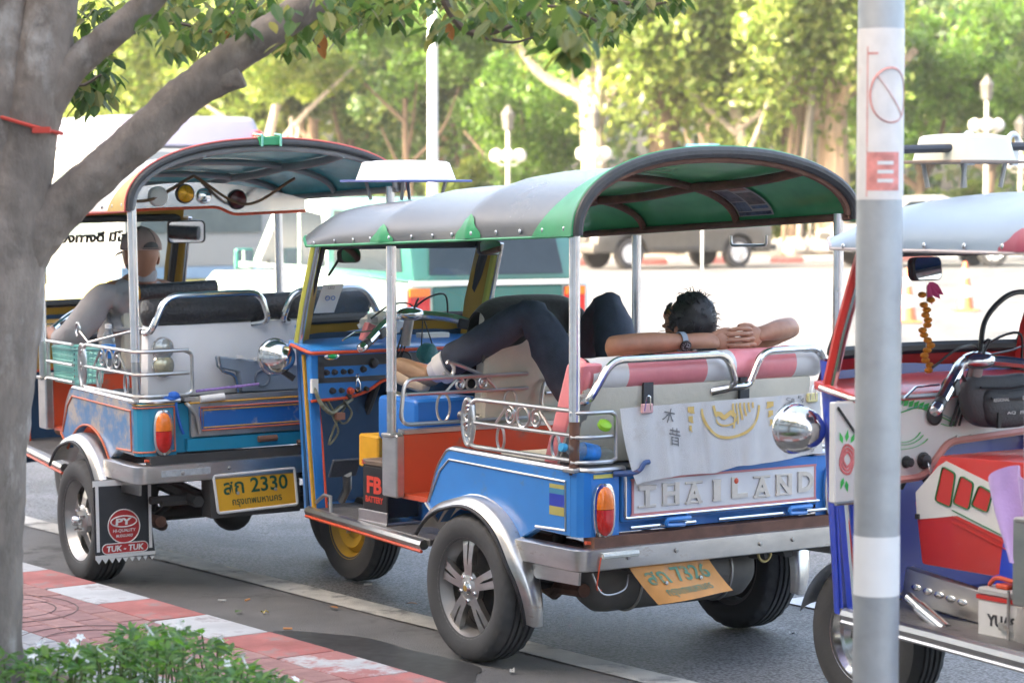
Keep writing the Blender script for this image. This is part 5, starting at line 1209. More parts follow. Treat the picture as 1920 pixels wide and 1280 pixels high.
ymat=mat('faded_yellow_print',(.66,.47,.16),.9,var=.1,scale=20,dirt=.35,dirtcol=(.62,.58,.5),dscale=20); ink=mat('ink_print',(.16,.16,.16),.9,dirt=.5,dirtcol=(.42,.42,.40),dscale=40)
def onb(y,z): 
    a=(.478-y)/.955; zt=.985+.014*a; zb=.712+.034*a; b=(zt-z)/(zt-zb); return cb_(min(1,max(0,a)),min(1,max(0,b)),.003)
def ribbon(mb,pts,wd):
    L_=[];Rr_=[]
    for i,(y,z) in enumerate(pts):
        a=pts[max(0,i-1)];b=pts[min(len(pts)-1,i+1)]; d=Vector((b[0]-a[0],b[1]-a[1],0)).normalized(); n=Vector((-d.y,d.x,0))*wd/2
        L_.append(onb(y+n.x,z+n.y)); Rr_.append(onb(y-n.x,z-n.y))
    for i in range(len(pts)-1): mb.face([L_[i],L_[i+1],Rr_[i+1],Rr_[i]])
m=MB(); cy0,cz0=-.035,.965
ribbon(m,[(cy0+.135*math.cos(a),cz0+.118*math.sin(a)) for a in [PI*1.0+PI*i/30 for i in range(31)]],.011)
for k in range(6): ribbon(m,[(cy0-.012-.019*k+.004*math.sin(z*60),z) for z in [.978-.0075*i for i in range(int(14-k*1.9))]],.0085)
for s in(-1,1):
    for k in range(3): ribbon(m,[(cy0+s*(.175+.006*k),.966-.035*k),(cy0+s*(.205-.003*k),.966-.035*k)],.02)
    for k in range(3): ribbon(m,[(cy0+s*(.172+.006*k),.952-.035*k),(cy0+s*(.195-.003*k),.955-.035*k)],.006)
ribbon(m,[(cy0+.075-.012*i+.004*math.sin(i*2),.935+.010*math.sin(i*1.3)) for i in range(9)],.018); ribbon(m,[(cy0+.085,.975),(cy0+.075,.945)],.012)
ribbon(m,[(cy0+.02+.05*math.cos(a),.925+.03*math.sin(a)) for a in [PI+PI*i/12 for i in range(13)]],.007)
m.split('yellow_emblem',ymat,C,smooth=0)
def btext(s,y,z,h,w_,sh=0): text(s,.05,ink,C,(0,0,0),(0,-1,0),(0,0,1),ext=0,bold=.0,fit=(w_,h),warp=lambda a,b:onb(y-a*.95-b*.25,z+b*.97-a*.2),shear=sh,name='ink_character')
btext('木',.258,.948,.055,.055,.1); btext('昔',.235,.868,.065,.06,-.2); btext('回',-.325,.938,.03,.034); btext('CB',-.325,.978,.014,.04); btext('4',-.385,.972,.02,.018); btext('E',-.372,.985,.012,.02)
m=MB(); ribbon(m,[(-.325+.036*math.cos(a),.938+.030*math.sin(a)) for a in [2*PI*i/28 for i in range(29)]],.004); m.build('ink_ring',ink,C,smooth=0)
for y,m_ in((.362,mat('pink_clip',(.66,.38,.38),.4)),(-.43,mat('yellow_clip',(.68,.62,.30),.4))):
    p=onb(y,.972); o=MB().box(p+Vector((-.002,0,.008)),(.014,.05,.034)).build('binder_clip',m_,C,bevel=.003)
    MB().tube([p+Vector((-.008,.015,.0)),p+Vector((-.014,.010,.05)),p+Vector((-.012,.0,.055)),p+Vector((-.012,-.008,.05)),p+Vector((-.008,-.012,.0))],.0022,5).build('clip_wire',chrome,o)
MB().tube(spiral(onb(-.42,.765)+Vector((-.006,0,0)),.009,.007,0,5,12,(0,1,0),(0,0,1)),.0022,5).build('wire_hook',dullm,C)
# bottle, lime ball
def bottle(nm,T,l,label,tilt,m_,cap):
    o=inside(nm,T,l,label,'bottle'); o.rotation_euler.rotate(Quaternion((0,1,0),0)) ; M_=Matrix.Rotation(tilt,3,'X')
    ax=M_@Vector((0,0,1))
    MB().lathe([(.0,0),(.030,.0),(.033,.006),(.033,.05),(.031,.055),(.033,.06),(.033,.13),(.030,.155),(.016,.185),(.013,.19),(.013,.20)],(0,0,0),ax,22).build('bottle_body',m_,o)
    MB().lathe([(.0338,.06),(.0342,.062),(.0342,.122),(.0338,.124)],(0,0,0),ax,22).build('bottle_label',mat('blue_label',(.02,.20,.60),.35,var=.35,scale=30),o)
    MB().cyl(ax*.198,ax*.218,.0155,16).build('bottle_cap',cap,o)
    return o
pet=glassmat('clear_plastic',(.86,.93,.95),.12)
bottle('water_bottle',T2,(-.565,.47,.805),'clear water bottle with blue label lying behind the rear seat of the THAILAND tuk-tuk',-1.35,pet,mat('blue_cap',(.03,.30,.55),.4))
o=inside('lime_cap',T2,(-.60,.52,.915),'small lime green cap stuck on the corner rail behind the seat','cap'); MB().lathe([(.0,.0),(.022,.0),(.026,.006),(.025,.020),(.018,.026),(0,.028)],(0,0,0),(-.6,0,.8),20).build('cap_shell',mat('lime_plastic',(.30,.62,.03),.4),o)
# battery with red letters on the floor of the THAILAND tuk-tuk
bt=inside('car_battery',T2,(.94,.46,.403),'black battery with red lettering on the step of the THAILAND tuk-tuk','battery')
MB().b2((-.095,-.085,.03),(.095,.07,.235)).build('battery_case',mat('battery_black',(.018,.018,.02),.4,var=.2,dirt=.15,dirtcol=(.06,.055,.05)),bt,bevel=.005)
MB().b2((-.097,-.087,.235),(.097,.072,.26)).build('battery_lid',mat('battery_lid',(.16,.12,.09),.6,dirt=.4,dirtcol=(.08,.07,.06)),bt,bevel=.005)
MB().b2((-.11,-.09,.0),(.11,.084,.012)).b2((-.11,.072,.0),(.11,.082,.055)).build('battery_tray',steel,bt,bevel=.003)
br=mat('battery_red',(.62,.06,.035),.5)
text('FB',.1,br,bt,(.0,.0715,.158),(-1,0,0),(0,0,1),ext=.0005,bold=.004,fit=(.115,.07)); text('BATTERY',.05,br,bt,(.0,.0715,.098),(-1,0,0),(0,0,1),ext=.0005,bold=.0015,fit=(.135,.026))
text('3-',.05,br,bt,(.082,.0735,.247),(-1,0,0),(0,0,1),ext=.0003,bold=.001,fit=(.03,.018))
# jacket over the driver's backrest
jk=mat('dark_brown_cloth',(.026,.024,.023),.9,var=.15,scale=9,bump=.3,bscale=60,sheen=.3)
J=inside('jacket',T2,(.69,-.06,1.0),'dark jacket draped over the driver backrest of the THAILAND tuk-tuk','jacket')
def jf(u,v):
    # over the top: v 0 rear hem .. 1 front hem
    y=.255-.51*u; w_=.010*math.sin(u*17+v*9)+.006*math.sin(u*31-v*14); t=v
    zr=.07+.12*min(1,u/.45)+.012*math.sin(u*14)
    top=.305+.012*math.sin(u*3)-.05*(abs(u-.5)*2)**6
    if t<.42: b=t/.42; return Vector((-.085+.035*b+w_*(1-b)-.008,y*(1+.12*(1-b)),zr+(top-zr)*b))
    if t<.58: b=(t-.42)/.16; return Vector((-.05+.09*b,y,top+.02*math.sin(PI*b)))
    b=(t-.58)/.42; return Vector((.045+.04*b+w_*b+.008,y*(1+.1*b),top+(-.05-top)*b))
MB().grid(jf,36,40).build('jacket_shell',jk,J,solid=.006,smooth=60)
# bags and cloths on the handlebar
tb=mat('teal_cloth',(.03,.17,.18),.6,var=.3,scale=20,bump=.5,bscale=40)
o=inside('pouch',T2,(1.36,.0,1.06),'small teal pouch hanging from the handlebar of the THAILAND tuk-tuk','pouch')
MB().ell((0,0,0),(.035,.052,.045),18,12,fn=lambda d,p:p*(1+.12*noise.noise(d*3))).build('pouch_body',tb,o); MB().tube([(.0,.03,.03),(.02,.01,.14)],.003,5).tube([(0,-.03,.03),(.02,.0,.14)],.003,5).build('drawstring',blk,o)
o=inside('plastic_bag',T2,(1.58,.10,1.15),'crumpled white plastic bag on the dash of the THAILAND tuk-tuk','bag')
MB().ell((0,0,.03),(.06,.10,.05),24,14,fn=lambda d,p:p*(1+.45*noise.noise(d*2.5)+.2*noise.noise(d*7))).build('bag_film',mat('white_film',(.72,.73,.73),.35,trans=.1),o)
o=inside('paper_box',T2,(1.50,-.10,1.118),'white paper packet lying on the dash beside the handlebar of the THAILAND tuk-tuk','packet'); MB().b2((-.03,-.09,0),(.03,.05,.022)).build('packet_shell',whiteplate,o,bevel=.003)
o=inside('pink_box',T2,(1.45,.24,1.12),'small pink packet behind the left grip of the THAILAND tuk-tuk','packet'); MB().box((0,0,.03),(.04,.06,.08),Matrix.Rotation(.4,3,'X')).build('packet_shell',mat('pink_card',(.55,.20,.22),.5,var=.25,scale=40),o,bevel=.003)
# items in the weathered blue tuk-tuk
o=inside('plastic_basket',T1,(.43,.55,.86),'mint green mesh basket behind the side rail of the weathered blue tuk-tuk','basket')
mint=mat('mint_plastic',(.30,.62,.55),.45)
m=MB()
for k in range(7):
    z=.005+.026*k; s=1+.018*k
    m.tube([(.13*s,.07*s,z),(-.13*s,.07*s,z),(-.13*s,-.07*s,z),(.13*s,-.07*s,z)],.0038,4,closed=True)
for k in range(14):
    x=-.13+.02*k
    for s in(1,-1): m.bar((x,s*.07,.005),(x*1.1,s*.078,.165),.0035,4)
for k in range(7):
    y=-.06+.02*k
    for s in(1,-1): m.bar((s*.13,y,.005),(s*.143,y*1.1,.165),.0035,4)
m.b2((-.13,-.07,0),(.13,.07,.004)); m.build('basket_mesh',mint,o); MB().tube(fillet([(.145,.08,.166),(-.145,.08,.166),(-.145,-.08,.166),(.145,-.08,.166)],.02,3,closed=True),.007,6,closed=True).build('basket_rim',mint,o)
bottle('water_bottle',T1,(.16,.5,.93),'clear empty bottle standing behind the side rail of the weathered blue tuk-tuk',0,pet,mat('white_cap',(.7,.7,.7),.4))
o=inside('folding_stool',T1,(-.58,.06,.868),'grey blue plastic folding stool laid behind the white seat back of the weathered blue tuk-tuk','stool')
gb=mat('grey_blue_plastic',(.20,.25,.31),.5,var=.08)
MB().prism([(.0,.20,.165),(.0,-.24,.105),(.0,-.30,.0),(.0,.09,.0),(.0,.10,.09),(.0,.19,.11)],(.05,0,0)).build('stool_panel',gb,o,bevel=.006)
m=MB()
for k in range(5): m.box((-.004,.10-.085*k,.158-.0125*k),(.012,.03,.012))
m.build('anti_slip_pad',whiteplate,o); MB().torus((-.002,-.01,.06),(1,0,0),.035,.006,20,6).build('hinge_ring',mat('grey_blue_dark',(.11,.14,.18),.5),o)
MB().tube(fillet([(-.004,.20,.165),(-.004,.195,.10),(-.004,.12,.08),(-.004,.11,.0)],.03,3),.007,6).build('stool_leg',chrome,o)
# items in the red and white tuk-tuk
o=inside('waist_bag',T3,(1.43,-.055,1.085),'dark grey waist bag hanging from the handlebar of the red and white tuk-tuk','bag')
gbm=mat('grey_nylon',(.075,.075,.08),.55,var=.15,bump=.3,bscale=120)
def wb(d,p):
    sx=math.copysign(abs(d.x)**.7,d.x); sy=math.copysign(abs(d.y)**.55,d.y); sz=math.copysign(abs(d.z)**.6,d.z)
    k=1-.20*max(0,-sz); return Vector((sx*.045*(1-.25*max(0,sz)),sy*.165*k,sz*.083+.02*(sy*sy)*(1 if sz>0 else 0)))
b=MB().ell((0,0,0),(1,1,1),32,18,fn=wb).build('bag_body',gbm,o)
MB().ell((-.028,-.015,-.02),(1,1,1),28,14,fn=lambda d,p:wb(d,p)*.78).build('front_pocket',mat('grey_nylon_dark',(.05,.05,.055),.5,bump=.3,bscale=120),b)
MB().tube([(-.047,.13,.052),(-.052,0,.046),(-.047,-.14,.056)],.005,6).tube([(-.066,.10,.018),(-.072,-.01,.012),(-.066,-.12,.02)],.004,6).build('zip',blk,b)
for y,w_,z,s in((.075,.07,.022,'REGIONAL'),(-.06,.08,.024,'DRIVE'),(.03,.04,-.022,'AQ'),(-.03,.04,-.022,'PRO')):
    text(s,.02,mat('pale_print',(.52,.52,.50),.5),b,(-.0765,y-.01,z-.012 if False else z-.01),(0,-1,0),(0,0,1),ext=0,bold=.0006,fit=(w_,.011))
m=MB(); m.tube(catmull([(-.0,.14,.05),(.0,.18,.11),(-.02,.22,.13)],5),.010,6,flat=.35).tube(catmull([(0,-.15,.06),(-.0,-.17,.12),(.02,-.15,.17),(-.0,-.05,.16),(-.03,.10,.15)],5),.010,6,flat=.35).build('bag_strap',blk,b)
for y in(-.08,.06): MB().box((-.060,y,-.055),(.01,.012,.05)).build('webbing',blk,b)
o=inside('car_battery',T3,(.92,.36,.418),'white battery with red band on the floor of the red and white tuk-tuk','battery')
MB().b2((-.10,-.085,.0),(.105,.085,.13)).build('battery_case',mat('battery_white',(.62,.62,.60),.4,dirt=.2,dirtcol=(.45,.43,.4)),o,bevel=.005); MB().b2((-.103,-.088,.13),(.108,.088,.142)).build('battery_band',red,o)
MB().b2((-.102,-.087,.142),(.107,.087,.165)).build('battery_lid',mat('battery_grey',(.40,.40,.39),.5),o,bevel=.006)
text('YUASA',.05,mat('battery_ink',(.04,.04,.045),.5),o,(-.01,.0865,.072),(-1,0,0),(0,0,1),ext=.0004,bold=.002,fit=(.15,.036))
MB().tube(catmull([(.09,.05,.17),(.05,.06,.195),(-.02,.05,.19),(-.08,.03,.20)],5),.007,8).build('battery_cable',vred,o); MB().b2((.0,.03,.165),(.05,.07,.18)).build('terminal_cover',vred,o,bevel=.004)
MB().cyl((-.03,.095,-.02),(-.03,.095,.17),.005,8).box((-.03,.09,.06),(.08,.012,.022)).build('battery_clamp',dullm,o)
MB().ell((-.09,.09,.07),(.04,.02,.06),14,10,fn=lambda d,p:p*(1+.3*noise.noise(d*3))).build('grey_rag',mat('grey_rag',(.34,.33,.31),.9,bump=.4,bscale=50),o)
o=inside('purple_cloth',T3,(.73,.60,.93),'lilac cloth hanging at the right edge of the photo','cloth')
MB().grid(lambda u,v:Vector((-.10+.20*u*(1-.25*v)+.014*math.sin(v*4),.03*math.sin(u*9+v*3)+.018*math.sin(u*4),.03-.27*v*(1-.35*(u*2-1)**2)+.02*math.sin(u*3)-.04*(u*2-1)**2)),24,18).build('cloth_sheet',mat('lilac_cloth',(.42,.30,.58),.85,bump=.3,bscale=60,sheen=.3),o,solid=.004,smooth=60)
g=inside('flower_garland',T3,(1.50,.20,1.30),'orange and pink flower garland hanging behind the windscreen of the red and white tuk-tuk','garland')
m=MB(); rg=random.Random(2)
for k in range(16): m.ell((rg.uniform(-.01,.01),rg.uniform(-.012,.012),.13-.016*k),(.013,.015,.010),8,6)
m.build('marigold',mat('marigold',(.72,.28,.02),.7,var=.2,scale=80,bump=.6,bscale=150),g)
m=MB()
for a in(-.5,0,.6): leaf(m,Vector((0,-.01,.17)),(.1,-.5+a*.6,-.5),.075,.03,(1,0,.2))
m.build('orchid_petal',mat('magenta_petal',(.62,.05,.22),.6),g,smooth=0); MB().bar((0,0,.2),(0,0,-.12),.0015,4).build('string',whiteplate,g)
# ------------------------------------------------------------------ the two men
skinm=mat('skin_tan',(.36,.175,.105),.48,var=.22,scale=11,bump=.08,bscale=120); skin2=mat('skin_brown',(.30,.145,.085),.5,var=.1,scale=14)
hairm=mat('black_hair',(.012,.011,.012),.42,var=.3,scale=40)
denim=mat('dark_denim',(.038,.049,.078),.85,var=.22,scale=16,bump=.35,bscale=220); blackc=mat('black_shirt',(.014,.014,.016),.85,var=.15,bump=.2,bscale=100)
def join_mesh(o,mb,smooth=60):
    me2=mb.mesh('tmp',smooth=smooth); bm=bmesh.new(); bm.from_mesh(o.data); bm.from_mesh(me2); bm.to_mesh(o.data); bm.free(); bpy.data.meshes.remove(me2)
def finger(mb,pts,r):
    C_=catmull(pts,4); n=len(C_); d=(C_[-1]-C_[-2]).normalized()
    C_=C_+[C_[-1]+d*r*.55,C_[-1]+d*r*.85]; rr=[r*(1.06-.20*i/n+(.07 if i in(4,8) else 0)) for i in range(n)]+[r*.6,r*.15]
    mb.tube(C_,rr,10)
def head(mb,c,q,sz=1,nose=True):
    def f(d,p):
        p=p.copy()
        if d.z<0: p.x*=1-.18*(-d.z); p.y*=1-.32*(-d.z)
        if d.x>.2 and d.z<.1: p.x+=.008*sz
        return p
    mb.ell(c,(.098*sz,.077*sz,.118*sz),22,16,rot=q,fn=f)
    if nose:
        mb.ell(Vector(c)+q@Vector((.10,0,-.018))*sz,(.020*sz,.014*sz,.024*sz),10,8,rot=q)
        mb.ell(Vector(c)+q@Vector((.088,0,-.062))*sz,(.012*sz,.024*sz,.008*sz),10,6,rot=q)
    for s in(1,-1): mb.ell(Vector(c)+q@Vector((-.008,s*.078,-.012))*sz,(.020*sz,.009*sz,.034*sz),10,8,rot=q)
# --- the sleeper on the THAILAND tuk-tuk
P2=inside('person',T2,(0,0,0),'man asleep on the back seat with hands clasped behind his dark hair and knees up','person')
V=[(.22,-.10,.90),(.10,-.11,.93),(-.05,-.13,1.00),(-.15,-.14,1.09),(-.20,-.14,1.15),   # pelvis..neck base 0-4
 (-.17,.05,1.10),(-.33,.285,1.188),(-.375,.12,1.195),(-.405,.0,1.197),(-.408,-.10,1.197),(-.415,-.165,1.196),  # left arm 5-10
 (-.17,-.33,1.10),(-.33,-.625,1.232),(-.375,-.50,1.225),(-.40,-.40,1.215),(-.408,-.345,1.210),               # right arm 11-15
 (.24,-.03,.90),(.36,.04,1.12),(.45,.095,1.29),(.62,.19,1.17),(.82,.295,1.03),(.87,.30,1.015),(.97,.345,1.04),  # left leg 16-22
 (.22,-.18,.90),(.34,-.25,1.14),(.43,-.285,1.31),(.60,-.31,1.12),(.80,-.32,.96),(.95,-.33,.95)]  # right leg 23-28
E_=[(0,1),(1,2),(2,3),(3,4),(3,5),(5,6),(6,7),(7,8),(8,9),(9,10),(3,11),(11,12),(12,13),(13,14),(14,15),(0,16),(16,17),(17,18),(18,19),(19,20),(20,21),(21,22),(0,23),(23,24),(24,25),(25,26),(26,27),(27,28)]
Rd=[.11,.11,.12,.10,.055,.055,.040,.043,.029,(.03,.036),(.016,.040),.055,.041,.044,.030,(.018,.040),.09,.068,.042,.045,.034,.034,.030,.09,.068,.042,.042,.034,.03]
bd=skin('body',V,E_,Rd,skinm,P2)
mb=MB()
hq=(Matrix.Rotation(R(20),3,'Z')@Matrix.Rotation(R(-28),3,'Y'))
hc=Vector((-.275,-.135,1.255)); head(mb,hc,hq,.98); mb.tube([(-.19,-.14,1.14),(-.25,-.138,1.20)],.052,12)
# right-hand fingers lie over the left hand, left-hand fingers pass between them
for k,(z,l) in enumerate(((1.236,.060),(1.216,.078),(1.194,.082),(1.172,.068))):
    finger(mb,[(-.412,-.325,z-.004),(-.434,-.290,z+.002),(-.440,-.262+ (.082-l)*.4,z+.003),(-.432,-.325+.03+l,z+.001),(-.424,-.318+.038+l,z-.002)],.0092)
for k,(z,l) in enumerate(((1.226,.050),(1.205,.06),(1.183,.066),(1.160,.075))):
    finger(mb,[(-.415,-.185,z-.004),(-.430,-.225,z-.006),(-.4335,-.262,z-.007),(-.430,-.262-l*.8,z-.006),(-.420,-.275-l,z-.008)],.0092)
finger(mb,[(-.405,-.355,1.232),(-.412,-.325,1.246),(-.414,-.295,1.250),(-.412,-.27,1.247)],.0098)
finger(mb,[(-.402,-.135,1.212),(-.405,-.17,1.226),(-.407,-.20,1.234),(-.405,-.225,1.234)],.0098)
mb.ell((-.412,-.195,1.194),(.017,.055,.041),16,10); mb.ell((-.410,-.335,1.204),(.017,.055,.043),16,10)
join_mesh(bd,mb)
nl=MB()
for z,l in((1.236,.060),(1.216,.078),(1.194,.082),(1.172,.068)): nl.ell((-.4285,-.280+l,z),(.003,.006,.0055),8,6)
nl.build('fingernail',mat('nail',(.50,.28,.21),.3),bd)
# trousers, shirt, shoes
tr=skin('jeans',[(.10,-.11,.93),(.22,-.10,.90),(.24,-.02,.90),(.36,.04,1.11),(.425,.075,1.235),(.455,.098,1.285),(.52,.135,1.225),(.62,.19,1.165),(.73,.247,1.09),(.80,.283,1.045),(.22,-.18,.90),(.34,-.25,1.13),(.415,-.28,1.26),(.44,-.287,1.31),(.50,-.295,1.24),(.60,-.31,1.13),(.78,-.32,.98)],[(1,0),(1,2),(2,3),(3,4),(4,5),(5,6),(6,7),(7,8),(8,9),(1,10),(10,11),(11,12),(12,13),(13,14),(14,15),(15,16)],[.125,.128,.105,.094,.080,.070,.077,.077,.072,.068,.105,.094,.080,.068,.075,.074,.066],denim,bd,root=1)
for v in tr.data.vertices:
    q=v.co; kn=math.exp(-((q.x-.44)**2+(q.z-1.24)**2)*60)+math.exp(-((q.x-.24)**2+(q.z-.98)**2)*40)+.6*math.exp(-((q.x-.76)**2)*120); n=noise.noise(q*14)*.006+noise.noise(Vector((q.x*10+q.z*18,q.y*6,q.z*5)))*.010+kn*.0055*math.sin(q.x*55-q.z*95+noise.noise(q*8)*5); v.co+=v.normal*n
MB().tube([(.775,.265,1.055),(.815,.287,1.030)],[.069,.064],16).build('jeans_cuff',mat('pale_cuff',(.60,.60,.62),.8),tr)
MB().tube([(.80,.285,1.04),(.845,.297,1.02)],[.052,.046],14).build('sock',mat('grey_sock',(.50,.50,.55),.85,bump=.3,bscale=150),bd)
sh=MB(); 
def shoe(u,v):
    t=u; y=(v*2-1); 
    return None
skin('shoe',[(.845,.295,1.02),(.87,.302,.995),(.93,.33,1.015),(1.0,.36,1.04),(1.045,.378,1.048)],[(0,1),(1,2),(2,3),(3,4)],[.046,.052,.046,.042,.026],mat('tan_shoe_leather',(.27,.165,.095),.6,var=.2,bump=.2),bd)
skin('shoe_sole',[(.865,.312,.955),(.93,.34,.972),(1.0,.372,.998),(1.05,.39,1.02)],[(0,1),(1,2),(2,3)],[.030,.034,.034,.024],mat('tan_sole',(.42,.33,.24),.7),bd)
skin('shirt',[(.16,-.10,.94),(-.05,-.13,1.00),(-.15,-.14,1.085),(-.185,-.14,1.13),(-.17,.05,1.10),(-.22,.13,1.125),(-.17,-.33,1.10),(-.23,-.43,1.14)],[(0,1),(1,2),(2,3),(2,4),(4,5),(2,6),(6,7)],[.13,.135,.115,.07,.075,.068,.075,.068],blackc,bd,root=1)
# hair
hm=MB()
def hf(d,p):
    k=1.09+.06*noise.noise(d*5)+.03*noise.noise(d*14)
    p=p*k
    if d.x>.55 and d.z<.55: p=p*.80
    if d.z<-.45: p=p*(.86)
    if d.z<-.1 and d.x>-.1: p=p*.86
    return p
hm.ell(hc,(.100,.082,.116),40,26,rot=hq,fn=hf); ho=hm.build('hair',hairm,bd,smooth=80)
sm=MB(); rg=random.Random(4)
for i in range(700):
    d=Vector((rg.gauss(0,1),rg.gauss(0,1),rg.gauss(.35,.8))).normalized()
    if (d.x>.5 and d.z<.6) or d.z<-.5: continue
    p=hc+hq@Vector((d.x*.103,d.y*.084,d.z*.120)); nrm=hq@d; w_=Vector((rg.gauss(0,.5),rg.gauss(0,.5),rg.gauss(-.3,.4)))+(hq@Vector((.5,0,.2)))
    t=(nrm*(.06 if d.z<.6 else .3)+w_*.9).normalized(); l=rg.uniform(.022,.042)*(1.3 if d.z>.75 and rg.random()<.25 else 1)
    e=p+t*l+Vector((0,0,-.3*l)); sm.tube([p-nrm*.006,p+t*l*.55,e],[.0016,.0013,.0003],3,caps=False)
tag(sm.build('hair_strand',hairm,ho),kind='stuff')
# sunglasses
gm=MB(); fr0=hc+hq@Vector((.099,0,.018))
for s in(1,-1): gm.tube(fillet([hc+hq@Vector((.098-.018*(abs(y)>.05),s*y if False else y,z)) for y,z in((s*.012,.038),(s*.066,.040),(s*.068,.000),(s*.018,-.004))],.014,3,closed=True),.0042,6,closed=True)
for s in(1,-1): gm.tube([hc+hq@Vector((.082,s*.070,.034)),hc+hq@Vector((.03,s*.083,.026)),hc+hq@Vector((-.02,s*.083,.012))],.0042,6)
go=gm.build('sunglasses',blk,bd)
lm_=MB()
for s in(1,-1): lm_.face([hc+hq@Vector((.099-.018*(abs(y)>.05),y,z)) for y,z in((s*.012,.038),(s*.066,.040),(s*.068,.000),(s*.018,-.004))])
lm_.build('lens',glassmat('yellow_green_lens',(.62,.68,.08),.1),go,smooth=0)
# watch
wd_=(Vector((-.408,-.10,1.197))-Vector((-.375,.12,1.195))).normalized(); wc=Vector((-.402,.006,1.197))
u_,v_=frame(wd_); w_=MB(); wr=.0335
w_.grid(lambda a,b:wc+wd_*((b-.5)*.022)+(u_*math.cos(2*PI*a)+v_*math.sin(2*PI*a))*wr,28,2,closeu=True)
wo=w_.build('wrist_watch',mat('grey_strap',(.25,.30,.36),.6,var=.1),bd,solid=-.003)
nd=(Vector((-1,0,-.45))-wd_*Vector((-1,0,-.45)).dot(wd_)).normalized()
MB().lathe([(.0,0),(.020,0),(.0225,.002),(.0225,.009),(.018,.011),(0,.010)],wc+nd*.032,nd,24).build('watch_case',blk,wo)
m=MB(); a_,b_=frame(nd)
for k in range(12):
    d=a_*math.cos(2*PI*k/12)+b_*math.sin(2*PI*k/12); m.tube([wc+nd*.0432+d*.012,wc+nd*.0432+d*.0165],.0009,4)
m.tube([wc+nd*.0435,wc+nd*.0435+a_*.012],.0009,4).tube([wc+nd*.0435,wc+nd*.0435+(b_+a_*.3)*.009],.0009,4).build('watch_dial_mark',mat('dial_mark',(.5,.5,.52),.5),wo)
# --- the driver of the weathered blue tuk-tuk
P1=inside('person',T1,(0,0,0),'driver in a brown cap and grey shirt seated with his back to the camera','person')
V=[(.86,.16,.95),(.80,.16,1.05),(.72,.16,1.18),(.66,.155,1.29),(.63,.15,1.36),(.67,.33,1.27),(.72,.47,1.06),(.95,.46,1.03),(1.16,.44,1.06),(1.22,.42,1.055),(.70,-.02,1.27),(.76,-.15,1.06),(1.0,-.13,1.04),(1.18,-.11,1.07),(1.24,-.10,1.065),(.92,.26,.93),(1.28,.30,.97),(1.40,.28,.60),(1.50,.28,.52),(.92,.06,.93),(1.28,.02,.97),(1.40,.02,.60),(1.50,.02,.52)]
E_=[(0,1),(1,2),(2,3),(3,4),(3,5),(5,6),(6,7),(7,8),(8,9),(3,10),(10,11),(11,12),(12,13),(13,14),(0,15),(15,16),(16,17),(17,18),(0,19),(19,20),(20,21),(21,22)]
Rd=[.12,.12,.135,.10,.058,.060,.045,.042,.028,(.018,.04),.060,.045,.042,.028,(.018,.04),.09,.06,.045,.035,.09,.06,.045,.035]
b1=skin('body',V,E_,Rd,skin2,P1)
mb=MB(); hc1=Vector((.605,.165,1.455)); q1=Matrix.Rotation(R(4),3,'Z'); head(mb,hc1,q1,1.08); mb.tube([(.63,.15,1.33),(.61,.147,1.40)],.056,14)
for s,y0 in((1,.42),(-1,-.10)):
    for k in range(4): finger(mb,[(1.22,y0+.03-.018*k,1.07),(1.255,y0+.03-.018*k,1.075),(1.265,y0+.03-.018*k,1.05),(1.24,y0+.03-.018*k,1.035)],.009)
    finger(mb,[(1.20,y0-.03*s,1.06),(1.225,y0-.055*s,1.045),(1.25,y0-.055*s,1.035)],.010)
join_mesh(b1,mb)
gs=mat('grey_shirt',(.33,.32,.33),.85,var=.08,scale=8,bump=.25,bscale=90)
s1=skin('shirt',[(.86,.16,.93),(.80,.16,1.05),(.715,.16,1.17),(.655,.155,1.285),(.64,.15,1.335),(.655,.34,1.265),(.70,.475,1.07),(.82,.47,1.045),(.96,.455,1.035),(.69,-.03,1.265),(.75,-.16,1.07),(.98,-.13,1.045)],[(1,0),(1,2),(2,3),(3,4),(3,5),(5,6),(6,7),(7,8),(3,9),(9,10),(10,11)],[.15,.155,.165,.125,.068,.088,.080,.068,.06,.088,.080,.06],gs,b1,root=1)
for v in s1.data.vertices: v.co+=v.normal*(noise.noise(v.co*11)*.010+noise.noise(Vector((v.co.x*6,v.co.y*22,v.co.z*9)))*.006)
MB().lathe([(.066,.0),(.070,.03),(.064,.052)],(.625,.15,1.335),(-.15,0,1),20,nocap=True).build('collar',gs,s1,solid=.004)
skin('trousers',[(.86,.16,.95),(.92,.26,.93),(1.28,.30,.97),(1.40,.28,.62),(.92,.06,.93),(1.28,.02,.97),(1.40,.02,.62)],[(0,1),(1,2),(2,3),(0,4),(4,5),(5,6)],[.13,.10,.075,.06,.10,.075,.06],denim,b1)
cpm=mat('brown_cap',(.33,.235,.205),.85,var=.12,scale=10,bump=.3,bscale=160)
def cf_(d,p):
    if d.z<-.05: p=Vector((p.x,p.y,-.006))
    return p*(1+.012*noise.noise(d*6))
cp=MB().ell(hc1+Vector((0,0,.030)),(.119,.098,.106),28,16,rot=q1,fn=cf_).build('cap',cpm,b1,smooth=70)
MB().grid(lambda u,v:hc1+q1@Vector((.09+.085*v*(1-(2*u-1)**2*.5),(u-.5)*.17,.028-.02*v-.02*(2*u-1)**2)),12,5).build('cap_peak',cpm,cp,solid=.003)
MB().tube([hc1+q1@Vector((.108*math.cos(a),.094*math.sin(a),.030)) for a in [2*PI*i/36 for i in range(36)]],.005,6,closed=True).build('cap_band',mat('cap_band',(.10,.07,.06),.8),cp)
m=MB()
for k in range(3):
    a=PI*k/3+.3; m.tube([hc1+Vector((0,0,.030))+q1@Vector((.1195*math.cos(t)*math.cos(a),.0985*math.cos(t)*math.sin(a),.1065*math.sin(t))) for t in [PI*i/16 for i in range(17)]],.0018,5)
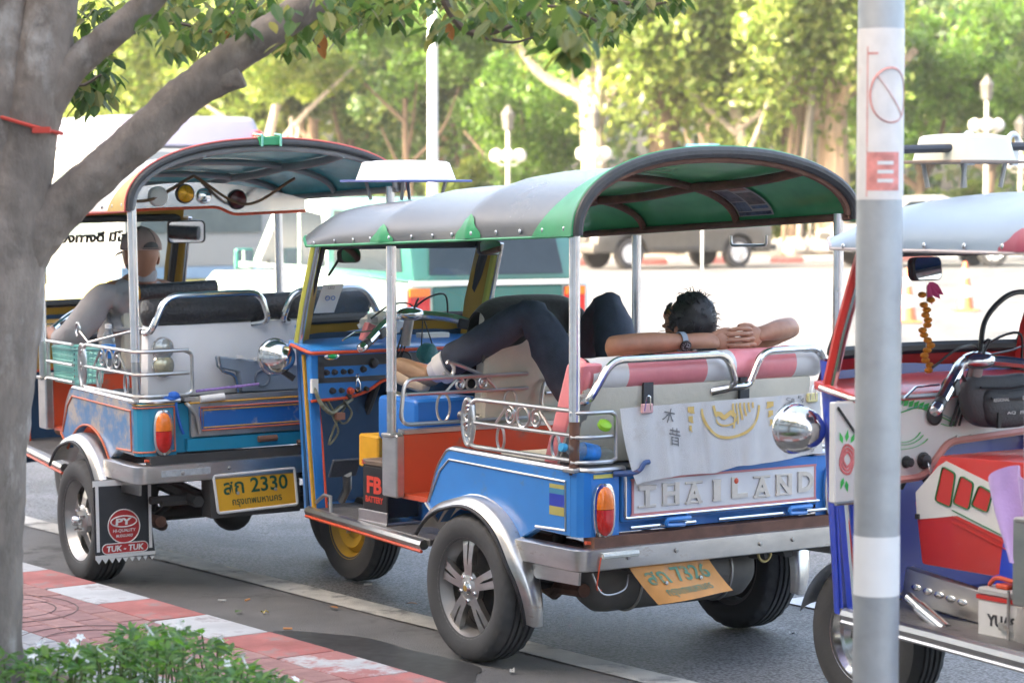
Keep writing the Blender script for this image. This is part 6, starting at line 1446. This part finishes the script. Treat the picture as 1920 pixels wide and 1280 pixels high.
m.build('cap_seam',MATS['cap_band'],cp); MB().ell(hc1+Vector((0,0,.137)),(.009,.009,.005),10,6).build('cap_button',MATS['cap_band'],cp)
hz=MB().grid(lambda u,v:hc1+q1@Vector((-.1225*math.cos((u-.5)*.9)+.000,.098*math.sin((u-.5)*.9),.030+.036*v*(1-(2*u-1)**2)**.5)),12,4).build('cap_opening',hairm,cp)
MB().tube([hc1+q1@Vector((-.124*math.cos(a),.100*math.sin(a),.036)) for a in [-.5+i/10 for i in range(11)]],.006,6,flat=.5).build('cap_strap',mat('cap_strap',(.22,.17,.15),.7),cp)
MB().ell(hc1+Vector((.02,0,-.01)),(.094,.080,.085),22,14,rot=q1,fn=lambda d,p:Vector((min(p.x,.03),p.y,p.z))).build('hair',mat('greying_hair',(.03,.027,.027),.6,var=.4,scale=80),b1,smooth=80)
# ------------------------------------------------------------------ across the road: vehicles, lamps, park
tyr=mat('road_tyre',(.03,.03,.032),.8,var=.15); alloy=mat('silver_alloy',(.62,.62,.62),.3,metal=.8,var=.05); dglass=mat('tinted_glass',(.02,.03,.04),.08,var=.1,spec=.3); trimk=mat('black_trim',(.03,.03,.03),.6)
def carwheel(root,x,y,s,r=.37,w_=.24):
    c=Vector((x,y,r)); ax=Vector((0,s,0))
    t=MB().lathe([(r*.62,-w_/2),(r*.9,-w_/2),(r,-w_*.38),(r,w_*.38),(r*.92,w_/2),(r*.64,w_/2),(r*.60,w_*.40),(0,w_*.36)],c,ax,28).build('wheel',tyr,root)
    m=MB().lathe([(r*.63,w_*.46),(r*.60,w_*.5),(r*.56,w_*.44),(r*.2,w_*.42),(r*.16,w_*.5),(0,w_*.5)],c,ax,28)
    for k in range(6):
        a=2*PI*k/6; d=Vector((math.cos(a),0,math.sin(a))); m.tube([c+ax*w_*.46+d*r*.14,c+ax*w_*.47+d*r*.58],[r*.11,r*.08],6)
    m.build('rim',alloy,t)
def pickup(loc,rz,paint_,label,canopy=None,group='pickups on the road',low=None):
    root=empty('pickup_truck',loc,rz,label,'pickup truck',group)
    def sec(P,y0,y1,nm,m,bev=.03,par=root): return MB().prism([(x,y0,z) for x,z in P],(0,y1-y0,0)).build(nm,m,par,bevel=bev,seg=2)
    def arch(cx): return [(cx+.46*math.cos(a),.37+.46*math.sin(a)) for a in [PI*i/10 for i in range(11)]]
    P=[(-.95,.42),(-.95,1.02),(1.30,1.08),(3.55,1.02),(3.95,.86),(4.0,.42)]+[(x,max(z,.40)) for x,z in arch(3.05)]+[(x,max(z,.40)) for x,z in arch(0)]
    sec(P,-.86,.86,'body',paint_,.04)
    sec([(-.94,.38),(3.98,.38),(3.98,.5),(-.94,.5)],-.78,.78,'underbody',trimk,0)
    C_=[(.85,1.07),(1.0,1.66),(1.25,1.74),(2.05,1.72),(2.35,1.60),(2.95,1.06)]
    cab=sec(C_,-.72,.72,'cab',paint_,.06)
    for s in(1,-1):
        for a in([(1.02,1.12),(1.12,1.58),(1.60,1.62),(1.60,1.12)],[(1.68,1.12),(1.68,1.62),(2.08,1.60),(2.62,1.12)]):
            MB().prism([(x,s*.722,z) for x,z in a],(0,s*.006,0)).build('side_window',dglass,cab,smooth=0)
        MB().b2((2.36,s*.88,1.06),(2.45,s*1.06,1.26)).build('wing_mirror',low or paint_,root,bevel=.03,seg=3); MB().b2((2.355,s*.90,1.08),(2.359,s*1.04,1.24)).build('mirror_glass',MIR,root)
        for x in(1.25,2.0): MB().box((x,s*.868,.96),(.16,.02,.03)).build('door_handle',chrome,root)
        sec([(.9,.46),(2.5,.46),(2.5,.52),(.9,.52)],s*.86,s*.92,'side_step',trimk,.01)
        for cx in(0,3.05):
            carwheel(root,cx,s*.74,s)
            MB().grid(lambda u,v:Vector((cx+(.455+.035*v)*math.cos(PI*u),s*(.862+.012*(1-v)),.37+(.455+.035*v)*math.sin(PI*u))),14,2).build('wheel_arch',low or trimk,root)
        MB().box((-.955,s*.72,.82),(.03,.20,.34)).build('tail_light',redl,root,bevel=.01); MB().box((-.963,s*.72,.955),(.03,.19,.07)).build('indicator_light',amber,root,bevel=.005)
        MB().ell((3.90,s*.66,.80),(.12,.18,.10),12,8).build('headlight',mat('car_lamp',(.7,.72,.74),.1,metal=.4),root)
    MB().prism([(2.38,-.62,1.60),(2.38,.62,1.60),(2.93,.66,1.10),(2.93,-.66,1.10)],(.012,0,.008)).build('windscreen',dglass,cab,smooth=0)
    tg=MB().b2((-.972,-.60,.58),(-.952,.60,1.0)).build('tailgate',low or paint_,root,bevel=.01); MB().b2((-.985,-.16,.84),(-.972,.16,.90)).build('tailgate_handle',chrome,tg)
    MB().b2((-1.10,-.84,.42),(-.95,.84,.56)).build('rear_bumper',trimk,root,bevel=.03,seg=2); MB().b2((3.93,-.84,.40),(4.08,.84,.62)).build('front_bumper',low or paint_,root,bevel=.05,seg=2)
    MB().b2((4.0,-.45,.66),(4.02,.45,.84)).build('grille',trimk,root)
    if canopy:
        c=sec([(-.93,1.03),(-.78,1.66),(-.6,1.72),(.86,1.74),(.92,1.06)],-.76,.76,'canopy',canopy,.05)
        MB().prism([(-.932,-.62,1.10),(-.932,.62,1.10),(-.805,.56,1.60),(-.805,-.56,1.60)],(-.012,0,-.003)).build('rear_window',dglass,c,smooth=0)
        for s in(1,-1): MB().prism([(-.72,s*.762,1.12),(-.62,s*.762,1.58),(.72,s*.762,1.62),(.72,s*.762,1.12)],(0,s*.006,0)).build('side_window',dglass,c,smooth=0)
        MB().b2((-.985,-.80,1.01),(-.945,.80,1.05)).build('white_stripe',whiteplate,c)
    return root
def heading(dx,dy): return math.atan2(dy,dx)
teal=mat('teal_paint',(.022,.125,.105),.22,var=.04,coat=.6); teal_sunlit=mat('sunlit_teal_paint',(.36,.46,.43),.25,var=.03,coat=.6)  # second teal is paler: sun glare on the body put into its colour
h=heading(-.45,.89)
pickup((-.12+(-.45)*.95,20.55+.89*.95,0),h,teal_sunlit,'teal canopy pickup, sun glare painted into its body colour, behind the THAILAND tuk-tuk',canopy=teal,low=teal)
pickup((5.05,60.4,0),heading(-2.9,-1.6),mat('grey_truck_paint',(.085,.08,.072),.3,metal=.4,coat=.5),'grey pickup stopped by the far red and white kerb')
pickup((11.6,61.2,0),heading(-2.9,-.4),mat('silver_truck_paint',(.40,.40,.40),.3,metal=.3,coat=.5),'pale silver pickup at the far kerb near the right edge')
# minibus
mbz=empty('minibus',(-3.35,26.6,0),heading(-.55,.835),'white minibus with lavender roof and yellow lower body behind the weathered blue tuk-tuk','minibus')
mw=mat('minibus_white',(.24,.25,.25),.3,var=.03,coat=.4)
MB().prism([(-.05,-.92,.95),(.0,-.92,2.25),(6.2,-.92,2.28),(6.9,-.92,1.35),(7.0,-.92,.95)],(0,1.84,0)).build('body',mw,mbz,bevel=.09,seg=3)
MB().prism([(-.02,-.93,.42),(-.06,-.93,.86),(7.03,-.93,.86),(7.0,-.93,.42)],(0,1.86,0)).build('yellow_skirt',mat('minibus_yellow',(.66,.55,.18),.35,coat=.4),mbz,bevel=.04)
MB().b2((-.05,-.935,.861),(7.0,.935,.985)).build('blue_band',mat('minibus_blue',(.18,.27,.38),.35),mbz)
MB().prism([(.04,-.86,2.26),(.25,-.80,2.60),(6.0,-.80,2.60),(6.2,-.86,2.29)],(0,1.66,0)).build('high_roof',mat('lavender_roof',(.22,.22,.30),.35,var=.03,coat=.4),mbz,bevel=.07,seg=3)
for k in range(4): MB().b2((.45+1.4*k,.918,1.30),(1.7+1.4*k,.926,2.02)).build('side_window',mat('pale_glass',(.09,.115,.12),.12,spec=.3),mbz,smooth=0)
MB().b2((-.058,-.72,1.35),(-.03,.72,2.05)).build('rear_window',MATS['pale_glass'],mbz,smooth=0)
for s in(1,-1):
    MB().ell((.02,s*.72,2.40),(.05,.07,.05),10,8).build('roof_marker',redl,mbz); MB().b2((-.055,s*.82-.06,1.0),(-.02,s*.82+.06,1.28)).build('tail_light',redl,mbz)
    for x in(1.3,5.7): carwheel(mbz,x,s*.80,s,.34,.22)
MB().b2((2.2,.936,.875),(3.4,.942,.935)).build('red_lettering',mat('bus_red_print',(.6,.12,.10),.5,var=.5,scale=30),mbz,smooth=0)
# dark vehicles glimpsed between them
# cones
co=mat('cone_orange',(.70,.16,.06),.5,var=.08); cw=mat('cone_white',(.74,.74,.72),.5,var=.04)
def cone(loc,label):
    o=empty('traffic_cone',loc,0,label,'traffic cone','traffic cones on the road'); MB().b2((-.19,-.19,0),(.19,.19,.035)).build('base',co,o,bevel=.02)
    f=lambda z:.135-.105*z/.74
    MB().lathe([(f(0),.03),(f(.2),.22)],(0,0,0),(0,0,1),20,nocap=True).lathe([(f(.36),.36),(f(.52),.52)],(0,0,0),(0,0,1),20,nocap=True).lathe([(f(.62),.62),(f(.74),.74),(0,.75)],(0,0,0),(0,0,1),20,nocap=True).build('cone_shell',co,o)
    MB().lathe([(f(.2)+.001,.2),(f(.38)+.001,.38)],(0,0,0),(0,0,1),20,nocap=True).lathe([(f(.51)+.001,.51),(f(.63)+.001,.63)],(0,0,0),(0,0,1),20,nocap=True).build('white_band',cw,o)
cone((6.85,37.46,0),'orange and white traffic cone standing clear on the road near the right edge'); cone((5.42,34.0,0),'orange and white traffic cone half hidden by the striped street pole')
# far kerb, park ground
fk0=Vector((-24,50,0)); fk1=Vector((2.11,61.6,0)); fk2=Vector((26,70,0))
pg=mat('park_gravel',(.44,.41,.35),.95,var=.15,scale=.5,bump=.3)
def kl(x): 
    return Vector((x,61.6+(x-2.11)*.42 if x<2.11 else 61.6+(x-2.11)*.42*1.24*.97,0))
A_=[kl(-60),kl(60)]
g=MB().face([A_[0]+Vector((0,.25,.15)),A_[1]+Vector((0,.25,.15)),(90,190,.15),(-90,190,.15)]).build('park_ground',pg,smooth=0); tag(g,kind='structure')
fkb=MB().prism([A_[0]+Vector((0,.02,-.02)),A_[1]+Vector((0,.02,-.02)),A_[1]+Vector((0,.27,-.02)),A_[0]+Vector((0,.27,-.02))],(0,0,.15)).build('far_kerb',conc,smooth=0); tag(fkb,kind='structure')
fd_=(A_[1]-A_[0]).normalized(); km2={}
for mt in(kred,kwht):
    me=MB().b2((.004,0,0),(.996,.28,.165)).mesh('kerb_block',bevel=.02); me.materials.append(mt); km2[mt.name]=me
RF=Matrix(((fd_.x,-fd_.y,0,0),(fd_.y,fd_.x,0,0),(0,0,1,0),(0,0,0,1)))
for i in range(-16,22):
    mt=kred if i%2 else kwht; o=bpy.data.objects.new('kerb_block',km2[mt.name]); COL.objects.link(o); o.parent=fkb; o.matrix_local=Matrix.Translation(kl(2.11)+fd_*i)@RF
# lamps
lm=mat('lamp_cream_metal',(.42,.42,.39),.5); gl=mat('opal_globe',(.55,.55,.53),.3,var=.02); lk=mat('lantern_dark',(.10,.10,.09),.5)
def lamp(x,Y,h,label):
    o=empty('park_lamp',(x,Y,.15),0,label,'lamp post','lamp posts in the park')
    MB().lathe([(.16,0),(.16,.25),(.10,.4),(.06,.6),(.05,h-.35),(.04,h-.3)],(0,0,0),(0,0,1),14).build('post',lm,o)
    MB().lathe([(.05,h-.32),(.13,h-.28),(.17,h+.06),(.19,h+.10),(.05,h+.30),(.0,h+.36)],(0,0,0),(0,0,1),8).build('lantern',lk,o)
    for s in(-1,1):
        MB().tube(catmull([(0,0,h-1.15),(s*.15,0,h-1.2),(s*.30,0,h-1.1)],5),.025,6).build('lamp_arm',lm,o); MB().ell((s*.30,0,h-.95),(.17,.17,.17),14,10).build('globe',gl,o)
    for s in(-1,1): MB().ell((0,s*.28,h-.95),(.17,.17,.17),14,10).build('globe',gl,o)
lamp(-.10,63.5,3.55,'white park lamp post left of the THAILAND tuk-tuk roof peak'); lamp(2.10,63.8,3.6,'sunlit park lamp post in front of the pale trunk'); lamp(12.3,64.5,4.35,'park lamp post with lantern right of the striped street pole'); lamp(13.6,66.5,3.4,'park lamp post at the right edge of the photo')
o=empty('lamp_column',((812-960)/4650*42,42,0),0,'tall white lamp column rising behind the THAILAND tuk-tuk','lamp post'); MB().lathe([(.13,0),(.13,.4),(.095,.5),(.07,8.5),(.0,8.52)],(0,0,0),(0,0,1),18).build('post',mat('white_column',(.50,.50,.49),.4,var=.03),o); MB().tube(fillet([(0,0,8.4),(0,0,8.9),(1.6,0,9.2)],.3,4),.05,8).build('lamp_arm',MATS['white_column'],o); MB().box((1.9,0,9.22),(.7,.25,.12)).build('lamp_head',galv,o,bevel=.03)
o=empty('blue_sign',((1320-960)/4650*58,58.5,0),0,'small blue sign board seen above the THAILAND tuk-tuk roof','sign'); MB().b2((-.38,-.02,2.55),(.38,.02,2.92)).build('sign_panel',mat('sign_sky_blue',(.12,.36,.66),.4),o); MB().cyl((0,.04,0),(0,.04,2.9),.03,10).build('sign_post',galv,o)
# trees of the park
PLEAF=[leafmat('park_leaf_yellow',[(.10,.17,.035),(.16,.23,.05),(.22,.28,.07),(.13,.20,.045),(.30,.33,.11)],.5),leafmat('park_leaf_green',[(.03,.07,.025),(.045,.095,.03),(.075,.13,.04),(.14,.18,.05),(.04,.08,.03)],.4),leafmat('park_leaf_lime',[(.06,.13,.025),(.09,.18,.035),(.14,.24,.05),(.07,.15,.03)],.5)]
def crown_mesh(seed,n,lsz,nclump,sx,sz,droop=0):
    rg=random.Random(seed); mb=MB(); cl=[]
    for i in range(nclump):
        d=Vector((rg.gauss(0,1),rg.gauss(0,1),rg.gauss(0,.9))).normalized()*rg.uniform(.35,1); cl.append((Vector((d.x*sx,d.y*sx,d.z*sz)),rg.uniform(.28,.5)*sx*.75))
    for i in range(n):
        c,r=cl[rg.randrange(nclump)]; d=Vector((rg.gauss(0,1),rg.gauss(0,1),rg.gauss(0,1))).normalized()*r*(rg.random()**.35)
        d.z*=.72
        p=c+d
        if droop and rg.random()<.5: p.z-=rg.random()*droop
        u=Vector((rg.gauss(0,1),rg.gauss(0,1),rg.gauss(0,1))).normalized(); v=u.orthogonal().normalized(); l=lsz*rg.uniform(.6,1.3)
        q=Quaternion(u,rg.uniform(0,6)); v=q@v; w_=u.cross(v)
        k=len(mb.v); mb.v+=[p-v*l*.5,p+w_*l*.28,p+v*l*.5,p-w_*l*.28]; mb.f.append([k,k+1,k+2,k+3])
    return mb.mesh('crown',smooth=0)
CM=[]
for i in range(5):
    me=crown_mesh(20+i,9000,.27,26,3.2,2.5,(0,0,1.6,0,2.4)[i]); CM.append(me)
def trunk_bg(rg,h,r,root,m,forks=4,lean=0):
    mb=MB(); top=Vector((lean*h,rg.uniform(-.3,.3),h)); mb.tube(catmull([(0,0,-.2),Vector((lean*h*.3+rg.uniform(-.15,.15),0,h*.35)),Vector((lean*h*.65+rg.uniform(-.2,.2),0,h*.7)),top],5),[r*1.35]+[r*(1-.03*i) for i in range(15)],10)
    t=mb.build('trunk',m,root)
    for k in range(forks):
        a=2*PI*k/forks+rg.uniform(-.5,.5); s=Vector((lean*h*.6,0,h*rg.uniform(.5,.85))); e=s+Vector((math.cos(a)*rg.uniform(1.2,2.4),math.sin(a)*1.2,rg.uniform(1.2,2.8)))
        MB().tube(catmull([s,(s+e)/2+Vector((rg.uniform(-.3,.3),0,-.1)),e],5),[r*.5-r*.03*i for i in range(11)],7).build('limb',m,t)
pale=mat('pale_bark',(.27,.235,.195),.9,var=.25,scale=3,bump=.5,bscale=12,stretch=(3,3,.5)); darkb=mat('dark_bark',(.12,.085,.06),.9,var=.3,scale=3,bump=.5,bscale=12)
tm={}
def ptree(px,Y,h,s,ci,li,bm_,label,r=.22,lean=0,zs=1):
    x=(px-960)/4650*Y; rg=random.Random(int(px*7+Y)); root=empty('park_tree',(x,Y,.15),0,label,'tree','trees in the park across the road')
    trunk_bg(rg,h,r,root,bm_,lean=lean)
    k=(ci,li)
    if k not in tm: me=CM[ci].copy(); me.materials.append(PLEAF[li]); tm[k]=me
    o=bpy.data.objects.new('crown',tm[k]); COL.objects.link(o); o.parent=root; o.location=(lean*h,0,h+1.9*s*zs); o.scale=(s,s,s*zs); o.rotation_euler=(0,0,rg.uniform(0,6)); tag(o,kind='stuff')
Y_='yellow green crown'; 
ptree(60,78,3.4,1.25,0,0,pale,'pale yellow tree behind the foreground trunk at the left edge')
ptree(300,74,3.6,1.15,2,0,pale,'hazy yellow tree above the white minibus')
ptree(505,66.5,4.0,.8,1,0,pale,'forking pale tree above the weathered blue tuk-tuk roof',.2,.06)
ptree(660,76,3.3,1.2,3,1,darkb,'dark green tree left of the white lamp column')
ptree(760,67.5,4.2,.75,0,2,darkb,'thin dark-stemmed tree beside the white lamp column',.12)
ptree(880,80,3.2,1.15,1,1,darkb,'dark green tree right of the white lamp column')
ptree(985,73,2.9,.8,2,2,darkb,'lime tree behind the left park lamp post',.16)
ptree(1105,66.3,5.6,.95,4,0,pale,'pale broad-trunked tree behind the sunlit park lamp',.42)
ptree(1245,67,5.4,.95,2,0,darkb,'dark hollow-trunked tree above the THAILAND tuk-tuk roof',.5)
ptree(1385,66,4.2,.85,4,0,pale,'forked slender tree left of the striped street pole',.2,-.02)
ptree(1560,67,5.6,1.0,4,0,mat('root_bark',(.30,.22,.15),.9,var=.4,scale=3,stretch=(6,6,.4)),'banyan with hanging roots behind the striped street pole',.5)
ptree(1720,74,3.2,1.0,3,2,darkb,'bushy tree right of the striped street pole')
ptree(1850,80,3.4,1.25,0,1,darkb,'dark green tree behind the right park lamp')
ptree(1990,72,3.0,1.0,1,2,darkb,'lime green tree at the right edge of the photo')
for i,px in enumerate((-120,180,420,590,820,1040,1320,1480,1640,1930)):
    ptree(px,93+3*(i%3),5.2,1.7,i%5,(0,0,0,1,1,2,0,0,2,1)[i],darkb,['tall back-row tree at the far left','tall back-row tree above the minibus','tall back-row tree above the weathered blue tuk-tuk','tall back-row tree before the lamp column','tall back-row tree behind the lamp column','tall back-row tree behind the left park lamp','tall back-row tree above the charcoal roof','tall back-row tree between slender tree and banyan','tall back-row tree right of the banyan','tall back-row tree at the far right'][i],.3)
# hanging roots of the banyan
bany=[o for o in COL.objects if o.get('label','').startswith('banyan')][0]; rg=random.Random(8)
for i in range(12):
    x=rg.uniform(-1.5,1.4); y=rg.uniform(-.9,.2); P=[(x*.55,y,5.6),(x*.8+rg.uniform(-.1,.1),y,3.8),(x+rg.uniform(-.12,.12),y,1.6),(x+rg.uniform(-.1,.1),y,-.1)]
    MB().tube(catmull(P,4),[rg.uniform(.04,.09)]*13,6).build('aerial_root',pale if i%2 else MATS['root_bark'],bany)
# shrubs along the park edge
sm_=[crown_mesh(60+i,2600,.17,9,1.15,.85) for i in range(3)]; sk_={}
labs=['by the minibus','behind the teal pickup cab','behind the lamp column foot','left of the first park lamp','under the first park lamp','right of the first park lamp','under the sunlit lamp','behind the grey pickup cab','behind the grey pickup bed','above the roof poster','left of the striped pole','behind the striped pole','right of the striped pole','beyond the roof rack','under the right lamp','at the right edge']
for i in range(16):
    px=330+i*107; Y=69+(i*37%5)*.7; x=(px-960)/4650*Y; rg=random.Random(i); root=empty('park_shrub',(x,Y,.15),0,'sunlit lime green shrub '+labs[i],'shrub','shrubs along the park edge')
    k=(i%3,0 if i%3 else 2)
    if k not in sk_: me=sm_[k[0]].copy(); me.materials.append(PLEAF[k[1]]); sk_[k]=me
    s=rg.uniform(.9,1.45); o=bpy.data.objects.new('foliage',sk_[k]); COL.objects.link(o); o.parent=root; o.location=(0,0,.95*s); o.scale=(s*1.15,s,s*rg.uniform(.9,1.4)); o.rotation_euler=(0,0,rg.uniform(0,6)); tag(o,kind='stuff')
    MB().cyl((0,0,-.1),(0,0,1),.05,6).build('stem',darkb,root)
# far wood closing the view
rg=random.Random(77); mb=MB()
for i in range(15000):
    x=rg.uniform(-30,30); z=rg.uniform(0,15); y=104+rg.uniform(0,9)+3*noise.noise(Vector((x*.15,z*.2,0)))
    u=Vector((rg.gauss(0,1),rg.gauss(0,1),rg.gauss(0,1))).normalized(); v=u.orthogonal().normalized(); w_=u.cross(v); l=rg.uniform(.4,.9); p=Vector((x,y,z)); k=len(mb.v); mb.v+=[p-v*l*.5,p+w_*l*.33,p+v*l*.5,p-w_*l*.33]; mb.f.append([k,k+1,k+2,k+3])
o=mb.build('far_wood',PLEAF[1],smooth=0); tag(o,'dense green wood closing the view behind the park trees','trees',kind='stuff')
rg=random.Random(9); 
for i in range(6):
    px=1490+18*i; Y=66.3; o=MB().ell((0,0,.22),(rg.uniform(.28,.42),.3,rg.uniform(.22,.34)),14,10,fn=lambda d,p:p*(1+.25*noise.noise(d*2+Vector((i*3,0,0))))).build('boulder',mat('boulder_stone',(.30,.28,.25),.9,var=.3,bump=.5,bscale=20)); o.location=((px-960)/4650*Y,Y+rg.uniform(-.2,.2),.13); tag(o,'grey boulder at the park edge, '+['first','second','third','fourth','fifth','last'][i]+' in the row towards the striped pole','boulder','boulders at the park edge')

hz=MB().b2((-124,-64,-1.0),(144,194,19)).build('haze',None,smooth=0); tag(hz,'thin warm haze in the air over the road and the park','haze',kind='stuff')
hm_=bpy.data.materials.new('haze_air'); hm_.use_nodes=True; nt=hm_.node_tree; nt.nodes.remove(nt.nodes['Principled BSDF']); pv=nt.nodes.new('ShaderNodeVolumePrincipled'); pv.inputs['Density'].default_value=.00045; pv.inputs['Color'].default_value=(.97,.96,.92,1); pv.inputs['Anisotropy'].default_value=.3
nt.links.new(pv.outputs[0],nt.nodes['Material Output'].inputs['Volume']); hz.data.materials.append(hm_)

# a thing that is one mesh needs no empty above it
for r_ in [o for o in COL.objects if o.parent is None and o.type=='EMPTY' and len(o.children)==1 and not o.children[0].children]:
    c=r_.children[0]; M_=r_.matrix_basis@c.matrix_basis; c.parent=None; c.matrix_basis=M_
    for k in ('label','category','group'):
        if k in r_: c[k]=r_[k]
    n_=r_.name; bpy.data.objects.remove(r_); c.name=n_
